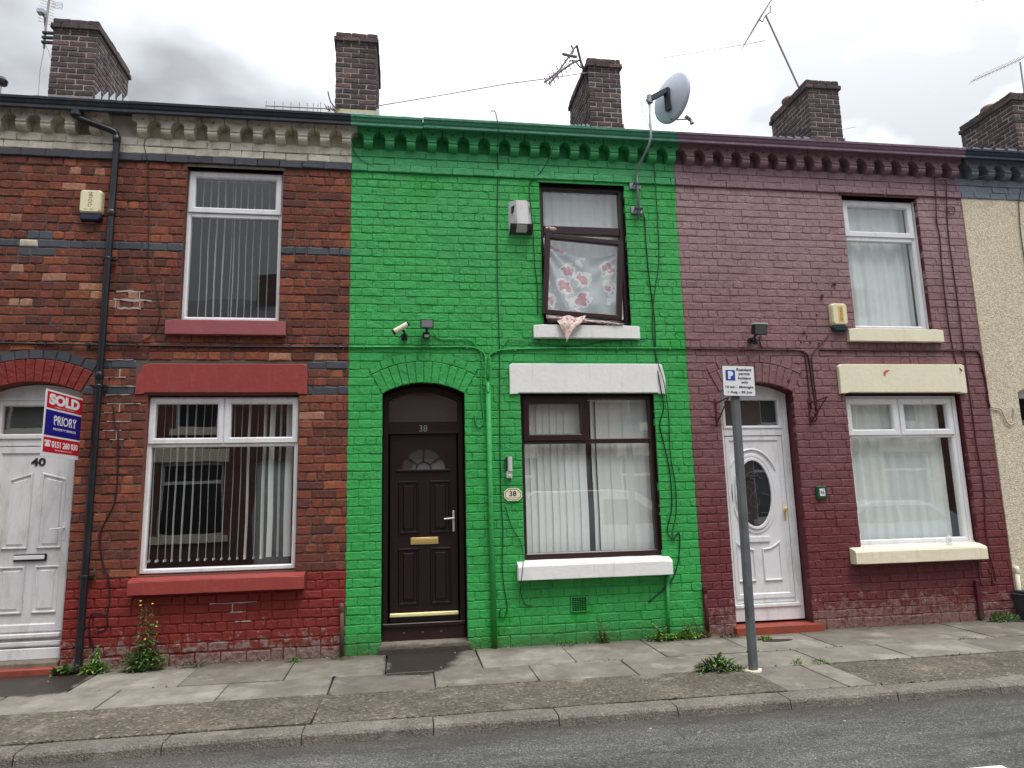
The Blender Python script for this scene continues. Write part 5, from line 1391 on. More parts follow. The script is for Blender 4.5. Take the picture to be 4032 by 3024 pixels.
def flap():
    vs = []; fs = []; n = 16; m_ = 12
    for j in range(m_ + 1):
        v = j / m_
        for i in range(n + 1):
            u = i / n
            xa = 1.700 + .115 * v; xb = 2.06 - .245 * v ** 1.1
            x = xa + (xb - xa) * u; z = 3.565 - .29 * v - .03 * math.sin(math.pi * u) * v
            y = -.055 - .055 * min(1, v * 3) + .016 * math.sin(u * 11 + v * 5) * (1 - .3 * v) - .01 * u
            vs.append((x, y, z + rr.uniform(-.004, .004)))
    for j in range(m_):
        for i in range(n):
            a = j * (n + 1) + i; fs.append((a, a + 1, a + n + 2, a + n + 1))
    b = MB(); b.add(vs, fs); b.build('trailing_corner', CRUMPLED, cl, smooth=True, fix=False)
    for nm, x0, x1, zc1, zc2, hh in (('trailing_hem', 1.62, 2.50, 3.545, 3.475, .032), ('knot', 1.63, 1.755, 4.61, 4.60, .045)):
        vs = []; fs = []; n = 26
        for i in range(n + 1):
            u = i / n; x = x0 + (x1 - x0) * u; zc3 = zc1 + (zc2 - zc1) * u; h_ = hh * (.5 + .5 * abs(math.sin(u * 9 + 1))) * math.sin(math.pi * min(1, max(.08, u))) ** .4
            for q in range(6):
                a = 2 * math.pi * q / 6; vs.append((x, -.06 + .02 * math.cos(a) + rr.uniform(-.006, .006), zc3 + h_ * .6 * math.sin(a) + rr.uniform(-.005, .005)))
        for i in range(n):
            for q in range(6): fs.append((i*6 + q, i*6 + (q+1) % 6, (i+1)*6 + (q+1) % 6, (i+1)*6 + q))
        b = MB(); b.add(vs, fs); b.build(nm, CRUMPLED, cl)
flap()

# ------------------------------------------------------------------ downpipes
def pipe(label, path, r_, mat, collars=(), brackets_=(), n=14, name='drainpipe', group='pipes on the house fronts', bell=True):
    p0 = path[-1]; t = thing(name, (p0[0], p0[1], min(p[2] for p in path)), label, 'pipe', group)
    b = MB(); b.tube(path, r_, n); b.build('pipe', mat, t, smooth=True)
    for c_ in collars:
        q = MB(); q.lathe([(r_ * 1.02, -.04), (r_ * 1.18, -.035), (r_ * 1.18, .03), (r_ * 1.05, .035)], c_, n); q.build('collar', mat, t, smooth=True)
    for c_ in brackets_:
        q = MB(); q.box(c_[0] - r_ - .035, c_[0] + r_ + .035, -.012, c_[1] + .01, c_[2] - .012, c_[2] + .012, c=.003); q.lathe([(r_ * 1.1, -.014), (r_ * 1.16, -.01), (r_ * 1.16, .01), (r_ * 1.1, .014)], c_, n); q.build('pipe_bracket', mat, t)
    return t
t_ = pipe('black plastic downpipe on the bare brick house, kinked below the gutter', smooth_path([(-3.44, -.12, 5.72), (-3.44, -.12, 5.68), (-3.40, -.115, 5.635), (-3.10, -.09, 5.535), (-3.05, -.078, 5.49), (-3.042, -.075, 5.40), (-3.042, -.075, 5.0)], 4) + [(-3.042, -.075, 4.0), (-3.042, -.075, 2.8), (-3.042, -.075, 1.5), (-3.042, -.075, 0.10)] + smooth_path([(-3.042, -.076, .09), (-3.042, -.095, .045), (-3.042, -.15, .02)], 3),
     .034, BLACK_P, collars=[(-3.042, -.075, 4.60), (-3.042, -.075, 2.86), (-3.044, -.075, 5.44), (-3.44, -.12, 5.69)], brackets_=[(-3.042, -.075, 4.1), (-3.042, -.075, 2.75), (-3.042, -.075, .88)])
q = MB(); q.lathe([(.045, -.01), (.06, .0), (.06, .05), (.045, .06)], (-3.44, -.12, 5.66), 14); q.build('gutter_outlet', BLACK_P, t_)
pipe('thick green painted cable duct running down beside the brown front door', [(.928, -.035, 2.80), (.930, -.035, 1.4), (.945, -.035, 0.0)], .028, GREEN)
pipe('short green painted pipe below the white sill of the green house', [(2.862, -.03, .68), (2.838, -.03, 0.0)], .018, GREEN)
pipe('brown stub of pipe where red base meets green wall', [(-.612, -.03, .52), (-.606, -.03, .0)], .021, BROWN_PIPE, collars=[(-.612, -.03, .47)])
pipe('maroon painted pipe stub where green and maroon walls meet', [(3.283, -.03, .53), (3.286, -.03, .0)], .022, MAROON_DARK, collars=[(3.283, -.03, .49)])
pipe('cream pipe at the foot of the pebbledash wall by the maroon corner', [(7.185, -.035, .60), (7.165, -.035, .0)], .024, CREAM_TRIM, collars=[(7.185, -.035, .55)])
b = MB(); b.box(6.615, 6.675, -.045, .0, .02, .46, c=.006); tag(b.build('cable_duct', MAROON_DARK), 'square maroon boxed duct low on the maroon wall below the window', 'duct')

# ------------------------------------------------------------------ cables
def cable(label, pts, r_, mat, clips=0, y=None, n=5, ends=None, group='cables pinned to the house fronts'):
    P = [(p[0], (p[2] if len(p) > 2 else (y if y is not None else -.012)), p[1]) for p in pts]
    sp = smooth_path(P, 4)
    b = MB(); b.tube(sp, r_, n)
    if clips:
        t = thing('cable', P[0], label, 'cable', group); b.build('wire', mat, t, smooth=True)
        L = len(sp)
        for i in range(clips):
            p = sp[int((i + .5) * L / clips)]
            q = MB(); q.box(p.x - .008, p.x + .008, p.y - r_ - .003, 0.004, p.z - r_ - .010, p.z + r_ + .004, c=.002); q.build('clip', mat, t)
    else:
        t = b.build('cable', mat, smooth=True); tag(t, label, 'cable', group)
    return t
cable('thick black cable clipped across the bare brick wall above the red lintel', [(-4.425, 3.215), (-4.1, 3.205), (-3.6, 3.197), (-3.04, 3.188, -.025), (-2.4, 3.187), (-1.8, 3.186), (-1.2, 3.186), (-.585, 3.192)], .011, CABLE_B, clips=9)
cable('green painted cable clipped from the red boundary to the duct head', [(-.58, 3.193), (-.2, 3.196), (.3, 3.200), (.70, 3.205), (.84, 3.175), (.905, 3.10), (.918, 3.0), (.925, 2.85)], .011, GREEN, clips=6)
cable('green painted cable clipped from the duct head to the maroon wall', [(.935, 2.85), (.94, 3.0), (.955, 3.11), (1.05, 3.165), (1.243, 3.185), (1.7, 3.20), (2.3, 3.207), (2.8, 3.21), (3.26, 3.21)], .011, GREEN, clips=7)
cable('maroon painted cable clipped from the green wall to above the arch', [(3.263, 3.21), (3.7, 3.206), (4.2, 3.203), (4.62, 3.203), (4.76, 3.17), (4.80, 3.08), (4.812, 2.8), (4.83, 2.55), (4.838, 2.42), (4.80, 2.365), (4.75, 2.37)], .010, CABLE_M, clips=9)
cable('maroon cable clipped over the cream lintel to the pebbledash corner', [(4.95, 3.21), (5.6, 3.208), (6.3, 3.212), (7.0, 3.213), (7.09, 3.195), (7.115, 3.13), (7.12, 3.0), (7.14, 2.80), (7.136, 2.6), (7.15, 2.50)], .010, CABLE_M, clips=8)
cable('white cable tail hooked on the cream pebbledash wall', [(7.15, 2.50, -.03), (7.27, 2.48, -.03), (7.306, 2.41, -.03), (7.345, 2.31, -.03), (7.40, 2.285, -.03), (7.445, 2.35, -.03), (7.462, 2.50, -.03)], .009, CABLE_W)
cable('thin dark wire from cornice down between downpipe and upper window of the brick house', [(-2.775, 5.49, -.03), (-2.782, 5.40, -.03), (-2.75, 5.28, -.03), (-2.725, 5.05), (-2.69, 4.5), (-2.67, 4.04), (-2.60, 3.90), (-2.535, 3.6), (-2.53, 3.45), (-2.58, 3.31), (-2.717, 3.222), (-2.9, 3.2)], .0045, CABLE_B)
cable('thin dark cable dropping beside the downpipe to the red base', [(-2.916, 2.565), (-2.893, 2.384), (-2.850, 2.253), (-2.830, 1.817), (-2.845, 1.58), (-2.91, 1.42), (-2.956, 1.254), (-2.91, 1.0), (-2.853, .851), (-2.827, .637), (-2.841, .517), (-2.834, .412), (-2.868, .360), (-2.95, .37)], .0065, CABLE_B)
cable('loop of dark cable low on the red base by the downpipe', [(-2.84, .50), (-2.87, .52), (-2.95, .53), (-2.992, .50), (-2.991, .375), (-2.962, .27), (-2.94, .18)], .0065, CABLE_B)
cable('long dark vertical wire down the middle of the green house', [(1.005, 5.95, -.21), (1.043, 5.93, -.24), (1.07, 5.80, -.235), (1.08, 5.66, -.19), (1.09, 5.50, -.03), (1.095, 5.3), (1.077, 4.84), (1.062, 4.15), (1.063, 3.6), (1.066, 3.17), (1.056, 2.62), (1.045, 1.742), (1.052, 1.4), (1.059, 1.164), (1.042, .83), (1.062, .581), (1.085, .433), (1.074, .336), (1.030, .289), (1.001, .339), (1.024, .395)], .0055, CABLE_DG)
cable('thin wire from cornice to the white alarm box on the green wall', [(1.762, 5.703, -.13), (1.728, 5.557, -.13), (1.624, 5.347, -.04), (1.484, 5.199), (1.462, 5.097), (1.468, 4.95), (1.49, 4.6), (1.495, 4.31), (1.50, 4.155), (1.521, 3.925), (1.516, 3.60)], .0055, CABLE_DG)
cable('dark dish cable hanging down the right of the green house', [(2.75, 4.78, -.05), (2.82, 4.85, -.02), (2.850, 4.80), (2.850, 4.51), (2.857, 4.194), (2.869, 4.0), (2.885, 3.76), (2.899, 3.509), (2.887, 3.069), (2.898, 2.85, -.04), (2.915, 2.712, -.04), (2.943, 2.507), (2.884, 2.333), (2.911, 2.158), (2.966, 1.831), (2.977, 1.562), (2.96, 1.35), (2.899, 1.143), (2.953, 1.045), (3.033, 1.121), (3.032, .964), (2.990, .758), (2.905, .590), (2.788, .493), (2.635, .385)], .0065, CABLE_B)
cable('second thin cable beside the dish cable on the green wall', [(3.001, 5.50, -.03), (3.004, 5.229, -.03), (3.013, 4.718), (3.0, 4.3), (2.97, 4.1), (2.936, 3.957), (2.87, 3.528), (2.886, 3.145), (2.93, 2.9, -.05), (2.965, 2.70, -.05), (3.0, 2.4), (2.99, 2.0), (3.03, 1.6), (3.01, 1.3), (2.95, 1.1), (2.98, 1.03)], .0055, CABLE_DG)
cable('green cable dropping into a hook left of the cable duct', [(.851, 3.165), (.867, 3.055), (.853, 2.80), (.855, 2.62), (.874, 2.444), (.854, 2.338), (.813, 2.312), (.784, 2.374), (.782, 2.445)], .0085, GREEN)
cable('green cable running from floodlight to the duct', [(.336, 3.361), (.398, 3.297), (.52, 3.288), (.718, 3.288), (.789, 3.238), (.842, 3.165)], .007, GREEN)
cable('thin green wire sagging under the upper white sill', [(1.059, 3.132), (1.134, 3.243), (1.19, 3.29), (1.427, 3.264), (1.891, 3.231), (2.27, 3.282), (2.811, 3.326)], .0045, CABLE_DG)
cable('thin wire crossing the brown window corner and white sill of the green house', [(1.087, 1.468), (1.151, 1.246), (1.250, 1.058, -.02), (1.262, .90, -.06), (1.242, .79, -.135), (1.222, .66, -.135), (1.227, .55, -.05), (1.276, .429), (1.353, .401)], .0045, CABLE_DG)
cable('green cable loop held against the top of the duct', [(.90, 3.08), (.895, 2.9), (.905, 2.75), (.925, 2.68), (.945, 2.75), (.955, 2.9), (.95, 3.08)], .008, GREEN, y=-.06)
cable('dark wire stub curling from the cornice at the red and green boundary', [(-.565, 5.49), (-.52, 5.42), (-.46, 5.36), (-.38, 5.315), (-.33, 5.29)], .005, CABLE_DG, y=-.02)
cable('left one of two dark cables right of the maroon upper window', [(6.789, 5.494, -.03), (6.765, 5.182, -.03), (6.755, 4.9), (6.768, 4.683), (6.742, 4.299), (6.73, 3.834), (6.73, 3.523), (6.745, 3.236), (6.765, 3.06), (6.79, 2.95, -.055)], .0075, CABLE_M)
cable('right one of two dark cables running down the maroon house to a loop', [(6.854, 5.464, -.03), (6.92, 5.475, -.03), (6.945, 5.413, -.03), (6.929, 5.257, -.03), (6.912, 4.97), (6.895, 4.64), (6.897, 4.3), (6.9, 3.9), (6.897, 3.525), (6.896, 3.217), (6.892, 2.811), (6.895, 2.312), (6.895, 2.018), (6.912, 1.726), (6.905, 1.40), (6.87, 1.12), (6.87, .931), (6.874, .745), (6.906, .54), (6.913, .448), (6.885, .415), (6.86, .43), (6.868, .505)], .0075, CABLE_M)
cable('small coil of cable on the upper maroon wall', [(6.985 + .055 * math.cos(a), 5.07 + .05 * math.sin(a)) for a in [math.pi * 2.3 * i / 14 for i in range(15)]], .005, CABLE_M)
cable('dark wire from maroon wall up to the grey cornice', [(6.90, 5.38, -.04), (7.0, 5.41, -.06), (7.188, 5.45, -.10), (7.551, 5.53, -.125), (7.9, 5.56, -.125)], .005, CABLE_B)
cable('maroon cable dropping from floodlight to the long cable', [(4.195, 3.379), (4.195, 3.271), (4.23, 3.222), (4.322, 3.208)], .007, CABLE_M)
cable('maroon cable looping down to the rusty bracket', [(4.713, 3.197), (4.75, 3.158), (4.759, 3.0), (4.763, 2.8), (4.767, 2.60), (4.775, 2.50)], .0085, CABLE_M)
cable('maroon cable slanting from sill to the cable junction', [(5.088, 3.389), (4.99, 3.30), (4.902, 3.219), (4.84, 3.12), (4.835, 2.9), (4.845, 2.6), (4.85, 2.45)], .007, CABLE_M)
cable('dark wire on the cream pebbledash wall below the grey cornice', [(8.06, 5.42, -.03), (7.977, 5.215, -.035), (7.96, 5.0, -.025), (7.944, 4.791, -.025), (7.937, 4.3, -.025), (7.93, 3.5, -.025)], .006, CABLE_B)
cable('short maroon cable hanging beneath the cream sill', [(6.70, .70), (6.700, .60), (6.705, .44), (6.715, .41), (6.745, .40)], .0065, CABLE_M)
# wires in the sky, tied between chimneys and aerials
def sky_wire(label, pts, r_=.004, mat=ALU):
    b = MB(); b.tube(pts, r_, 5); tag(b.build('overhead_wire', mat), label, 'wire', 'overhead wires')
sky_wire('taut overhead wire from chimney to the aerial at centre', [(-.371, 2.3, 7.433), (.596, 2.3, 7.675), (1.597, 2.3, 7.935), (2.214, 2.3, 8.065), (2.95, 2.3, 8.235)], .008)
sky_wire('thin overhead wire passing the foot of the tall aerial', [(4.425, 3.0, 9.065), (6.011, 3.0, 9.458), (6.42, 3.0, 9.571)], .006)
sky_wire('faint overhead wire at the top right corner', [(10.92, 3.1, 10.84), (11.6, 3.1, 11.02)], .006)
sky_wire('faint wire right of the chimney over the maroon house', [(7.24, 3.3, 7.93), (8.32, 3.4, 8.234)], .004)

# ------------------------------------------------------------------ alarms, lights, plaques
def lozenge(b, x0, x1, z0, z1, y0, y1, r_=.02, taper=.0, mi=0, cut=.006):
    def lp(i_, tp): 
        out = []
        for cx_, cz_, a0 in ((x1 - r_, z1 - r_, 0), (x0 + r_, z1 - r_, 90), (x0 + r_, z0 + r_, 180), (x1 - r_, z0 + r_, 270)):
            for q in range(4):
                a = R(a0 + q * 30); px = cx_ + (r_ - i_) * math.cos(a); pz = cz_ + (r_ - i_) * math.sin(a)
                if tp: px += math.copysign(tp, (x0 + x1) / 2 - px); pz += math.copysign(tp, (z0 + z1) / 2 - pz)
                out.append((px, pz))
        return out
    L_ = [(lp(0, 0), y1), (lp(0, taper * .3), y0 + .02), (lp(0, taper), y0 + cut), (lp(cut, taper), y0)]
    n = 16; vs = [(p[0], y, p[1]) for l_, y in L_ for p in l_]
    fs = [(k*n + i, k*n + (i+1) % n, (k+1)*n + (i+1) % n, (k+1)*n + i) for k in range(3) for i in range(n)] + [tuple(range(3*n, 4*n))]
    b.add(vs, fs, mi)
def marks(root, x0, x1, z0, z1, y, n, mat, seed=0, name='lettering'):
    """illegible printed strokes"""
    rr = random.Random(seed); b = MB()
    for i in range(n):
        z = z0 + (z1 - z0) * (i + .5) / n
        for q in range(2):
            xx = x0 + (x1 - x0) * (q + rr.uniform(.1, .5)) / 2; w_ = (x1 - x0) * rr.uniform(.25, .5); h = (z1 - z0) / n * rr.uniform(.25, .55)
            b.prism([(xx, z), (xx + w_, z + h * rr.uniform(-.3, .3)), (xx + w_ * .9, z + h), (xx + w_ * .2, z + h * .8)], y, y + .001, 'y')
    b.build(name, mat, root)
t_ = thing('alarm_box', (-3.255, 0, 4.53), 'cream burglar alarm box with navy base left of the downpipe', 'alarm box', 'burglar alarm boxes')
b = MB(); lozenge(b, -3.372, -3.150, 4.60, 4.862, -.075, .0, .03, .012); b.build('cover', ALARM_CREAM, t_)
b = MB(); lozenge(b, -3.366, -3.150, 4.522, 4.603, -.062, .0, .03, .008); b.build('strobe', NAVY, t_)
marks(t_, -3.285, -3.245, 4.66, 4.83, -.0765, 9, INK, 3); marks(t_, -3.33, -3.21, 4.632, 4.642, -.0765, 1, INK, 4)
t_ = thing('alarm_box', (1.34, 0, 4.54), 'weathered white alarm box with side vents left of the crooked sash window', 'alarm box', 'burglar alarm boxes')
b = MB()
vs = [(1.212, 0, 4.938), (1.462, 0, 4.938), (1.480, 0, 4.70), (1.474, 0, 4.545), (1.212, 0, 4.545), (1.203, 0, 4.70),
      (1.290, -.085, 4.93), (1.412, -.085, 4.93), (1.424, -.115, 4.63), (1.290, -.115, 4.63)]
b.add(vs, [(0, 5, 9, 6), (5, 4, 9), (0, 6, 7, 1), (6, 9, 8, 7), (1, 7, 8, 2), (2, 8, 3), (9, 4, 3, 8)]); b.build('cover', ALARM_WHITE, t_)
b = MB(); b.add([(1.29, -.1155, 4.628), (1.424, -.1155, 4.628), (1.474, -.002, 4.543), (1.212, -.002, 4.543)], [(0, 3, 2, 1)]); b.prism([(-.118, 4.632), (-.118, 4.624), (-.0, 4.538), (0, 4.546)], 1.21, 1.476, 'x'); b.build('underside', BLACK_P, t_)
b = MB(); b.add([(1.300, -.108, 4.618), (1.405, -.108, 4.618), (1.415, -.050, 4.568), (1.285, -.050, 4.568)], [(0, 3, 2, 1)]); b.prism([(-.112, 4.622), (-.04, 4.562), (-.04, 4.556), (-.116, 4.616)], 1.285, 1.405, 'x'); b.build('sounder_grille', ALARM_WHITE, t_)
b = MB()
for i in range(4):
    z = 4.865 - i * .021
    b.prism([(1.232, z - .012), (1.272, z + .008), (1.272, z + .001), (1.232, z - .020)], -.072, -.045, 'y')
    b.prism([(1.452, z - .020), (1.436, z), (1.436, z + .008), (1.452, z - .012)], -.055, -.02, 'y')
b.build('vent_slots', INK, t_)
t_ = thing('alarm_box', (5.23, 0, 3.44), 'cream burglar alarm box with orange print and teal base left of the maroon house window', 'alarm box', 'burglar alarm boxes')
b = MB(); lozenge(b, 5.125, 5.335, 3.505, 3.782, -.07, .0, .035, .012); b.build('cover', ALARM_CREAM, t_)
b = MB(); lozenge(b, 5.135, 5.330, 3.438, 3.508, -.058, .0, .03, .008); b.build('strobe', TEAL, t_)
b = MB(); b.box(5.205, 5.270, -.0715, -.069, 3.54, 3.74); b.build('label_panel', AMBER, t_)
marks(t_, 5.222, 5.256, 3.555, 3.725, -.0735, 8, INK, 8)

# CCTV camera and floodlights
t_ = thing('security_camera', (.0, 0, 3.33), 'cream bullet security camera tilted down over the green arch', 'camera')
a_ = R(29); dx = Vector((math.cos(a_) * .95, -.05, math.sin(a_))).normalized()
c0 = Vector((-.100, -.13, 3.335)); c1_ = c0 + dx * .17
b = MB(); b.tube([c0, c1_], .031, 14); b.build('housing', CREAM_TRIM, t_, smooth=False)
b = MB(); b.tube([c0 - dx * .012, c0 + dx * .01], .0335, 14); b.tube([c1_ - dx * .01, c1_ + dx * .018], .026, 14, mi=0); b.build('end_cap', BLACK_P, t_)
b = MB(); b.tube([c0 - dx * .0135, c0 - dx * .0125], .022, 12); b.build('lens', DARKGLASS, t_)
b = MB(); b.box(-.020, .048, -.03, .0, 3.275, 3.345, c=.008); b.tube([(.015, -.02, 3.31), (.015, -.10, 3.335), tuple(c0 + dx * .10)], .014, 8); b.build('bracket', BLACK_P, t_)
t_ = thing('floodlight', (.257, 0, 3.30), 'black floodlight with motion sensor above the green arch', 'floodlight', 'floodlights')
b = MB(); frm = b.prism([(-.17, 3.472), (-.155, 3.378), (-.06, 3.395), (-.06, 3.45)], .187, .327, 'x'); b.build('lamp_body', BLACK_P, t_)
b = MB(); b.add([(.197, -.1735, 3.464), (.317, -.1735, 3.464), (.317, -.1605, 3.386), (.197, -.1605, 3.386)], [(0, 3, 2, 1)]); b.prism([(-.1745, 3.464), (-.1615, 3.386), (-.158, 3.387), (-.17, 3.465)], .197, .317, 'x'); b.build('lamp_glass', simple('frosted_lamp_glass', lin((140, 138, 142)), .15), t_)
b = MB(); b.tube([(.255, -.10, 3.39), (.255, -.07, 3.35), (.255, -.02, 3.34)], .014, 8); b.box(.215, .290, -.03, .0, 3.30, 3.365, c=.006); b.box(.222, .284, -.085, -.03, 3.30, 3.345, c=.01); b.build('bracket', BLACK_P, t_)
b = MB(); b.box(.232, .276, -.090, -.075, 3.292, 3.325, c=.006); b.build('motion_sensor', ALARM_WHITE, t_)
t_ = thing('floodlight', (4.1, 0, 3.3), 'black floodlight with white rim tilted down above the maroon arch', 'floodlight', 'floodlights')
b = MB(); b.prism([(-.19, 3.475), (-.165, 3.345), (-.09, 3.37), (-.115, 3.48)], 4.045, 4.205, 'x'); b.build('lamp_body', BLACK_P, t_)
b = MB(); b.prism([(-.195, 3.486), (-.19, 3.470), (-.115, 3.478), (-.115, 3.494)], 4.04, 4.212, 'x'); b.build('rim', SIGN_W, t_)
b = MB(); b.add([(4.055, -.1905, 3.462), (4.195, -.1905, 3.462), (4.195, -.171, 3.358), (4.055, -.171, 3.358)], [(0, 3, 2, 1)]); b.build('lamp_glass', simple('dusty_lamp_glass', lin((84, 88, 90)), .2), t_, fix=False)
b = MB(); b.tube([(4.09, -.12, 3.36), (4.075, -.08, 3.32), (4.07, -.01, 3.315)], .016, 8); b.lathe([(.01, -.05), (.026, -.045), (.03, 0), (.02, .02)], (4.085, -.085, 3.30), 12); b.box(4.045, 4.10, -.03, .0, 3.285, 3.345, c=.006); b.build('bracket', BLACK_P, t_)
# wall light by the number plaque
t_ = thing('wall_light', (1.14, 0, 1.75), 'slim stainless steel wall light with sensor above the cream number plaque', 'wall light')
b = MB(); b.tube([(1.146, -.055, 1.822), (1.146, -.055, 1.980)], .026, 16); b.build('tube', STEEL, t_, smooth=False)
b = MB(); b.box(1.106, 1.128, -.055, .0, 1.822, 1.978); b.build('back_plate', BLACK_P, t_)
b = MB(); b.box(1.108, 1.168, -.06, .0, 1.750, 1.820, c=.004); b.lathe([(.012, -.062), (.010, -.072), (.004, -.077)], (1.138, 0, 1.776), 10, 'y'); b.build('sensor_box', STEEL, t_)
# number plaques
t_ = thing('number_plaque', (1.176, 0, 1.505), 'cream eight-sided plaque with number 38 beside the brown window', 'number plaque', 'house number plaques')
def octo(x0, x1, z0, z1, c_): return [(x0 + c_, z0), (x1 - c_, z0), (x1, z0 + c_), (x1, z1 - c_), (x1 - c_, z1), (x0 + c_, z1), (x0, z1 - c_), (x0, z0 + c_)]
b = MB(); b.prism(octo(1.082, 1.274, 1.505, 1.640, .038), -.016, .0, 'y'); b.build('plate', CREAM_TRIM, t_)
b = MB(); b.ring(octo(1.093, 1.263, 1.516, 1.629, .034), octo(1.0965, 1.2595, 1.5195, 1.6255, .0335), -.018, -.014); b.box(1.118, 1.24, -.0175, -.015, 1.536, 1.5385); b.build('border_line', simple('brown_print', lin((90, 74, 56)), .5), t_)
text('38', .1, (1.176, -.0165, 1.583), INK, t_, w=.078, h=.055, bold=.002)
t_ = thing('number_plaque', (4.79, 0, 1.44), 'small dark green plaque with number 36 right of the white oval door', 'number plaque', 'house number plaques')
b = MB(); b.box(4.724, 4.860, -.028, .0, 1.442, 1.592, c=.010); b.build('surround', GREEN_PL, t_)
b = MB(); b.box(4.762, 4.828, -.0305, -.026, 1.476, 1.560); b.build('plate', SIGN_W, t_)
text('36', .06, (4.795, -.031, 1.519), INK, t_, w=.05, h=.034, bold=.001)
marks(t_, 4.772, 4.820, 1.541, 1.550, -.0315, 1, INK, 2); marks(t_, 4.772, 4.820, 1.484, 1.492, -.0315, 1, INK, 5)
# rusty hanging basket brackets
for (x, dx_, lb) in ((3.578, .13, 'rusty triangular hanging bracket left of the white oval door'), (4.745, .24, 'rusty triangular hanging bracket right of the white oval door, tangled in cables')):
    t_ = thing('basket_bracket', (x, 0, 2.31), lb, 'bracket', 'rusty hanging basket brackets')
    b = MB(); b.box(x - .012, x + .012, -.010, .002, 2.30, 2.62, c=.003); b.build('wall_plate', RUST, t_)
    b = MB(); b.tube([(x, -.005, 2.56), (x + dx_ * .35, -.27, 2.60)], .008, 6); b.build('arm', RUST, t_)
    b = MB(); b.tube([(x, -.005, 2.33), (x + dx_ * .33, -.255, 2.597)], .007, 6); b.build('brace', RUST, t_)
    b = MB(); b.tube(smooth_path([(x, -.01, 2.47), (x + dx_ * .06, -.08, 2.43), (x + dx_ * .05, -.06, 2.38), (x, -.01, 2.40)], 4), .006, 6); b.build('scroll', RUST, t_)

# ------------------------------------------------------------------ sold board
t_ = thing('sold_sign', (-3.22, -.3, 2.0), 'red, white and blue sold board jutting from the wall beside white door 40', 'sign')
P0 = Vector((-3.252, -.665, 2.010)); U = (Vector((-3.205, -.02, 0)) - Vector((-3.252, -.665, 0))); WB = U.length; U.normalize(); N_ = U.cross(Vector((0, 0, 1)))
MBd = Matrix((U, Vector((0, 0, 1)), N_)).transposed().to_4x4(); MBd.translation = P0
MBd = MBd
def bd(u0, u1, v0, v1, t0, t1, mat, name):
    b = MB(); b.box(u0, u1, v0, v1, t0, t1)
    b.v = [tuple(MBd @ Vector(v)) for v in b.v]; return b.build(name, mat, t_)
HB = .620
bd(0, WB, 0, HB, -.006, 0, SIGN_W, 'board')
bd(.022, WB - .002, .450, .602, 0, .001, SIGN_R, 'red_panel'); bd(.018, WB - .002, .196, .432, 0, .001, SIGN_B, 'blue_panel'); bd(.018, WB - .002, .040, .178, 0, .001, SIGN_R, 'red_panel')
def bt(s_, u, v, w_, h_, mat=WHITE_INK, bold=.0): return text(s_, .1, MBd @ Vector((u, v, .0015)), mat, t_, rot=MBd.to_3x3().to_4x4(), w=w_, h=h_, bold=bold)
bt('SOLD', .325, .535, .54, .105, bold=.006); bt('subject to contract', .33, .466, .34, .012)
bt('PRIORY', .36, .345, .40, .085, bold=.001); bt('PROPERTY SERVICES', .36, .262, .40, .022)
bt('0151 260 030', .385, .118, .46, .062, bold=.003); bt('View By Appointment Only', .36, .064, .29, .014)
# serifs on the firm's name
b = MB()
for u0 in (.175, .235, .300, .44, .52):
    for v0 in (.304, .384): b.box(u0 - .012, u0 + .020, v0, v0 + .005, .001, .003)
b.v = [tuple(MBd @ Vector(v)) for v in b.v]; b.build('lettering', WHITE_INK, t_)
b = MB(); b.box(.045, .125, .092, .118, .001, .003); b.prism([(.055, .118), (.115, .118), (.100, .140), (.070, .140)], .001, .003, 'z')
b.box(.035, .135, .140, .152, .001, .003); b.box(.035, .052, .128, .142, .001, .003); b.box(.118, .135, .128, .142, .001, .003)
b.v = [tuple(MBd @ Vector(v)) for v in b.v]; b.build('telephone_symbol', WHITE_INK, t_)

# ------------------------------------------------------------------ parking sign on its post
t_ = thing('parking_sign', (3.05, -1.5, -.03), 'grey post with small white resident permit parking plate, in front of the white oval door', 'parking sign')
zb = CF * -1.5
b = MB(); n = 12
sec = [(-.040, .008), (-.040, -.018), (-.022, -.036), (.022, -.036), (.040, -.018), (.040, .018), (.022, .036), (-.022, .036)]
def lean(z): return 3.052 + .028 * (z - zb) / 2.5
vs = [(lean(z) + p[0], -1.5 + p[1], z) for z in (zb, .8, 1.6, 2.60) for p in sec]
N = len(sec); b.add(vs, [(k*N + i, k*N + (i+1) % N, (k+1)*N + (i+1) % N, (k+1)*N + i) for k in range(3) for i in range(N)] + [tuple(range(3*N, 4*N))]); b.build('post', POST_G, t_)
b = MB(); b.prism([(3.05 + .085 * math.cos(a) * (1 + .2 * math.sin(3 * a)), -1.5 + .07 * math.sin(a)) for a in [2 * math.pi * i / 14 for i in range(14)]], zb - .02, zb + .012, 'z'); b.build('concrete_collar', CREAM_TRIM, t_)
px0, px1, pz0, pz1 = 2.945, 3.262, 2.410, 2.697; yp = -1.555
MP = Matrix.Translation(((px0 + px1) / 2, yp, (pz0 + pz1) / 2)) @ Matrix.Rotation(R(1.0), 4, 'Y')
def pl(u0, u1, v0, v1, t0, t1, mat, name, r_=.012):
    pts = []
    for cx_, cz_, a0 in ((u1 - r_, v1 - r_, 0), (u0 + r_, v1 - r_, 90), (u0 + r_, v0 + r_, 180), (u1 - r_, v0 + r_, 270)):
        for q in range(4): pts.append((cx_ + r_ * math.cos(R(a0 + q * 30)), cz_ + r_ * math.sin(R(a0 + q * 30))))
    b = MB(); b.prism(pts, t0, t1, 'y'); b.v = [tuple(MP @ Vector(v)) for v in b.v]; return b.build(name, mat, t_)
pl(-.160, .160, -.145, .145, .0, .004, BLACK_P, 'plate_edge'); pl(-.156, .156, -.141, .141, -.002, .0, SIGN_W, 'plate')
pl(-.128, -.034, .002, .102, -.003, -.002, PARK_B, 'blue_square', .006)
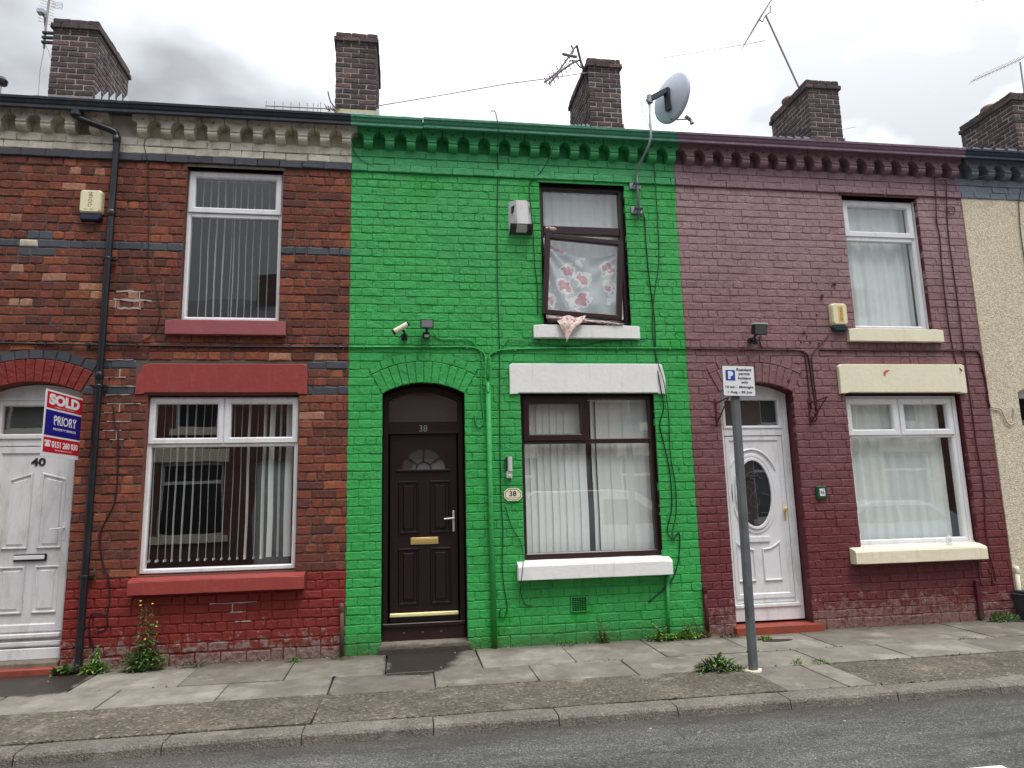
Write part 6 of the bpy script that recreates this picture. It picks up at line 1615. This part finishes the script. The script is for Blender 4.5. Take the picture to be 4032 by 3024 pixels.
def pt(s_, u, v, w_, h_, mat=INK, bold=.0): return text(s_, .1, MP @ Vector((u, -.0035, v)), mat, t_, rot=Matrix.Rotation(R(1.0), 4, 'Y') @ Matrix.Rotation(math.pi / 2, 4, 'X'), w=w_, h=h_, bold=bold)
pt('P', -.079, .053, .050, .075, WHITE_INK, .008)
for s_, v, w_, h_ in (('Resident', .108, .150, .026), ('permit', .065, .110, .030), ('holders', .028, .125, .026), ('only', -.014, .068, .030)): pt(s_, .058, v, w_, h_, bold=.001)
pt('10 am - Midnight', .004, -.060, .278, .028, bold=.001); pt('1 Aug - 30 Jun', .004, -.108, .238, .028, bold=.001)
b = MB()
for z in (2.48, 2.63): b.box(3.02, 3.15, -1.551, -1.46, z - .01, z + .01)
b.build('plate_clamp', GALV, t_)

# ------------------------------------------------------------------ satellite dish
t_ = thing('satellite_dish', (2.765, 0, 4.78), 'grey satellite dish on a cranked pole above the green gutter', 'satellite dish')
b = MB(); b.tube([(2.764, -.055, 4.757), (2.770, -.055, 5.28)] + smooth_path([(2.772, -.055, 5.36), (2.80, -.13, 5.46), (2.865, -.24, 5.60), (2.893, -.27, 5.72)], 4) + [(2.902, -.27, 6.25)], .0145, 10); b.build('pole', GALV, t_, smooth=True)
for z in (5.208, 4.895):
    b = MB(); b.box(2.685, 2.825, -.022, .0, z - .045, z + .045, c=.004); b.build('wall_bracket', GALV, t_)
    b = MB(); b.box(2.715, 2.815, -.075, -.06, z - .014, z + .014, c=.003); b.tube([(2.725, .0, z), (2.725, -.09, z)], .006, 6); b.tube([(2.803, .0, z), (2.803, -.09, z)], .006, 6); b.build('clamp', DARK_IRON, t_)
bor = Vector((.90, .43, -.085)).normalized()
view = (Vector((3.19, -.25, 6.25)) - CAM).normalized()
upv = Vector((0, 0, 1)); X_ = upv.cross(bor).normalized(); Y_ = bor.cross(X_)
MD = Matrix((X_, Y_, bor)).transposed().to_4x4(); MD.translation = Vector((3.185, -.25, 6.255))
vs = []; fs = []; nr, na = 8, 36
for s_i, th in ((0, 0.0), (1, -.010)):
    for i in range(nr + 1):
        r_ = i / nr
        for k in range(na):
            a = 2 * math.pi * k / na; x = .285 * r_ * math.cos(a); y = .325 * r_ * math.sin(a)
            vs.append((x, y, (x * x + y * y) / (4 * .36) - .04 + th + (.008 if (i == nr and s_i == 0) else 0)))
o0 = (nr + 1) * na
for s_i in (0, 1):
    for i in range(nr):
        for k in range(na):
            a = s_i * o0 + i * na + k; b2 = s_i * o0 + i * na + (k + 1) % na
            fs.append((a, b2, b2 + na, a + na))
for k in range(na): fs.append((nr * na + k, nr * na + (k + 1) % na, o0 + nr * na + (k + 1) % na, o0 + nr * na + k))
b = MB(); b.add([MD @ Vector(v) for v in vs], fs); d = b.build('dish', DISH, t_, smooth=True)
def dl(x, y, z): return MD @ Vector((x, y, z))
b = MB()
def obox(b, c0, c1, w_, h_, mi=0):
    """bar from c0 to c1"""
    c0, c1 = Vector(c0), Vector(c1); d_ = (c1 - c0).normalized(); a = d_.cross(Vector((0, 0, 1))).normalized(); e = a.cross(d_)
    vs = [c + a * sx * w_ / 2 + e * sz * h_ / 2 for c in (c0, c1) for sx, sz in ((-1, -1), (1, -1), (1, 1), (-1, 1))]
    b.add(vs, [(0, 1, 2, 3), (4, 7, 6, 5), (0, 4, 5, 1), (1, 5, 6, 2), (2, 6, 7, 3), (3, 7, 4, 0)], mi)
obox(b, (2.902, -.27, 6.19), tuple(dl(.0, .06, -.07)), .05, .055); obox(b, tuple(dl(0, .08, -.075)), tuple(dl(0, -.20, -.045)), .07, .04); b.build('mounting_arm', DARK_IRON, t_)
b = MB(); b.lathe([(.028, -.05), (.03, -.04), (.03, .05), (.022, .06)], (2.902, -.27, 6.19), 12); obox(b, (2.86, -.29, 6.17), (2.94, -.25, 6.17), .03, .03); b.build('pole_clamp', GALV, t_)
e0 = dl(0, -.30, -.02); e1 = Vector((3.40, -.16, 6.03))
b = MB(); b.tube([tuple(e0), tuple((e0 + e1) / 2 + Vector((0, 0, -.01))), tuple(e1)], .011, 6); b.build('feed_arm', ALU, t_)
b = MB(); b.tube([tuple(e1 + Vector((-.01, 0, .04))), tuple(e1 + Vector((.055, .01, .0)))], .026, 10); b.tube([tuple(e1 + Vector((.055, .01, .02))), tuple(e1 + Vector((.07, .0, -.055)))], [.014, .028], 10); b.build('receiver', ALU, t_)
b = MB(); b.tube(smooth_path([(2.89, -.28, 6.22), (2.81, -.29, 6.17), (2.80, -.28, 6.07), (2.85, -.28, 5.92), (2.885, -.27, 5.82)], 4), .0045, 5); b.build('lead', CABLE_W, t_)

# ------------------------------------------------------------------ aerials
t_ = thing('tv_aerial', (-5.09, 2.4, 8.1), 'upright television aerial strapped to the left side of the leftmost chimney', 'aerial', 'television aerials')
b = MB(); b.tube([(-5.092, 2.4, 8.08), (-5.094, 2.4, 8.45), (-5.072, 2.4, 9.3)], .016, 8); b.build('mast', ALU, t_)
for i in range(17):
    z = 8.47 + i * .048; x = -5.092 + .02 * max(0, z - 8.45) / .8
    b = MB(); L1 = .10 + .02 * ((i * 7) % 3) / 3; L2 = .07 + .03 * ((i * 5) % 4) / 4
    b.tube([(x - L1 * .95, 2.37, z + .02), (x, 2.39, z), (x + L2, 2.41, z - .015)], .0035, 4); b.build('element', ALU, t_)
b = MB()
for i in range(5): b.tube([(-5.06, 2.42, 8.84 - i * .024), (-4.925, 2.45, 8.855 - i * .024)], .003, 4)
b.tube([(-4.925, 2.45, 8.86), (-4.922, 2.45, 8.76)], .004, 4); b.build('reflector', ALU, t_)
b = MB(); b.box(-5.205, -5.115, 2.33, 2.42, 8.60, 8.67, c=.006); b.build('amplifier_box', DISH, t_)
b = MB(); b.tube([(-5.13, 2.38, 8.60), (-5.11, 2.39, 8.54), (-5.10, 2.4, 8.42)], .014, 6)
for z in (8.16, 8.235, 8.31): b.box(-5.12, -4.93, 2.36, 2.40, z - .018, z + .018, c=.004)
b.build('bracket', DARK_IRON, t_)
b = MB(); b.tube(smooth_path([(-5.092, 2.4, 8.09), (-5.094, 2.4, 8.0), (-5.116, 2.4, 7.738), (-5.112, 2.4, 7.5), (-5.098, 2.38, 7.2)], 3), .005, 5); b.tube(smooth_path([(-5.07, 2.4, 8.12), (-5.024, 2.4, 8.03), (-4.996, 2.4, 7.93)], 3), .004, 5); b.build('lead', CABLE_W, t_)
t_ = thing('ridge_vent', (-5.6, 2.4, 7.2), 'small dark cowl on a thin pole at the far left edge', 'cowl')
b = MB(); b.lathe([(.02, -.03), (.075, -.02), (.085, .03), (.06, .075), (.01, .09)], (-5.60, 2.4, 7.50), 12); b.build('cowl_cap', DARK_IRON, t_)
b = MB(); b.tube([(-5.595, 2.4, 7.1), (-5.595, 2.4, 7.48)], .006, 6); b.build('pole', ALU, t_)
t_ = thing('tv_aerial', (-1.0, 2.3, 7.3), 'long low television aerial lying level behind the red house gutter', 'aerial', 'television aerials')
b = MB(); b.tube([(-2.0, 2.3, 7.325), (-.95, 2.3, 7.338)], .009, 6); b.build('boom', ALU, t_)
for x in (-1.992, -1.872, -1.754, -1.640, -1.520, -1.407, -1.319, -1.254, -1.214):
    b = MB(); hh = .075 if x < -1.25 else .105; b.tube([(x, 2.3, 7.332 - hh), (x, 2.3, 7.332 + hh)], .005, 5); b.build('element', ALU, t_)
b = MB(); b.tube(smooth_path([(-1.113, 2.3, 7.614), (-1.07, 2.3, 7.45), (-.985, 2.28, 7.33)], 3), .010, 6); b.build('stay', DARK_IRON, t_)
b = MB(); rr = random.Random(3)
for i in range(16):
    p = Vector((-1.03 + rr.uniform(-.10, .08), 2.24, 7.27 + rr.uniform(-.02, .04))); q_ = p + Vector((rr.uniform(-.09, .06), rr.uniform(-.03, .03), rr.uniform(.0, .10))); b.tube([p, (p + q_) / 2 + Vector((rr.uniform(-.02, .02), 0, rr.uniform(-.02, .02))), q_], .005, 4)
tag(b.build('dead_twigs', RUST), 'tuft of dead twigs at the foot of the second chimney', 'twigs')
t_ = thing('tv_aerial', (2.82, 2.35, 8.37), 'bent double-armed television aerial leaning off the chimney behind the dish', 'aerial', 'television aerials')
def seg(nm, pts, r_, mat=ALU):
    b = MB(); b.tube([(p[0], p[2] if len(p) > 2 else 2.3, p[1]) for p in pts], r_ * 1.5, 6); b.build(nm, mat, t_)
seg('mast', [(2.93, 8.05, 2.35), (2.80, 8.40), (2.745, 8.69)], .014, DARK_IRON)
seg('boom', [(2.74, 8.68), (2.69, 8.62), (2.60, 8.47), (2.433, 8.217), (2.195, 8.004)], .012); seg('boom', [(2.79, 8.44), (2.682, 8.389), (2.534, 8.272), (2.442, 8.198), (2.265, 7.98)], .012)
seg('reflector', [(2.499, 8.525), (2.62, 8.50), (2.74, 8.486)], .018); seg('reflector', [(2.655, 8.68), (2.69, 8.60), (2.655, 8.50)], .012)
for i in range(7):
    u = i / 6; p = Vector((2.62, 2.3, 8.45)).lerp(Vector((2.22, 2.3, 8.02)), u); seg('element', [(p.x - .035, p.z + .03, 2.25), (p.x + .03, p.z - .02, 2.35)], .005)
    p = Vector((2.68, 2.3, 8.38)).lerp(Vector((2.28, 2.3, 8.0)), u); seg('element', [(p.x - .03, p.z + .025, 2.25), (p.x + .03, p.z - .03, 2.35)], .005)
seg('stay', [(2.60, 8.40), (2.70, 8.42), (2.79, 8.30)], .009); seg('stay', [(2.80, 8.42), (2.80, 8.30)], .010)
t_ = thing('tv_aerial', (6.74, 2.6, 8.3), 'tall television aerial mast leaning left from the chimney over the maroon house', 'aerial', 'television aerials')
b = MB(); b.tube([(6.79, 2.6, 8.25), (6.739, 2.6, 8.40), (6.241, 2.6, 9.762)], .016, 8); b.build('mast', ALU, t_)
b = MB(); b.tube([(6.374, 2.6, 10.072), (6.098, 2.6, 9.671), (5.786, 2.6, 9.153)], .011, 6); b.build('boom', ALU, t_)
b = MB(); b.tube([(6.347, 2.6, 9.95), (6.335, 2.6, 9.83), (6.241, 2.6, 9.76), (6.169, 2.6, 9.631), (6.11, 2.6, 9.66)], .010, 6); b.build('stay', ALU, t_)
for i in range(14):
    p = Vector((5.80, 2.6, 9.17)).lerp(Vector((6.36, 2.6, 10.05)), i / 13); b = MB(); b.tube([(p.x - .012, 2.45, p.z + .006), (p.x + .012, 2.75, p.z - .008)], .006, 5); b.build('element', ALU, t_)
t_ = thing('tv_aerial', (11.17, 2.6, 8.4), 'television aerial pointing left above the chimney at the right edge', 'aerial', 'television aerials')
b = MB(); b.tube([(11.17, 2.6, 8.3), (11.195, 2.6, 9.24)], .014, 8); b.build('mast', ALU, t_)
b = MB(); b.tube([(10.122, 2.6, 8.785), (10.922, 2.6, 9.164), (11.5, 2.6, 9.45)], .008, 6); b.build('boom', ALU, t_)
for i in range(14):
    p = Vector((10.15, 2.6, 8.80)).lerp(Vector((11.25, 2.6, 9.33)), i / 13); b = MB(); b.tube([(p.x - .01, 2.5, p.z + .015), (p.x + .01, 2.7, p.z - .015)], .004, 4); b.build('element', ALU, t_)

# ------------------------------------------------------------------ small things
b = MB(); b.lathe([(.030, 0), (.032, .004), (.032, .035), (.020, .045), (.034, .065), (.036, .085), (.026, .105), (.012, .115), (.012, .135), (.008, .14)], (6.335, -.045, .868), 14)
t = NT('clear_plastic'); t.t.nodes.remove(t.b); tr = t.n('ShaderNodeBsdfTransparent'); df = t.n('ShaderNodeBsdfPrincipled'); df.inputs['Base Color'].default_value = (.75, .77, .77, 1); df.inputs['Roughness'].default_value = .15
mx = t.n('ShaderNodeMixShader'); mx.inputs[0].default_value = .45; t.l(tr.outputs[0], mx.inputs[1]); t.l(df.outputs[0], mx.inputs[2]); t.l(mx.outputs[0], t.out.inputs[0])
tag(b.build('bottle', t.mat, smooth=True), 'small clear plastic bottle standing on the lower cream sill', 'bottle')
t_ = thing('waste_bin', (7.3, -.16, 0), 'dark grey plastic bin at the right edge against the pebbledash wall', 'bin')
b = MB(); vs = [(7.13, -.30, 0), (7.50, -.30, 0), (7.50, -.02, 0), (7.13, -.02, 0), (7.10, -.34, .27), (7.53, -.34, .27), (7.53, -.0, .27), (7.10, -.0, .27)]
b.add(vs, [(0, 3, 2, 1), (4, 5, 6, 7), (0, 1, 5, 4), (1, 2, 6, 5), (2, 3, 7, 6), (3, 0, 4, 7)]); b.build('body', BIN_G, t_)
b = MB(); b.box(7.085, 7.545, -.36, .0, .27, .295, c=.006); b.box(7.12, 7.50, -.32, -.02, .295, .33, c=.01); b.build('lid', BIN_G, t_)
# screwed relics on the maroon wall, red flake on the lintel
b = MB(); rr = random.Random(8)
for (x, z, s_) in ((5.247, 4.045, .022), (5.21, 4.02, .012), (5.059, 3.888, .020), (5.04, 3.84, .010), (4.959, 3.643, .014), (4.772, 3.420, .020), (4.80, 3.37, .012), (4.72, 3.30, .010), (4.84, 3.30, .012), (4.95, 3.29, .010), (4.515, 2.83, .020), (2.68, 3.44, .008), (3.05, 3.52, .008), (6.75, 1.80, .012), (6.86, .56, .03)):
    pts = [(x + s_ * rr.uniform(.6, 1.2) * math.cos(a), z + s_ * rr.uniform(.6, 1.2) * math.sin(a)) for a in [2 * math.pi * q / 7 for q in range(7)]]
    b.prism(pts, -.012, .002, 'y')
tag(b.build('fixing_scars', RUST), 'rusty fixings and plugged holes scattered on the maroon wall', 'fixings', kind='stuff')
b = MB(); b.prism([(5.735, 2.895), (5.755, 2.885), (5.775, 2.925), (5.825, 2.955), (5.810, 2.962), (5.765, 2.955), (5.738, 2.93)], -.0425, -.0395, 'y'); fl = b.build('paint_chip', simple('red_chip', lin((196, 98, 80)), .6), h36); fl['label'] = 'orange red chip in the cream lintel'

# ------------------------------------------------------------------ weeds
def leaf(b, base, d_, L, w_, rr, droop=.4, lobed=False):
    """pointed leaf as a folded strip"""
    d_ = Vector(d_).normalized(); s_ = d_.cross(Vector((0, 0, 1)));
    if s_.length < .1: s_ = Vector((1, 0, 0))
    s_.normalize(); vs = []; n = 4 if not lobed else 7
    for i in range(n + 1):
        u = i / n; c_ = Vector(base) + d_ * L * u - Vector((0, 0, 1)) * droop * L * u * u
        ww = w_ * math.sin(math.pi * min(1, .12 + u * .88)) ** .8
        if lobed and i % 2: ww *= .45
        upn = s_.cross(d_)
        vs += [c_ - s_ * ww - upn * ww * -.25, c_, c_ + s_ * ww - upn * ww * -.25]
    fs = []
    for i in range(n):
        for q in (0, 1): fs.append((i*3 + q, i*3 + q + 1, i*3 + q + 4, i*3 + q + 3))
    b.add(vs, fs)
def weed(label, x, y, h, rad, nleaf, mat, seed, stems=0, flowers=(), leafL=(.04, .09), rosette=True, lobed=True, wid=.22, group='weeds along wall and pavement', sx=1.0):
    rr = random.Random(seed); z = CF * y
    t = thing('weed', (x, y, z), label, 'weed', group)
    b = MB(); st = MB(); hasst = False
    nb = nleaf if not stems else int(nleaf * .5)
    for i in range(nb):
        a = rr.uniform(0, 2 * math.pi); el = rr.uniform(.1, 1.25)
        rr0 = rad * rr.random() ** .7
        p = Vector((x + sx * rr0 * math.cos(a), y + .45 * rr0 * math.sin(a) - .01, z + rr.uniform(0, h * .75 if not stems else h * .42) * (1 - .55 * rr0 / rad)))
        if p.y > -.012: p.y = -.012 - rr.uniform(0, .04)
        a2 = a + rr.uniform(-.9, .9)
        dd = Vector((math.cos(a2) * math.cos(el), min(.1, .8 * math.sin(a2)) * math.cos(el) - .1, math.sin(el)))
        L = rr.uniform(*leafL); leaf(b, p, dd, L, L * wid * rr.uniform(.7, 1.2), rr, rr.uniform(.1, .6), lobed and rr.random() < .6)
    for k in range(stems):
        hasst = True
        bx = x + rr.uniform(-.04, .04); tx = bx + rr.uniform(-.10, .10) * sx; hh = h * rr.uniform(.7, 1.0) if k else h
        pts = smooth_path([(bx, y, z), (bx + (tx - bx) * .4 + rr.uniform(-.02, .02), y, z + hh * .45), (tx, y - .01, z + hh)], 4)
        st.tube(pts, [.006 - .004 * i / len(pts) for i in range(len(pts))], 5)
        m_ = int(nleaf * .5 / max(1, stems))
        for i in range(m_):
            u = rr.uniform(.05, .92); p = pts[min(len(pts) - 1, int(u * len(pts)))]
            a2 = rr.uniform(0, 6.28); el = rr.uniform(-.1, .9); L = rr.uniform(*leafL) * (1.15 - .65 * u)
            dd = Vector((math.cos(a2) * math.cos(el), min(.15, math.sin(a2)) * math.cos(el), math.sin(el)))
            leaf(b, p, dd, L, L * wid, rr, rr.uniform(.2, .7), lobed)
    b.build('foliage', mat, t, kind='stuff', fix=False)
    if hasst: st.build('stem', STEM, t)
    for fx, fz in flowers:
        q = MB(); q.lathe([(.003, -.006), (.011, .002), (.008, .006)], (fx, y - .04, fz), 8); q.build('flower', YELLOW, t)
weed('tall flowering weed against the red base left of centre', -2.44, -.13, .60, .17, 900, LEAF, 1, stems=5, flowers=((-2.49, .64), (-2.488, .60), (-2.38, .61), (-2.335, .40), (-2.43, .285)), leafL=(.04, .085), sx=1.0)
weed('leafy weed clump just right of the black downpipe', -2.88, -.12, .24, .12, 330, LEAF2, 2, stems=4, leafL=(.04, .08))
weed('low dark weed at the foot of the black downpipe', -3.14, -.12, .10, .11, 150, LEAF, 3, leafL=(.03, .06), lobed=False, wid=.32)
weed('sparse dusty weed under the red sill', -2.02, -.1, .08, .14, 60, LEAF_D, 4, leafL=(.03, .06))
weed('small fresh green tuft on the flagstone by the red base', -1.06, -.12, .06, .08, 60, LEAF2, 5, leafL=(.025, .05))
weed('dried tuft at the foot of the brown pipe stub', -.62, -.1, .04, .12, 60, LEAF_D, 6, leafL=(.02, .045))
weed('tiny pale weed at the foot of the green wall', 1.70, -.06, .05, .12, 50, LEAF_D, 7, leafL=(.02, .045))
weed('spindly reddish weed climbing the green wall near its middle', 2.11, -.05, .27, .05, 150, LEAF_D, 8, stems=3, leafL=(.03, .055))
weed('green ivy-like weed round the short green pipe', 2.74, -.09, .17, .17, 330, LEAF2, 9, stems=3, leafL=(.03, .05), lobed=False, wid=.42)
weed('bushy weed at the green and maroon corner', 3.02, -.08, .17, .18, 380, LEAF2, 10, stems=3, leafL=(.03, .05), lobed=False, wid=.42)
weed('brown dried weed hanging at the maroon pipe stub', 3.22, -.06, .19, .08, 170, LEAF_D, 11, stems=2, leafL=(.03, .05))
weed('big jagged weed on the pavement left of the sign post', 2.76, -1.40, .12, .15, 150, LEAF, 12, leafL=(.06, .13), wid=.17)
weed('small low weed on the pavement just left of the grey post', 2.93, -1.44, .035, .09, 60, LEAF, 13, leafL=(.03, .055))
weed('left one of two grass tufts right of the grey post', 3.53, -1.40, .06, .06, 45, LEAF2, 14, leafL=(.035, .06), lobed=False, wid=.13)
weed('right one of two grass tufts right of the grey post', 3.76, -1.39, .045, .08, 50, LEAF2, 15, leafL=(.03, .055), lobed=False, wid=.13)
weed('low flat weed in front of the red doorstep', 3.78, -.32, .025, .07, 50, LEAF2, 16, leafL=(.03, .05), lobed=False, wid=.35)
weed('dried weed litter left of the red doorstep', 3.50, -.12, .035, .12, 60, LEAF_D, 17, leafL=(.03, .05))
weed('green weed at the foot of the maroon wall near the right edge', 6.86, -.10, .14, .18, 220, LEAF, 18, leafL=(.03, .06))
b = MB(); rr = random.Random(31)
for i in range(520):
    m_ = rr.random()
    if m_ < .45: x_s, y_s = rr.uniform(-3.3, 8.5), rr.uniform(-.045, -.008)
    elif m_ < .62: x_s, y_s = rr.uniform(-4, 8.5), -.813 + rr.uniform(-.008, .008)
    elif m_ < .82: x_s, y_s = rr.uniform(-4, 8.5), -1.386 + rr.uniform(-.012, .012)
    else: x_s, y_s = rr.uniform(-4, 8.5), -2.122 + rr.uniform(-.008, .008)
    if math.sin(x_s * 3.1 + y_s * 5) + .6 * math.sin(x_s * 7.7) < -.1: continue
    for q in range(5):
        a2 = rr.uniform(0, 6.28); el = rr.uniform(.1, 1.2); L = rr.uniform(.010, .028)
        leaf(b, (x_s, y_s, CF * y_s - .004), (math.cos(a2) * math.cos(el), math.sin(a2) * math.cos(el), math.sin(el)), L, L * .3, rr, .3)
tag(b.build('moss_and_seedlings', LEAF_D, fix=False), 'moss and tiny seedlings in the paving joints and wall foot', 'moss', kind='stuff')
b = MB(); vs = []; rr = random.Random(6)
pts = [(3.86 + .16 * math.cos(a) * (1.25 if math.cos(a) > 0 else .9), -.40 + .06 * math.sin(a)) for a in [2 * math.pi * i / 14 for i in range(14)]]
b.prism(pts, CF * -.40 + .0, CF * -.40 + .004, 'z'); tag(b.build('drain_cover', simple('dark_cover', lin((50, 46, 42)), .8, var=.3), kind=None), 'small dark rounded cover set in the flags before the red doorstep', 'cover')

# ------------------------------------------------------------------ the other side of the street (seen only in the panes)
def opp_brick(name, c, mortar, scale=1):
    t = NT(name); br = t.n('ShaderNodeTexBrick'); br.inputs['Color1'].default_value = (*c, 1); br.inputs['Color2'].default_value = (*[v * .75 for v in c], 1); br.inputs['Mortar'].default_value = (*mortar, 1)
    br.inputs['Scale'].default_value = 1.0; br.inputs['Brick Width'].default_value = .24; br.inputs['Row Height'].default_value = .0915; br.inputs['Mortar Size'].default_value = .008
    X, Y, Z = t.xyz(); cb = t.n('ShaderNodeCombineXYZ'); t.l(X, cb.inputs[0]); t.l(Z, cb.inputs[1]); t.l(cb.outputs[0], br.inputs[0]); t.color(br.outputs[0]); t.rough(.85); return t.mat
OB1 = opp_brick('opposite_brick', lin((122, 78, 68)), lin((110, 90, 80))); OB2 = opp_brick('opposite_cream', lin((210, 200, 172)), lin((180, 170, 146)))
def opp_house(x0, mat, lab):
    x1 = x0 + 3.845; yf = -10.4
    h = thing('terraced_house', ((x0 + x1) / 2, yf, 0), lab, 'house', 'terraced houses across the street')
    op = [(x0 + 2.0, x0 + 3.5, .9, 2.65), (x0 + 2.3, x0 + 3.3, 3.5, 5.2), (x0 + .35, x0 + 1.25, .1, 2.7)]
    b = MB(); xs = sorted({x0, x1} | {o[0] for o in op} | {o[1] for o in op})
    for u, v in zip(xs, xs[1:]):
        mid = (u + v) / 2; lo = 0
        for o in sorted([o for o in op if o[0] < mid < o[1]], key=lambda o: o[2]):
            b.box(u, v, yf - .25, yf, lo, o[2]); lo = o[3]
        b.box(u, v, yf - .25, yf, lo, 5.7)
    b.build('wall', mat, h)
    b = MB(); b.prism([(yf + .2, 5.72), (yf - 3.4, 7.75), (yf - 7, 5.72), (yf - 7, 5.6), (yf + .2, 5.6)], x0, x1, 'x'); b.build('roof', SLATE, h)
    b = MB(); b.box(x0, x1, yf, yf + .16, 5.55, 5.75); b.build('gutter', GUT_BLK, h)
    b = MB(); b.box(x0 - .3, x0 + .3, yf - 3.9, yf - 2.8, 6.8, 8.4); b.build('chimney', CH, h)
    for o in op[:2]:
        w = frame_rect(o[0], o[1], o[2], o[3], .06, yf - .14, yf - .08, UPVC, h, 'window')
        bb = MB(); bb.box(o[0], o[1], yf - .12, yf - .07, o[2] + .72 * (o[3] - o[2]), o[2] + .76 * (o[3] - o[2])); bb.build('transom', UPVC, w)
        bb = MB(); bb.box(o[0] + .05, o[1] - .05, yf - .13, yf - .12, o[2] + .05, o[3] - .05); bb.build('pane', DARKGLASS, w)
        bb = MB(); bb.box(o[0] - .12, o[1] + .12, yf - .02, yf + .08, o[2] - .15, o[2]); bb.build('window_sill', CREAM_TRIM, h)
    bb = MB(); bb.box(op[0][0] - .12, op[0][1] + .12, yf - .02, yf + .03, 2.66, 3.0); bb.build('lintel', CREAM_TRIM, h)
    bb = MB(); bb.box(op[2][0], op[2][1], yf - .2, yf - .14, .1, 2.7); d = bb.build('door', UPVC, h)
    for P in ((op[2][0] + .12, op[2][0] + .4, .4, 1.9), (op[2][0] + .5, op[2][0] + .78, .4, 1.9)):
        bb = MB(); bb.box(P[0], P[1], yf - .14, yf - .125, P[2], P[3]); bb.build('panel', UPVC_G, d)
x = -15.5
labs = ['far left', 'second from left', 'third from left', 'fourth from left', 'middle', 'fourth from right', 'third from right', 'second from right', 'far right']
for i in range(9):
    mt = OB2 if i in (7,) else OB1
    opp_house(x + i * 3.845, mt, '%s house across the street, %s' % ('cream' if mt is OB2 else 'red brick', labs[i]))

def car(label, x0, L, H, prof_top, glass, paint, group='vehicles parked across the road'):
    """side profile loft, facing +x, near side at y=-6.25"""
    ya, yb = -7.95, -6.25; t = thing('parked_car', (x0 + L / 2, (ya + yb) / 2, ROADZ), label, 'car', group)
    def P(u, z): return (x0 + u * L, ROADZ + z)
    body = [P(u, z) for u, z in prof_top]
    b = MB(); n = len(body); cx = sum(p[0] for p in body) / n; ym = (ya + yb) / 2
    vs = []
    for y, ins in ((yb - .10, 0.0), (yb, 0.0)):
        pass
    loops = []
    for f, sc in ((1.0, 0), (.86, 1), (-.86, 1), (-1.0, 0)):
        loops.append((f, sc))
    hw = (yb - ya) / 2
    for f, sc in loops:
        for (px, pz) in body:
            zrel = (pz - ROADZ) / H
            tum = .16 * max(0, zrel - .52) / .48
            vs.append((px, ym + hw * f * (1 - tum), pz + (.0 if sc else -.03 * (zrel > .5))))
    fs = [(k*n + i, k*n + (i+1) % n, (k+1)*n + (i+1) % n, (k+1)*n + i) for k in range(3) for i in range(n)] + [tuple(range(n)), tuple(range(3*n, 4*n))[::-1]]
    b.add(vs, fs); b.build('body', paint, t, smooth=False)
    for s_ in (1, -1):
        for g in glass:
            pts = [P(u, z) for u, z in g]; vs = []
            for off in (0.0, .012):
                for (px, pz) in pts:
                    tum = .16 * max(0, (pz - ROADZ) / H - .52) / .48; vs.append((px, ym + s_ * (hw * (1 - tum) + off), pz))
            m_ = len(pts); b = MB(); b.add(vs, [(i, (i+1) % m_, m_ + (i+1) % m_, m_ + i) for i in range(m_)] + [tuple(range(m_)), tuple(range(m_, 2*m_))]); b.build('window', DARKGLASS, t)
    for u in (.19, .80):
        for y in (yb - .1, ya + .1):
            b = MB(); b.lathe([(.20, -.11), (.31, -.11), (.325, -.08), (.325, .08), (.31, .11), (.20, .11)], (x0 + u * L, y, ROADZ + .325), 20, 'y'); w = b.build('wheel', BLACK_P, t)
            b = MB(); b.lathe([(.05, -.118), (.19, -.112), (.19, .112), (.05, .118)], (x0 + u * L, y, ROADZ + .325), 16, 'y'); b.build('rim', ALU, w)
CARW = simple('white_car_paint', (.72, .74, .75), .15, var=.02); CARB = simple('pale_car_paint', lin((190, 206, 214)), .15, var=.02)
car('white van parked across the road', 2.35, 4.2, 1.85, [(0, .35), (.02, 1.0), (.03, 1.75), (.08, 1.84), (.45, 1.86), (.58, 1.78), (.68, 1.52), (.80, 1.12), (.95, 1.0), (1.0, .75), (1.0, .35)], [[(.40, 1.15), (.41, 1.65), (.56, 1.62), (.66, 1.36), (.73, 1.14)]], CARW)
car('pale hatchback parked across the road', 8.3, 4.0, 1.5, [(0, .35), (.0, .8), (.10, .95), (.22, 1.02), (.36, 1.38), (.48, 1.48), (.75, 1.48), (.92, 1.25), (1.0, .95), (1.0, .35)], [[(.28, 1.02), (.40, 1.34), (.58, 1.38), (.58, 1.02)], [(.60, 1.02), (.60, 1.38), (.78, 1.36), (.88, 1.05)]], CARB)
